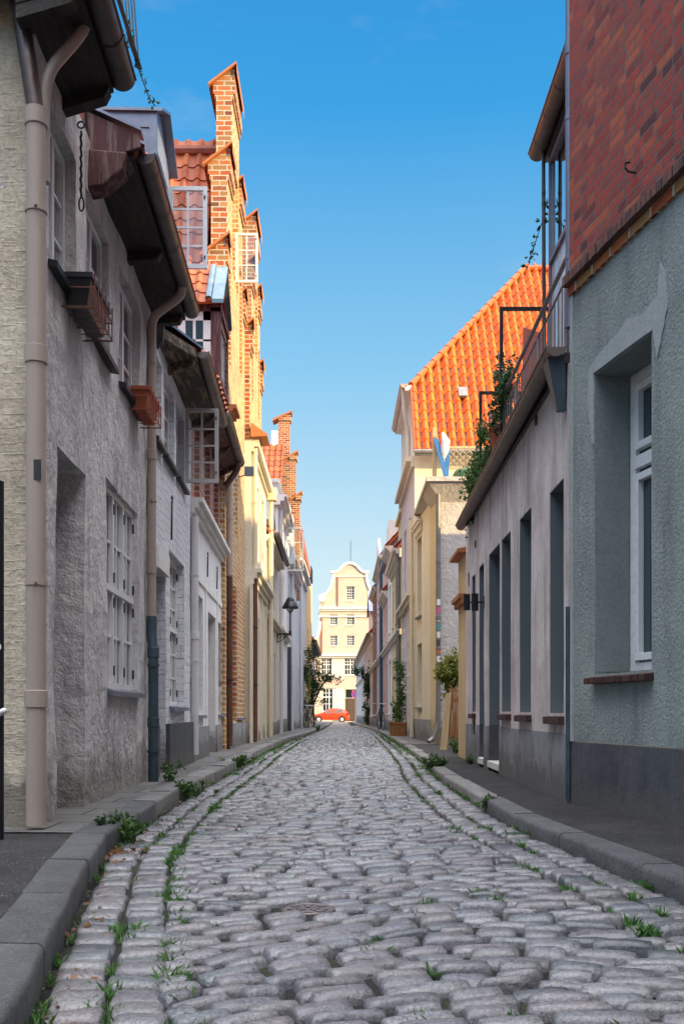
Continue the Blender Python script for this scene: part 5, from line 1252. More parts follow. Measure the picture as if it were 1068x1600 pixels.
mb = MB(); mb.boxF(F1, u1 - .035, u1 + .006, -.05, .012, .44, 3.6); mb.build('corner_strip', 'patch_plaster', H)
downpipe([(1.632, 7.13, 9.0), (1.632, 7.13, 3.4)], .034, H, 'zinc', (4.9, 6.0, 3.9), .1, (5.4,))
downpipe([(1.618, 7.115, 1.4), (1.618, 7.115, .02)], .022, H, 'pipe_slate', (1.0,), .1)
mb = MB(); uh = F1.px(990, .02); hh = F1.h(990, 275); mb.tube([F1.pt(uh, 0, hh), F1.pt(uh, .06, hh), F1.pt(uh, .08, hh + .02), F1.pt(uh, .08, hh + .05), F1.pt(uh, .05, hh + .06)], .007, 6); mb.build('wall_hook', 'iron', H)
mb = MB(); mb.box(3.2, 12, 7.08, 10.2, 0, 9.4); mb.box(-9, 5, -16, -10, -.2, 8.5); mb.build('added_shade_wing', 'red_brick', H)  # unseen blocks added to cast shade and cut light from behind
mb = MB(); ra = F1.pt(-.2, .3, 8.6); q = [F1.pt(-.2, .3, 8.6), F1.pt(u1 + .1, .3, 8.6), F1.pt(u1 + .1, -4, 11.0), F1.pt(-.2, -4, 11.0)]; mb.prism(q, [(a, b, c + .12) for a, b, c in q]); q = [F1.pt(-.2, -8.3, 8.6), F1.pt(u1 + .1, -8.3, 8.6), F1.pt(u1 + .1, -4, 11.0), F1.pt(-.2, -4, 11.0)]; mb.prism(q, [(a, b, c + .12) for a, b, c in q]); mb.build('roof', 'red_wood', H)

# --- grey rendered house with roof terrace
F2 = Fac(1.616, 7.10, .0097, 'R'); u2 = F2.uz(13.5)
H = thing('roof_terrace_house', 'low streaky grey rendered house with tall slot windows under a roof terrace', 'house', F2.pt(3, -3, 0))
def op2(xa, xb, za, zb, d=.2): return (F2.px(xb), F2.px(xa), za, zb, d)
W2 = [op2(858, 880, .64, 2.36), op2(811, 829, .645, 2.42), op2(783, 797, .65, 2.42), op2(737, 742.5, .65, 2.38)]
D2 = [op2(763, 780, .10, 2.42, .28), op2(748, 755.5, .10, 2.40, .28)]
wall(F2, .0, u2, .49, 3.14, [w for w in W2] + [(a, b, .49, d, e) for a, b, c, d, e in D2], .2, .004, D=6, cell=.3).build('wall', 'grey_render', H, angle=60)
for o in W2: window(F2, o, H, 'slate_door', 1, 1, (), .19, .05, .03, 'glass_teal', None)
wl = [c for c in H.children if c.name.startswith('window')]
for wd, o in zip(wl, W2):
    mb = MB(); a, b = o[0] - .03, o[1] + .03; n = max(3, int((b - a) / .075))
    for i in range(n):
        p, q = a + (b - a) * i / n + .002, a + (b - a) * (i + 1) / n - .002
        mb.hexa([F2.pt(p, -.19, o[2] - .07), F2.pt(q, -.19, o[2] - .07), F2.pt(q, .05, o[2] - .085), F2.pt(p, .05, o[2] - .085), F2.pt(p, -.19, o[2] + .003), F2.pt(q, -.19, o[2] + .003), F2.pt(q, .05, o[2] - .03), F2.pt(p, .05, o[2] - .03)])
    mb.build('sill', 'sill_brick', wd)
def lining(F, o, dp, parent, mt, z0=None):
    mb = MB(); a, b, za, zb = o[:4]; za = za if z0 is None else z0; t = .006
    mb.boxF(F, b - t, b - .001, -dp, -.004, za, zb - t); mb.boxF(F, a + .001, a + t, -dp, -.004, za, zb - t); mb.boxF(F, a + .001, b - .001, -dp, -.004, zb - t, zb - .001); return mb.build('shade_lining', mt, parent)
for o in W2: lining(F2, o, .19, H, 'slate_shade_reveal')  # slate linings with the shade of the recess put into their tone
for o in D2: lining(F2, o, .275, H, 'slate_shade_reveal', .5)
for o in D2:
    door(F2, o, H, 'slate_door', .28)
    mb = MB(); mb.boxF(F2, o[0] + .005, o[1] - .005, -.30, .02, .03, .098); mb.build('doorstep', 'trim_white', H)
    mb = MB(); mb.boxF(F2, o[1] - .004, o[1] + .0, -.27, -.005, .10, .52); mb.f and mb.build('reveal_base', 'dark_plinth', H)
ed = [0] + sorted([x for o in D2 for x in (o[0], o[1])]) + [u2]
for a, b in zip(ed[0::2], ed[1::2]):
    mb = MB(); mb.boxF(F2, a + .002, b - .002, -.32, .008, -.2, .488); mb.build('plinth', 'grey_plinth', H)
g = gutter(F2, -.04, u2 - .3, .10, 3.24, .068, H, 'gutter_brown', .42, slope=-.12)
mb = MB(); mb.boxF(F2, .02, u2 - .2, -6, .03, 3.145, 3.22); mb.build('terrace_floor', 'gutter_dark', H)
mb = MB(); mb.prism([F2.pt(.02, .02, 3.20), F2.pt(.20, .02, 3.20), F2.pt(.20, .15, 3.20), F2.pt(.02, .15, 3.20)], [F2.pt(.06, .01, 2.82), F2.pt(.12, .01, 2.82), F2.pt(.12, .07, 2.82), F2.pt(.06, .07, 2.82)]); mb.build('rain_hopper', 'pipe_slate', H)
for x, y in ((838, 656), (743, 850)):
    mb = MB(); p = F2.px(x); mb.lathe(F2.pt(p, 0, F2.h(x, y)), [(.048, .0), (.048, .014), (.036, .014), (.034, .003), (.0, .003)], 20, Vector((F2.n[0], F2.n[1], 0))); mb.build('vent_ring', 'pipe_brown', H, angle=40)
mb = MB(); p = F2.px(732)
for i in range(7): mb.boxF(F2, p - .05, p + .05, 0, .008, F2.h(732, 905) - .09 + i * .026, F2.h(732, 905) - .078 + i * .026)
mb.build('vent_grille', 'iron', H)
mb = MB(); p = F2.px(747); z = F2.h(747, 1140); mb.boxF(F2, p + .30, p + .38, .005, .02, z - .06, z + .14); mb.build('letter_plate', 'iron', H)
for x in (737.5, 751):                                         # two cylinder wall lights
    p = F2.px(x + 5); z = F2.h(x + 5, 941)
    t = thing('wall_light', 'black cylinder wall light on the grey house, ' + ('farther of the pair' if x < 740 else 'nearer of the pair'), 'wall light', F2.pt(p, 0, z), 'black wall lights on the grey house')
    mb = MB(); mb.boxF(F2, p - .02, p + .02, .0, .012, z - .07, z + .07); mb.boxF(F2, p - .01, p + .01, .0, .08, z - .01, z + .01); mb.build('bracket', 'black_iron', t)
    mb = MB(); mb.tube([F2.pt(p, .11, z - .10), F2.pt(p, .11, z + .10)], .042, 16); mb.build('lamp_body', 'black_iron', t, angle=40)
mb = MB(); mb.box(4.3, 12, 10.25, 13.2, 0, 9.2); mb.box(4.3, 12, 13.21, 17.0, 0, 5.9); mb.build('added_shade_wing', 'grey_render', H)  # unseen blocks added so their shadow reaches the houses opposite
# terrace railing
mb = MB(); n0 = -.12; ra, rb = F2.uz(7.75), F2.uz(10.95)
mb.tube([F2.pt(ra, n0, 4.17), F2.pt(rb, n0, 4.12)], .020, 8); mb.tube([F2.pt(ra, n0, 4.02), F2.pt(rb, n0, 3.97)], .010, 6); mb.tube([F2.pt(ra, n0, 3.32), F2.pt(rb, n0, 3.30)], .012, 6)
k = 22
for i in range(k + 1):
    u = ra + (rb - ra) * i / k; mb.tube([F2.pt(u, n0, 3.22), F2.pt(u, n0, 4.0)], .006 if i % 8 else .016, 6)
mb.build('railing', 'pipe_grey', H)
# conservatory
F3 = Fac(1.97, 7.2, 0, 'R'); cu = [0.05, .85, 1.58, 2.3]
mb = MB()
for u in cu: mb.boxF(F3, u - .014, u + .014, -.03, 0, 3.22, 5.95)
for z in (3.24, 4.94, 5.90): mb.boxF(F3, .05, 2.3, -.048, -.004, z - .022, z + .022)
for n in (-.6, -1.2, -1.8): mb.boxF(F3, 2.26, 2.3, n - .02, n + .02, 3.22, 5.9)
for z in (3.24, 4.94, 5.90): mb.boxF(F3, 2.262, 2.298, -1.8, -.05, z - .022, z + .022)
cf = mb.build('conservatory_frame', 'zinc', H)
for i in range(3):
    for z0, z1, mt in ((3.26, 4.92, 'pale_reflect'), (4.96, 5.88, 'clear')):
        if mt == 'pale_reflect' and 'pale_reflect' not in M: M['pale_reflect'] = paint('pale_reflect_glass', (.55, .60, .66), .12, .15)  # pale tone stands in for the reflection on the lower glass
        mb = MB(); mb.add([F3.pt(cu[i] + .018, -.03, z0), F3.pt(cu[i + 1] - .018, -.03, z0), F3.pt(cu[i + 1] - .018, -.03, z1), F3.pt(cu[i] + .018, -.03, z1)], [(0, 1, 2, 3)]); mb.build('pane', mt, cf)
mb = MB()
for n in (-.05, -.62, -1.22):
    mb.add([F3.pt(2.28, n, 3.26), F3.pt(2.28, n - .55, 3.26), F3.pt(2.28, n - .55, 5.88), F3.pt(2.28, n, 5.88)], [(0, 1, 2, 3)])
mb.build('pane', 'clear', cf)
mb = MB(); mb.hexa([F3.pt(-.1, .02, 5.95), F3.pt(2.42, .02, 5.95), F3.pt(2.42, -3, 6.6), F3.pt(-.1, -3, 6.6), F3.pt(-.1, .02, 6.03), F3.pt(2.42, .02, 6.03), F3.pt(2.42, -3, 6.68), F3.pt(-.1, -3, 6.68)]); mb.build('conservatory_roof', 'gutter_dark', H)
gutter(F3, -.1, 2.45, .085, 6.06, .078, H, 'gutter_brown', .5)
downpipe([F3.pt(2.3, .05, 6.0), F3.pt(2.3, .04, 3.3)], .018, H, 'gutter_dark', (5.5, 5.6), .05)

# --- little yellow wall and gate gap
F4 = Fac(1.685, 13.52, .004, 'R')
H = thing('yellow_garden_wall', 'narrow peeling yellow wall with orange coping beside the slatted gate', 'wall', F4.pt(.4, 0, 0))
mb = MB(); mb.boxF(F4, 0, .95, -.35, 0, -.15, 2.82); mb.build('wall', plaster('peeling_yellow', (.62, .42, .18), (.70, .52, .27), (.50, .36, .27), .5, 40, 6, 1, .9, .8), H, bevel=.01)
mb = MB(); mb.hexa([F4.pt(-.0, -.4, 2.82), F4.pt(1.0, -.4, 2.82), F4.pt(1.0, .12, 2.82), F4.pt(0, .12, 2.82), F4.pt(0, -.4, 2.98), F4.pt(1.0, -.4, 2.98), F4.pt(1.0, .12, 2.87), F4.pt(0, .12, 2.87)]); mb.build('coping', 'coping_tile', H)
mb = MB(); mb.boxF(F4, -.0, .97, -.02, .06, 2.13, 2.20); mb.boxF(F4, 0, .97, -.02, .1, 2.20, 2.26); mb.build('cornice', 'coping_tile', H)

# slatted gate and a leaning board
gz = 17.0; gs = FPX / gz
H = thing('slatted_gate', 'weathered brown upright slat gate between the yellow wall and downpipe', 'gate', (1.95, gz, 0))
x = 1.83
for i in range(12):
    mb = MB(); t = random.uniform(-.02, .03); mb.box(x, x + .038, gz - .015 + random.uniform(-.006, .006), gz + .012, .02, 1.06 + t); mb.build('slat', 'fence_wood', H); x += .048
mb = MB(); mb.box(1.80, 2.45, gz + .014, gz + .05, .25, .33); mb.box(1.80, 2.45, gz + .014, gz + .05, .8, .88); mb.build('rail', 'fence_wood', H)
mb = MB(); q0 = [(1.66, gz - .12, .0), (1.775, gz - .10, 0), (1.775, gz - .07, 0), (1.66, gz - .09, 0)]; q1 = [(1.765, gz - .05, .96), (1.865, gz - .03, .98), (1.865, gz - .0, .98), (1.765, gz - .02, .96)]; mb.prism(q0, q1)
bd = mb.build('leaning_board', 'pale_wood'); tag(rebase(bd, (1.72, gz - .1, 0)), 'pale timber board leaning on the slatted gate post', 'board')

# --- yellow extension with terrace, orange roofed house behind
F5 = Fac(1.936, 19.8, -.05, 'R'); u5 = F5.uz(23.88)
H = thing('yellow_extension', 'yellow plastered terrace house with roughcast flank and sticker covered downpipe', 'house', F5.pt(2, -2, 0))
W5 = [(F5.px(658), F5.px(651.5), F5.h(655, 962), F5.h(655, 840), .18), (F5.px(658.5), F5.px(651.5), F5.h(655, 1104), F5.h(655, 1006), .18)]
wall(F5, 0, u5, -.15, 5.1, W5, .18, .003).build('wall', 'pale_yellow', H, angle=60)
for o in W5: window(F5, o, H, 'grey_paint', 1, 2, (.6,), .17, .06, .03, 'glass_teal', 'pipe_grey')
mb = MB(); mb.boxF(F5, .0, 1.25, -.02, .012, .0, 5.05); mb.build('corner_render', 'yellow_plaster', H)
mb = MB(); mb.boxF(F5, 1.25, u5, -.02, .02, -.15, .48); mb.build('plinth', 'grey_plinth', H)
a, b, c, d, _ = W5[0]; mb = MB(); um = (a + b) / 2
mb.boxF(F5, a - .25, b + .25, -.02, .10, d + .22, d + .30); mb.boxF(F5, a - .2, b + .2, -.02, .05, d + .08, d + .22); mb.prism([F5.pt(a - .25, -.02, d + .30), F5.pt(b + .25, -.02, d + .30), F5.pt(um, -.02, d + .52)], [F5.pt(a - .25, .13, d + .30), F5.pt(b + .25, .13, d + .30), F5.pt(um, .13, d + .52)]); mb.build('pediment', 'trim_cream', H)
mb = MB(); mb.box(1.944, 5.2, 19.80, 20.1, -.15, 4.86); mb.build('flank_wall', 'roughcast', H)
mb = MB(); q0 = [(1.944, 19.80, 4.82), (5.2, 19.80, 4.82), (5.2, 21, 4.82), (1.944, 21, 4.82)]; q1 = [(1.70, 19.58, 5.18), (5.2, 19.58, 5.18), (5.2, 21, 5.18), (1.70, 21, 5.18)]; mb.prism(q0, q1); mb.box(1.66, 5.2, 19.54, 23.85, 5.18, 5.27); mb.build('terrace_slab', 'roughcast', H)
downpipe([(1.90, 19.68, 4.95), (1.90, 19.68, .42), (1.80, 19.64, .12), (1.70, 19.60, .06)], .048, H, 'pipe_grey', (3.6, 1.9, .55), .1, (2.5, 1.55))
st_cols = [(.75, .75, .72), (.6, .1, .3), (.7, .72, .75), (.05, .3, .3), (.72, .7, .66), (.06, .06, .06), (.55, .14, .06), (.7, .7, .7)]
for i, c in enumerate(st_cols):
    nm = 'sticker_colour_%d' % i; M[nm] = paint(nm, c, .5, .1); z = 2.75 - i * .16
    mb = MB()
    for q in range(5): a0, a1 = -2.3 + q * .32, -2.3 + (q + 1) * .32; mb.add([(1.90 + .0495 * math.cos(a0), 19.68 + .0495 * math.sin(a0), z), (1.90 + .0495 * math.cos(a1), 19.68 + .0495 * math.sin(a1), z), (1.90 + .0495 * math.cos(a1), 19.68 + .0495 * math.sin(a1), z + .12), (1.90 + .0495 * math.cos(a0), 19.68 + .0495 * math.sin(a0), z + .12)], [(0, 1, 2, 3)])
    mb.build('sticker', nm, H)
downpipe([F5.pt(u5 - .2, .1, 5.2), F5.pt(u5 - .2, .08, .05)], .05, H, 'pipe_yellow', (2.4,), .1, (1.5,))

H = thing('orange_roof_house', 'tall house with glowing orange pantiled hip roof behind the yellow terrace', 'house', (3.5, 26, 0))
F6 = Fac(1.74, 23.92, -.003, 'R'); u6 = F6.uz(28.9)
o6 = [(1.2, 1.9, 3.9, 5.6, .12), (3.0, 3.7, 3.9, 5.6, .12)]
wall(F6, 0, u6, -.2, 6.75, o6, .12).build('wall', 'mauve_plaster', H)
for o in o6: window(F6, o, H, 'grey_paint', 2, 3, (.6,), .1, .06, .03)
mb = MB(); t = 1.4
mb.add([F6.pt(0, 0, 6.7), F6.pt(u6, 0, 6.7), F6.pt(u6, 0, 8.85), F6.pt(1.15, 0, 8.85), F6.pt(0, 0, 7.15)], [(0, 1, 2, 3, 4)]); mb.build('upper_wall', 'trim_cream', H)
FX6 = FacX(1.745, 23.9); wall(FX6, 0, 6.5, -.15, 6.85, [], D=0).build('flank_wall', 'pale_yellow', H)
mb = MB()
for n1, z0, z1 in ((.08, 6.55, 6.68), (.2, 6.68, 6.8)): mb.boxF(F6, .01, u6, -.02, n1, z0, z1)
mb.build('cornice', 'trim_cream', H); mb = MB(); mb.boxF(F6, .01, u6, -.02, .10, 3.35, 3.45); mb.boxF(F6, .01, u6, -.02, .18, 3.45, 3.52); mb.build('string_course', 'trim_cream', H)
mb = MB()
for j in range(5):
    for i in range(5): mb.boxF(F6, .7 + i * .75, .82 + i * .75, 0, .05, 1.15 + j * .42, 1.19 + j * .42)
mb.build('relief_stud', 'trim_white', H)
V6 = Vector((0, 1, t)).normalized(); O6 = Vector((1.74, 23.6, 6.86)); vv = 2.46; va = 7.74
def in6(u, v): return v <= va and (u >= 0 if v < vv else u >= (v - vv) / (va - vv) * 3.4)
mb = pantile(O6, (1, 0, 0), V6, 6.4, va, in6, .215, .36, .060, .022, wave=True); mb.build('roof', 'orange_tile', H, angle=40)
mb = MB(); P0 = O6 + V6 * vv; P1 = O6 + V6 * va + Vector((3.4, 0, 0))
k = 17
for i in range(k):
    a = P0 + (P1 - P0) * (i / k); b = P0 + (P1 - P0) * ((i + 1.06) / k); mb.tube([a, b], [.095, .078], 10)
R1_ = P1 + Vector((4, 0, 0))
for i in range(9):
    a = P1 + (R1_ - P1) * (i / 9); b = P1 + (R1_ - P1) * ((i + 1.06) / 9); mb.tube([a, b], [.078, .095], 10)
for i in range(9): a = O6 + V6 * (vv * i / 9); b = O6 + V6 * (vv * (i + 1.05) / 9); mb.tube([a, b], .045, 8)
rgo = mb.build('ridge_tiles', 'orange_tile', H, angle=40)
mb = MB(); mb.add([(1.55, 25.0, 8.78), (1.55, 29.2, 8.78), P1, P0], [(0, 1, 2, 3)]); mb.add([O6 + Vector((.02, 0, -.06)), O6 + Vector((7.5, 0, -.06)), R1_ + Vector((0, 0, -.08)), P1 + Vector((0, 0, -.08)), P0 + Vector((0, 0, -.07))], [(0, 1, 2, 3, 4)]); mb.add([P1, R1_, R1_ + Vector((0, 4.5, -6)), P1 + Vector((-2.5, 2.5, -4.3))], [(0, 1, 2, 3)]); mb.build('roof_back', 'red_wood', H)
gx = Fac(1.74, 23.6, 0, 'R')
mb = MB(); mb.tube([(1.70, 23.5, 6.80), (5.5, 23.5, 6.80)], .05, 10); mb.box(1.72, 5.5, 23.52, 23.62, 6.72, 6.86); mb.build('gutter', 'pipe_grey', H, angle=45)
gutter(F6, 1.0, u6, .18, 8.86, .10, H, 'pipe_cream', 1.2)
mb = MB(); mb.boxF(F6, 1.0, u6, .0, .16, 8.7, 8.82); mb.build('eave_board', 'trim_white', H)
downpipe([F6.pt(1.2, .2, 8.8), F6.pt(1.3, .16, 8.2), F6.pt(1.5, .05, 7.8), F6.pt(1.5, .05, 7.0)], .05, H, 'pipe_white', (), .2)
mb = MB(); q = O6 + V6 * 1.9 + Vector((1.15, -.03, .03)); ux = Vector((1, 0, 0)); mb.prism([q, q + ux * .22, q + ux * .22 + V6 * .34, q + V6 * .34], [p + Vector((0, -.05, .04)) for p in (q, q + ux * .22, q + ux * .22 + V6 * .34, q + V6 * .34)]); mb.build('skylight', 'pipe_grey', H)

# things on the yellow terrace
mb = MB(); mb.box(1.90, 1.985, 20.9, 20.985, 5.27, 6.62); o = mb.build('wooden_post', 'pale_wood', bevel=.008); tag(rebase(o, (1.94, 20.94, 5.27)), 'weathered wooden post on the yellow terrace edge', 'post')
H = thing('folded_deckchair', 'folded blue painted deckchair frame leaning against the wooden terrace post', 'deckchair', (2.1, 20.75, 5.27))
for (x0, z0, x1, z1, y) in ((2.24, 5.28, 1.96, 6.36, 20.7), (2.16, 5.28, 2.22, 6.16, 20.85)):
    mb = MB(); mb.prism([(x0 - .05, y, z0), (x0 + .05, y, z0), (x0 + .05, y + .05, z0), (x0 - .05, y + .05, z0)], [(x1 - .05, y + .1, z1), (x1 + .05, y + .1, z1), (x1 + .05, y + .15, z1), (x1 - .05, y + .15, z1)]); mb.build('frame_board', 'blue_paint', H)
mb = MB(); mb.tube([(2.10, 20.8, 5.9), (2.14, 20.8, 6.1), (2.17, 20.8, 6.3), (2.10, 20.8, 6.48)], [.03, .085, .09, .02], 10); o = mb.build('folded_parasol', 'white_paint', smooth=True)
mb = MB(); mb.tube([(2.13, 20.82, 5.27), (2.13, 20.82, 5.92)], .018, 8); mb.build('pole', 'pale_wood', o)
tag(o, 'furled white parasol behind the blue deckchair', 'parasol')
H = thing('wooden_trellis', 'diamond lattice wooden trellis at the back of the yellow terrace', 'trellis', (2.6, 21.2, 5.27))
mb = MB()
for i in range(-2, 9):
    x0 = 2.22 + i * .14
    for sgn in (1, -1):
        a = Vector((x0, 21.2 + .01 * sgn, 5.85)); b = Vector((x0 + sgn * .42, 21.2 + .01 * sgn, 6.27))
        ta = max(0, (2.2 - a.x) / (b.x - a.x)) if (b.x - a.x) > 0 else max(0, (3.1 - a.x) / (b.x - a.x)) if a.x > 3.1 else 0
        tb = 1 if 2.2 <= b.x <= 3.1 else (2.2 - a.x) / (b.x - a.x) if b.x < 2.2 else (3.1 - a.x) / (b.x - a.x)
        if 0 <= ta < tb <= 1: mb.tube([a + (b - a) * ta, a + (b - a) * tb], .012, 4)
mb.build('lattice', 'pale_wood', H)
mb = MB(); mb.box(2.2, 3.1, 21.17, 21.23, 5.82, 5.87); mb.box(2.2, 3.1, 21.17, 21.23, 6.25, 6.30); mb.box(2.18, 2.23, 21.17, 21.23, 5.27, 6.3); mb.box(3.07, 3.12, 21.17, 21.23, 5.27, 6.3); mb.build('trellis_frame', 'pale_wood', H)
mb = MB(); mb.lathe((2.55, 20.4, 5.27), [(.27, 0), (.29, .22), (.24, .31), (.14, .36), (0, .38)], 20); o = mb.build('covered_table', 'green_plastic', smooth=True); tag(rebase(o, (2.55, 20.4, 5.27)), 'round garden table under a green cover on the yellow terrace', 'table')

# --- right side farther down
def row_house(F, Z0, Z1, h, mt, name, label, cat='house', nwin=2, roof='old_tile', cornice='trim_cream', storeys=((.7, 2.5), (3.4, 4.9)), zb=-.4, D=5, rr=1.2, doorcol=None):
    a, b = F.uz(Z0), F.uz(Z1); H = thing(name, label, cat, F.pt((a + b) / 2, -2.5, zg((Z0 + Z1) / 2)))
    ops = []; w = (b - a) / nwin
    for j, (z0, z1) in enumerate(storeys):
        for i in range(nwin):
            dd = (doorcol == i and j == 0)
            ops.append((a + w * i + w * .28, a + w * i + w * .72, zg(Z1) + .05 if dd else z0, z1, .12))
    wall(F, a + .005, b - .005, zb, h, ops, .12, D=D).build('wall', mt, H)
    for q, o in enumerate(ops):
        if doorcol is not None and q == doorcol: door(F, o, H, 'brown_door', .11)
        else: window(F, o, H, 'white_paint', 2, 3, (.65,), .09, .06, .03, 'glass', 'trim_white')
    mb = MB()
    for n1, z0, z1 in ((.08, h - .25, h - .15), (.16, h - .15, h - .06), (.24, h - .06, h + .02)): mb.boxF(F, a + .006, b - .006, -.02, n1, z0, z1)
    mb.build('cornice', cornice, H); mb = MB(); mb.boxF(F, a + .006, b - .006, -.02, .08, 2.9, 3.0); mb.boxF(F, a + .006, b - .006, -.02, .14, 3.0, 3.07); mb.build('string_course', cornice, H)
    if roof: roof_slab(F, a, b, .2, h + .05, -D / 2, h + rr * D / 2, H, roof); roof_slab(F, a, b, -D, h, -D / 2, h + rr * D / 2, H, 'red_wood')
    mb = MB(); mb.boxF(F, a + .007, b - .007, -.02, .03, zb, .35); mb.build('plinth', 'grey_plinth', H)
    return H, a, b
F7 = Fac(1.73, 28.9, .0, 'R')
H, a, b = row_house(F7, 28.92, 34.5, 5.4, 'yellow_plaster', 'amber_house', 'amber yellow house with corniced front behind the wooden planter', nwin=3, storeys=((.6, 2.4), (3.5, 4.7)), doorcol=2)
downpipe([F7.pt(a + .15, .1, 5.3), F7.pt(a + .15, .08, .0)], .07, H, 'pipe_grey', (2.4,), .1)
mb = MB(); mb.boxF(F7, a + .3, a + 2.6, -1.4, -.05, 5.42, 6.5); mb.boxF(F7, a + .25, a + 2.65, -1.45, .05, 6.5, 6.62); mb.build('attic_block', 'yellow_plaster', H)
H, a, b = row_house(F7, 34.52, 37.5, 6.4, 'white_plaster', 'white_house', 'narrow white house squeezed between the amber and pink ones', nwin=1, storeys=((.6, 2.5), (3.5, 5.2)), roof='red_tile')
mb = MB(); mb.boxF(F7, a + .5, b - .3, -1.6, .08, 6.45, 7.4); mb.build('attic_block', 'trim_white', H)
H, a, b = row_house(F7, 37.52, 41.5, 5.2, 'pink_plaster', 'pink_house', 'salmon pink house with blue zinc dormer hood', nwin=2, storeys=((.6, 2.5), (3.4, 4.6)), roof='red_tile', doorcol=1)
mb = MB(); mb.boxF(F7, a + .8, b - .8, -1.8, .02, 5.2, 6.3); mb.build('dormer_front', 'pink_plaster', H)
mb = MB(); mb.boxF(F7, a + .6, b - .6, -1.9, .2, 6.32, 6.42); q = [F7.pt(a + .6, .2, 6.42), F7.pt(b - .6, .2, 6.42), F7.pt(b - .6, -1.9, 7.3), F7.pt(a + .6, -1.9, 7.3)]; mb.prism(q, [(x, y, z + .06) for x, y, z in q]); mb.build('dormer_roof', 'blue_zinc', H)
H, a, b = row_house(F7, 41.52, 49.5, 7.2, 'lilac_plaster', 'lilac_house', 'tall lilac white house with pedimented top and bicycle at its foot', nwin=3, storeys=((.6, 2.6), (3.4, 5.0), (5.4, 6.6)), roof='blue_zinc', doorcol=0)
mb = MB(); q0 = [F7.pt(a + 2.2, -.02, 7.22), F7.pt(a + 6, -.02, 7.22), F7.pt(a + 4.1, -.02, 8.6)]; q1 = [F7.pt(a + 2.2, .1, 7.22), F7.pt(a + 6, .1, 7.22), F7.pt(a + 4.1, .1, 8.6)]; mb.prism(q0, q1); mb.build('pediment', 'lilac_plaster', H)
downpipe([F7.pt(a + .3, .1, 7), F7.pt(a + .3, .08, -.1)], .07, H, 'pipe_slate', (2.4,), .1)
F8 = Fac(1.73, 49.5, -.006, 'R')
H, a, b = row_house(F8, 49.52, 55, 6.9, 'brown_brick', 'mauve_gable_house', 'dull mauve brick house with zinc capped gable', nwin=2, storeys=((.5, 2.5), (3.3, 4.9), (5.3, 6.3)), roof='blue_zinc')
F9 = Fac(1.70, 55, -.010, 'R')
H, a, b = row_house(F9, 55.02, 70, 5.0, 'pale_plaster', 'ivy_house', 'grey white house with red roof, zinc dormer and dark climbing plant', nwin=5, storeys=((.4, 2.3), (3.2, 4.4)), roof='red_tile', doorcol=2)
mb = MB(); mb.boxF(F9, a + 3.5, a + 6.5, -1.8, -.02, 5.05, 6.6); mb.build('dormer_front', 'pale_plaster', H)
mb = MB()
for s0 in (a + 3.3, a + 6.7):
    q = [F9.pt(s0, .1, 6.5), F9.pt(a + 5, .1, 7.9), F9.pt(a + 5, -2.2, 7.9), F9.pt(s0, -2.2, 6.5)]; mb.prism(q, [(x, y, z + .06) for x, y, z in q])
mb.add([F9.pt(a + 3.5, .0, 6.5), F9.pt(a + 6.5, 0, 6.5), F9.pt(a + 5, 0, 7.8)], [(0, 1, 2)]); mb.build('dormer_roof', 'zinc', H)
gutter(F9, a, b, .25, 5.0, .09, H, 'gutter_dark', 2)
H, a, b = row_house(F9, 70.02, 92, 5.0, 'white_plaster', 'end_house', 'last pale house on the shaded side before the cross street', nwin=6, storeys=((.3, 2.3), (3.1, 4.4)), roof='old_tile', zb=-.6)
gutter(F9, a, b, .25, 5.0, .09, H, 'gutter_dark', 3)

# ---------------------------------------------------------------- street furniture and small things
# wall lamp on its scrolled bracket
lw = FI.pt(FI.uz(30.0), 0, 3.0)
H = thing('wall_lamp', 'black wrought iron street lamp with conical shade on a scrolled wall bracket', 'street lamp', lw)
px_, py_ = lw[0] + .40, lw[1]
mb = MB(); mb.tube([lw, (px_ + .03, py_, 3.0)], .022, 8); mb.tube([(lw[0] + .01, py_, 2.72), (lw[0] + .01, py_, 3.05)], .02, 6)
for k in range(3):
    c = (lw[0] + .09 + k * .11, 3.0 - .09 + k * .012); r = .075 - k * .012
    mb.tube([(c[0] + r * (1 - a / 14) * math.cos(a), py_, c[1] + r * (1 - a / 14) * math.sin(a)) for a in [i * .55 for i in range(16)]], .009, 5)
mb.tube([(lw[0], py_, 2.74), (lw[0] + .15, py_, 2.80), (lw[0] + .32, py_, 2.97)], .012, 6)
mb.build('bracket', 'black_iron', H, smooth=True)
mb = MB(); mb.tube([(px_, py_, 2.95), (px_, py_, 3.08), (px_, py_, 3.1), (px_, py_, 3.84)], [.04, .04, .022, .018], 8); mb.build('pole', 'black_iron', H, angle=40)
mb = MB(); mb.lathe((px_, py_, 3.78), [(.245, -.02), (.25, .0), (.23, .04), (.15, .19), (.13, .20), (.125, .24), (.09, .29), (.03, .32), (0, .33)], 24); mb.build('lamp_shade', 'black_iron', H, angle=45)
mb = MB(); mb.lathe((px_, py_, 3.62), [(.03, 0), (.10, .08), (.13, .16)], 16); mb.build('lamp_glass', 'clear', H, smooth=True)

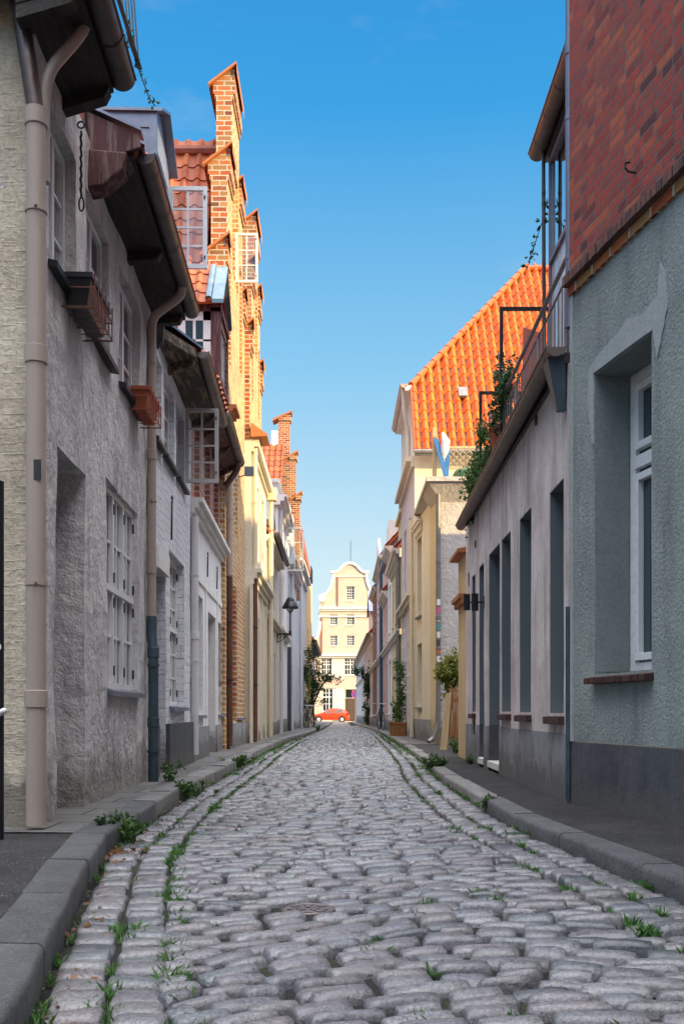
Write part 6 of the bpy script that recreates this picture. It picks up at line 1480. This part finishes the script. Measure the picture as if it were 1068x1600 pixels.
# flower boxes on the plastered house
def flower_box(F, u0, u1, n0, n1, z0, z1, name, label, mt, cage):
    H = thing(name, label, 'flower box', F.pt((u0 + u1) / 2, n0, z0)); mb = MB(); t = .014
    b = lambda s: [F.pt(u0 + s, n0 + s, z0), F.pt(u1 - s, n0 + s, z0), F.pt(u1 - s, n1 - s, z0), F.pt(u0 + s, n1 - s, z0)]
    tp = [F.pt(u0 - .015, n0, z1), F.pt(u1 + .015, n0, z1), F.pt(u1 + .015, n1 + .015, z1), F.pt(u0 - .015, n1 + .015, z1)]
    mb.prism(b(.02), tp); mb.boxF(F, u0 - .022, u1 + .022, n1 + .0, n1 + .024, z1 - .03, z1 + .006); mb.boxF(F, u0 - .024, u0 - .004, n0, n1 + .02, z1 - .03, z1 + .006); mb.build('trough', mt, H, bevel=.004)
    mb = MB()
    for z in (z0 - .01, z0 + (z1 - z0) * .55): mb.tube([F.pt(u0 - .02, 0, z), F.pt(u0 - .02, n1 + .03, z), F.pt(u1 + .02, n1 + .03, z), F.pt(u1 + .02, 0, z)], .006, 5)
    k = cage
    for i in range(k + 1):
        u = u0 + (u1 - u0) * i / k; mb.tube([F.pt(u, n0, z0 - .012), F.pt(u, n1 + .032, z0 - .012), F.pt(u, n1 + .034, z1 + .005)], .005, 5)
    mb.build('cage', 'terracotta' if mt == 'terracotta' else 'iron_rust', H)
M['iron_rust'] = metal('iron_rust', (.20, .09, .06), .6, .2, .4)
flower_box(FL, FL.uz(6.18), FL.uz(6.72), .02, .17, 3.17, 3.37, 'flower_box', 'black empty flower trough in a rusty cage under the upper windows', 'black_plastic', 5)
flower_box(FL, FL.uz(8.42), FL.uz(8.96), .02, .16, 3.22, 3.40, 'flower_box', 'terracotta red flower box in a cage beside the cream downpipe', 'terracotta', 4)
# twisted rope with a loop under the eave
mb = MB(); rx, ry = -1.665, 6.36; pts = [(rx + .004 * math.sin(i * 2.1), ry + .004 * math.cos(i * 2.1), 4.36 - i * .022) for i in range(20)]
mb.tube(pts, .008, 6); mb.tube([(rx + .022 * math.sin(a), ry, 4.40 + .022 * math.cos(a)) for a in [i * .6 for i in range(12)]], .006, 5); b = pts[-1]
mb.tube([(b[0] + .016 * math.sin(a), b[1], b[2] - .05 + .045 * math.cos(a)) for a in [i * .6 for i in range(12)]], .006, 5)
o = mb.build('hanging_rope', 'black_iron', smooth=True); tag(rebase(o, pts[0]), 'dark twisted rope with a loop hanging from the plastered house eave', 'rope')
# black post at the near left
H = thing('metal_post', 'black metal post with round sticker standing before the plastered house', 'post', (-1.765, 5.1, 0))
mb = MB(); mb.tube([(-1.765, 5.1, -.02), (-1.765, 5.1, 1.83)], .034, 16); mb.build('pole', 'black_iron', H, angle=40)
mb = MB(); mb.lathe((-1.757, 5.066, .98), [(0, 0), (.024, 0)], 16, (.25, -1, 0)); mb.build('sticker', 'white_paint', H)
mb = MB(); mb.tube([(-1.78, 5.05, .62), (-1.70, 5.02, .655), (-1.69, 5.02, .66)], [.016, .016, .008], 10); mb.build('lever', 'white_paint', H, angle=40)

def climber(name, label, pts, size, mt, cat, base, stem=None, group=None):
    H = thing(name, label, cat, base, group)
    leaves(pts, size, None, -.2).build('foliage', mt, H)
    if stem:
        mb = MB()
        for s in stem: mb.tube(s, [.02 * (1 - .7 * i / (len(s) - 1)) + .004 for i in range(len(s))], 6)
        mb.build('stem', 'bark', H, smooth=True)
    return H
# street tree by the far left houses
base = (-1.42, 50, zg(50)); pts = []; TX = -.25
for c, r, n in (((-1.25, 50, 2.5), (.55, .7, .75), 1500), ((-1.0, 50, 1.6), (.42, .6, .7), 700), ((-1.35, 50, 3.5), (.35, .5, .6), 420), ((-.55, 50, 2.3), (.5, .4, .28), 260), ((-1.45, 50, 1.1), (.3, .5, .6), 260)): pts += clump_pts((c[0] + TX, c[1], c[2]), r, n, 14, .4)
stems = [[(-1.15, 50, -.1), (-1.2, 50, .9), (-1.25, 50.05, 1.7), (-1.3, 50, 2.6), (-1.38, 50, 3.9)], [(-1.2, 50, 1.0), (-.9, 50, 1.7), (-.6, 50, 2.2), (-.1, 49.9, 2.45)], [(-1.2, 50, 1.3), (-1.5, 50, 2.0), (-1.6, 50.1, 2.8)]]
H = thing('street_tree', 'bushy small green street tree with two bicycles beneath it', 'tree', base)
leaves(pts, .115).build('crown', 'leaf_dark', H)
leaves([(-.75 + random.random() * .75, 50 + random.gauss(0, .1), 2.2 + random.gauss(.1, .16)) for _ in range(130)], .11).build('crown', 'leaf_dry', H)
mb = MB()
for s in stems: mb.tube([(x + TX, y, z) for x, y, z in s], [.05 * (1 - .75 * i / (len(s) - 1)) for i in range(len(s))], 8)
mb.build('trunk', 'bark', H, smooth=True)
pts = clump_pts((-1.55, 46.5, 1.5), (.12, .3, 1.0), 330, 10, .4)
climber('tall_yellow_plant', 'tall yellowing plant spikes against the far left wall', pts, .09, 'leaf_yellow', 'plant', (-1.55, 46.5, zg(46)), [[(-1.55, 46.5, -.1), (-1.56, 46.5, 1.2), (-1.52, 46.5, 2.4)]])

def bicycle(loc, rz, label, group):
    H = thing('bicycle', label, 'bicycle', (0, 0, 0), group)
    for x in (-.52, .52):
        mb = MB(); ring = [(x + .33 * math.cos(a), 0, .34 + .33 * math.sin(a)) for a in [i * math.pi / 12 for i in range(25)]]; mb.tube(ring, .018, 6); w = mb.build('wheel', 'tyre', H, smooth=True)
        mb = MB()
        for i in range(8): a = i * math.pi / 8; mb.tube([(x + .31 * math.cos(a), 0, .34 + .31 * math.sin(a)), (x - .31 * math.cos(a), 0, .34 - .31 * math.sin(a))], .003, 4)
        mb.build('spokes', 'alloy', w)
    mb = MB(); BB, SE, HD, RW, FW = (-.08, 0, .30), (-.22, 0, .78), (.36, 0, .80), (-.52, 0, .34), (.52, 0, .34)
    for a, b in ((BB, SE), (BB, HD), (SE, HD), (RW, BB), (RW, SE), (HD, FW)): mb.tube([a, b], .016, 6)
    mb.build('frame', 'black_iron', H, smooth=True)
    mb = MB(); mb.tube([SE, (-.25, 0, .92)], .014, 6); mb.hexa([(-.38, -.07, .90), (-.12, -.02, .91), (-.12, .02, .91), (-.38, .07, .90), (-.38, -.07, .94), (-.12, -.02, .94), (-.12, .02, .94), (-.38, .07, .94)]); mb.build('saddle', 'tyre', H)
    mb = MB(); mb.tube([HD, (.32, 0, 1.0)], .014, 6); mb.tube([(.20, -.28, 1.02), (.32, -.12, 1.03), (.32, .12, 1.03), (.20, .28, 1.02)], .012, 6); mb.build('handlebar', 'alloy', H, smooth=True)
    mb = MB(); mb.tube([BB, (-.02, -.1, .2)], .01, 5); mb.box(-.07, .04, -.16, -.09, .185, .205); mb.build('pedal', 'iron', H)
    H.location = loc; H.rotation_euler = (0, 0, rz); return H
def dup(root, loc, rz, label):
    r = root.copy(); COL.objects.link(r); r.location = loc; r.rotation_euler = (0, 0, rz); r['label'] = label
    for ch in list(root.children):
        c = ch.copy(); COL.objects.link(c); c.parent = r
        for g in ch.children: d = g.copy(); COL.objects.link(d); d.parent = c
    return r
gb_ = 'bicycles leaning on the house walls'
bk = bicycle((1.50, 38.5, zg(38.5) - .0), rad(97), 'bicycle leaning on the right wall below the pink house', gb_)
dup(bk, (-1.62, 45.5, zg(45)), rad(84), 'bicycle against the left wall in front of the bushy tree', ) ; dup(bk, (-1.52, 47.2, zg(47)), rad(74), 'second bicycle pushed under the bushy street tree')

# planter box with climber beside the amber house
H = thing('wooden_planter', 'square brown wooden planter on the right pavement', 'planter', (1.52, 27.0, zg(27)))
mb = MB(); z = zg(27)
mb.prism([(1.32, 26.7, z), (1.70, 26.7, z), (1.70, 27.4, z), (1.32, 27.4, z)], [(1.29, 26.67, z + .36), (1.72, 26.67, z + .36), (1.72, 27.43, z + .36), (1.29, 27.43, z + .36)]); mb.build('box', 'fence_wood', H)
mb = MB()
for q in (.12, .24): mb.box(1.285 + .0, 1.725, 26.655, 26.66, z + q, z + q + .012)
mb.box(1.27, 1.74, 26.64, 26.7, z + .34, z + .385); mb.box(1.27, 1.31, 26.64, 27.45, z + .34, z + .385); mb.build('rim', 'fence_wood', H)
pts = clump_pts((1.56, 27.0, .85), (.17, .3, .55), 620, 12, .4) + clump_pts((1.52, 27.0, 1.75), (.2, .3, .3), 260, 8, .4) + clump_pts((1.60, 27.0, 1.3), (.08, .2, .5), 160, 8, .4)
climber('climbing_plant', 'leafy climber growing out of the wooden planter up a cane', pts, .085, 'leaf', 'plant', (1.54, 27, zg(27) + .3), [[(1.55, 27, .3), (1.57, 27, 1.2), (1.54, 27, 2.0)]])
pts = clump_pts((1.50, 60, 2.6), (.28, 1.0, 1.1), 1100, 16, .35) + clump_pts((1.55, 60, .9), (.2, .8, 1.0), 420, 10, .35) + clump_pts((1.1, 59.6, 3.0), (.4, .5, .5), 240, 8, .35)
climber('wall_climber', 'dark climbing shrub on the grey white house past the lone bicycle', pts, .15, 'leaf_dark', 'plant', (1.55, 60, zg(60)), [[(1.6, 60, -.3), (1.55, 60, 1.0), (1.5, 60, 3)]])
# bush above the gate
pts = clump_pts((1.93, 17.45, 1.28), (.24, .28, .34), 1300, 16, .45) + clump_pts((1.78, 17.35, 1.35), (.16, .2, .22), 420, 8, .45) + clump_pts((1.85, 17.3, .95), (.12, .15, .2), 160, 5, .5)
climber('gate_bush', 'yellow green bush spilling over the slatted gate', pts, .075, 'leaf_yellow', 'bush', (1.95, 17.5, 0), [[(1.98, 17.5, 0), (1.95, 17.5, .8), (1.9, 17.45, 1.4)], [(1.98, 17.5, .5), (1.85, 17.4, 1.2)]])
# terrace planting on the grey house
X0 = lambda Z, n=-.18: F2.pt(F2.uz(Z), n, 0)[0]
specs = [('terrace_shrub', 'low grey green shrub on the terrace edge nearest the railing', 11.1, 4.2, (.14, .35, .38), 480, 'leaf_dark'),
         ('terrace_shrub', 'dense dark shrub on the terrace next to the terracotta pot', 11.9, 3.75, (.20, .35, .42), 620, 'leaf'),
         ('terrace_shrub', 'leafy shrub overhanging the far end of the grey house gutter', 12.7, 3.35, (.24, .4, .42), 620, 'leaf'),
         ('terrace_shrub', 'wispy yellow grass clump at the far terrace corner', 13.1, 3.7, (.14, .3, .45), 260, 'leaf_yellow')]
for nm, lab, Z, zc, r, n, mt in specs:
    n = int(n * 2.2); r = tuple(v * 1.15 for v in r); x = X0(Z) - .06; pts = clump_pts((x, Z, zc), r, n, 12, .4)
    climber(nm, lab, pts, .058, mt, 'shrub', (x + .1, Z, 3.2), [[(x + .1, Z, 3.2), (x, Z, zc), (x - .03, Z, zc + r[2])], [(x + .1, Z, 3.25), (x + .12, Z + .1, zc + .2)]], 'shrubs along the grey house terrace')
H = thing('flower_pot', 'terracotta pot among the terrace shrubs', 'flower pot', (X0(11.5), 11.5, 3.7)); mb = MB(); mb.lathe((X0(11.5) + .02, 11.5, 3.62), [(0, 0), (.11, 0), (.155, .26), (.17, .26), (.17, .31), (.15, .31), (.14, .28), (0, .28)], 20); mb.build('pot', 'terracotta', H, angle=40)
mb = MB(); mb.box(X0(11.5) - .08, X0(11.5) + .12, 11.4, 11.6, 3.22, 3.62); mb.build('stand', 'fence_wood', H)
for nm, lab, Z, zt, xe in (('pergola_frame', 'tall black steel frame standing on the grey house terrace', 11.1, 5.16, 2.45), ('pergola_frame', 'lower black steel frame behind the terrace shrubs', 12.9, 4.80, 2.3)):
    x = X0(Z, -.12); H = thing(nm, lab, 'frame', (x, Z, 3.22), 'black steel frames on the terrace')
    mb = MB(); mb.box(x - .018, x + .018, Z - .018, Z + .018, 3.22, zt); mb.build('post', 'black_iron', H)
    mb = MB(); mb.box(xe - .018, xe + .018, Z - .018, Z + .018, 3.22, zt - .037); mb.build('post', 'black_iron', H)
    mb = MB(); mb.box(x - .018, xe + .018, Z - .019, Z + .019, zt - .036, zt); mb.build('beam', 'black_iron', H)
mb = MB(); a = Vector((X0(10.9, -.35), 11.0, 4.9)); q = [a, a + Vector((.22, .05, -.05)), a + Vector((.26, .05, -.7)), a + Vector((-.02, 0, -.95))]
M['pink_cloth'] = paint('pink_cloth', (.62, .20, .16), .8, .2)
mb.prism(q, [p + Vector((0, .02, 0)) for p in q]); o = mb.build('hanging_cloth', 'pink_cloth'); tag(rebase(o, a), 'faded red cloth hanging from the tall black terrace frame', 'cloth')
# dry twigs against the sky
def twig(pts, name, label, nl, size):
    mb = MB(); P = [Vector(p) for p in pts]; path = bendpath(P, .3, 4); mb.tube(path, .004, 5)
    H = thing(name, label, 'vine', path[0]); mb.build('stem', 'bark', H, smooth=True)
    lp = []
    for _ in range(nl): i = random.randrange(len(path) - 1); p = path[i].lerp(path[i + 1], random.random()); lp.append(p + Vector((random.gauss(0, .012), random.gauss(0, .012), random.gauss(0, .012))))
    leaves(lp, size).build('leaf_spray', 'leaf_dark', H)
twig([(-1.35, 6.2, 4.95), (-1.35, 6.3, 4.90), (-1.29, 6.35, 4.74), (-1.24, 6.4, 4.60), (-1.2, 6.4, 4.545)], 'hanging_vine', 'thin leafy vine dangling from the snow guard against the sky', 60, .035)
twig([(1.955, 9.5, 5.55), (1.92, 9.5, 5.36), (1.84, 9.5, 5.12), (1.80, 9.5, 4.98), (1.76, 9.5, 4.88)], 'dry_vine', 'dark dry vine strand hanging from the conservatory gutter', 46, .055)
mb = MB(); mb.tube([(-1.35 - .015 * 0, 74, 8.8), (-2.2, 92, 9.6), (-2.5, 110, 11.6)], .018, 5); o = mb.build('overhead_cable', 'iron'); tag(rebase(o, (-1.35, 74, 8.8)), 'thin dark cable strung from the far chimney to the curved gable house', 'cable')
# slatted balcony frame above the near left gutter
mb = MB(); 
for i in range(9): mb.tube([(-1.30 + .0 * i, 5.5 + i * .11, 4.80 + .0), (-1.34, 5.5 + i * .11, 5.35)], .006, 5)
mb.tube([(-1.30, 5.0, 4.80), (-1.30, 6.42, 4.80)], .014, 6); mb.tube([(-1.34, 5.0, 5.35), (-1.34, 6.42, 5.35)], .014, 6)
o = mb.build('roof_ladder', 'pipe_slate'); tag(rebase(o, (-1.3, 5.7, 4.8)), 'grey slatted snow guard above the gutter over the swan neck pipe', 'snow guard')

# weeds and grass in the gutters
def weed(name, label, c, r, hgt, n, mt='leaf', size=.05):
    H = thing(name, label, 'weed', c, 'weeds growing along the kerbs'); c = Vector(c); pts = []
    mb = MB()
    for _ in range(max(4, n // 26)):
        a = random.uniform(0, 6.28); t = Vector((math.cos(a) * r * random.random(), math.sin(a) * r * random.random(), hgt * random.uniform(.45, 1)))
        pth = [c + Vector((t.x * .3, t.y * .3, -.02)), c + Vector((t.x * .6, t.y * .6, t.z * .55)), c + t]; mb.tube(pth, [.004, .003, .0015], 4)
        for k in range(26): s = random.random() ** .8; pts.append(c + Vector((t.x * (.3 + .7 * s) + random.gauss(0, .012), t.y * (.3 + .7 * s) + random.gauss(0, .012), t.z * s)))
    leaves(pts, size, None, .25, None, .5).build('leaf_spray', mt, H); mb.build('stem', mt, H)
weed('weed', 'tall dark green weed at the left kerb corner with brown leaves below it', (-1.235, 5.75, -.10), .15, .20, 220, 'leaf', .045)
weed('weed', 'weed clump at the foot of the dark downpipe', (-1.62, 9.3, .0), .20, .22, 150, 'leaf', .05)
weed('weed', 'spreading weed on the left kerb edge below the dark plinth', (-1.30, 8.6, -.08), .20, .14, 220, 'leaf', .05)
weed('weed', 'low weed mat on the left kerb before the brick pier', (-1.38, 13.2, -.07), .35, .14, 260, 'leaf', .055)
weed('weed', 'leafy weed hanging over the right kerb edge opposite the gate', (1.12, 11.9, -.055), .22, .20, 330, 'leaf', .06)
weed('weed', 'weed tuft at the foot of the slatted gate', (1.80, 15.8, .0), .18, .24, 220, 'leaf', .055)
weed('weed', 'small dry weed on the left pavement near the deep doorway', (-1.36, 5.7, .0), .10, .06, 60, 'leaf_dark', .03)
weed('weed', 'small weed in the right gutter by the near kerb', (1.06, 7.3, -.055), .10, .10, 90, 'leaf', .04)
weed('weed', 'tiny weed against the grey house plinth', (1.60, 12.4, 0), .07, .10, 60, 'leaf', .04)
weed('weed', 'weed under the bushy street tree on the kerb', (-1.0, 41, zg(41) - .06), .3, .25, 160, 'leaf', .07)
def tufts(spots, mt, name, hs):
    mb = MB()
    for (x, y, r, n) in spots:
        for _ in range(n):
            a = random.uniform(0, 6.28); q = r * math.sqrt(random.random()); p = Vector((x + math.cos(a) * q, y + math.sin(a) * q * 1.2, zg(y) - .124 + float(camber(x))))
            h = hs * random.uniform(.5, 1.3); ln = Vector((random.gauss(0, .5), random.gauss(0, .5), 1)).normalized() * h; w = Vector((random.gauss(0, 1), random.gauss(0, 1), 0)).normalized() * (.0035 + .0004 * y)
            mb.add([p - w, p + w, p + ln * .6 + w * .6 + Vector((ln.x, ln.y, 0)) * .1, p + ln + Vector((ln.x, ln.y, 0)) * .5], [(0, 1, 2), (0, 2, 3)], random.random())
    o = mb.build(name, mt, kind='stuff'); o['label'] = 'grass and moss growing in the joints between the cobbles'; o['category'] = 'grass'
sp = []
for i in range(520):
    Z = 2.0 + 26 * random.random() ** 1.5; q = random.random()
    if q < .30: x = lk(Z) + .37 + random.gauss(0, .015)
    elif q < .42: x = lk(Z) + .19 + random.gauss(0, .02)
    elif q < .52: x = lk(Z) + .015
    elif q < .68: x = rk(Z) - .38 + random.gauss(0, .015)
    elif q < .78: x = rk(Z) - .2 + random.gauss(0, .02)
    elif q < .84: x = rk(Z) - .015
    else: x = random.uniform(lk(Z) + .4, rk(Z) - .4)
    sp.append((x, Z, random.uniform(.012, .05), random.randint(8, 34)))
for i in range(160):
    Z = random.uniform(11, 36); sp.append((rk(Z) - .05 + random.gauss(0, .05), Z, .10, 40))
    Z = random.uniform(12, 36); sp.append((lk(Z) + .05 + random.gauss(0, .04), Z, .07, 24))
tufts(sp, 'grass', 'grass', .038)
mb = MB()
for _ in range(420):
    q = random.random()
    if q < .35: x, y = -1.2 + random.gauss(0, .06), 5.35 + random.gauss(0, .12)
    elif q < .8: y = random.uniform(2.2, 9); x = lk(y) + random.uniform(.01, .14)
    else: y = random.uniform(3, 14); x = random.uniform(lk(y), rk(y))
    L = random.uniform(.012, .035); a = random.uniform(0, 6.28); z = zg(y) - .105 + random.uniform(-.015, .008); d = Vector((math.cos(a), math.sin(a), random.gauss(0, .3))) * L; w = Vector((-math.sin(a), math.cos(a), random.gauss(0, .3))) * L * .45; p = Vector((x, y, z))
    mb.add([p, p + d * .5 + w, p + d, p + d * .5 - w], [(0, 1, 2), (0, 2, 3)], random.random())
gr = MB()
for _ in range(900):
    y = random.uniform(2.0, 8.0); sd = random.random() < .6; x = (lk(y) + random.random() ** 2 * .12 + .005) if sd else (lk(y) - .165 - random.random() ** 2 * .35)
    z = zg(y) + (-.112 if sd else .002); r_ = random.uniform(.0015, .005); a = random.uniform(0, 6.28)
    if not sd and y > 5.3 and x < -1.6: continue
    q = [Vector((x + r_ * math.cos(a + k_ * 2.09), y + r_ * math.sin(a + k_ * 2.09), z)) for k_ in range(3)]; gr.add(q + [Vector((x, y, z + r_ * 1.1))], [(0, 1, 3), (1, 2, 3), (2, 0, 3)], (.16, .15, .14))
go = gr.build('grit', 'kerb', kind='stuff'); go['label'] = 'fine grit lying along the kerb and pavement'; go['category'] = 'grit'
o = mb.build('fallen_leaves', 'leaf_dry', kind='stuff'); o['label'] = 'brown fallen leaves lying in the left gutter'; o['category'] = 'leaves'
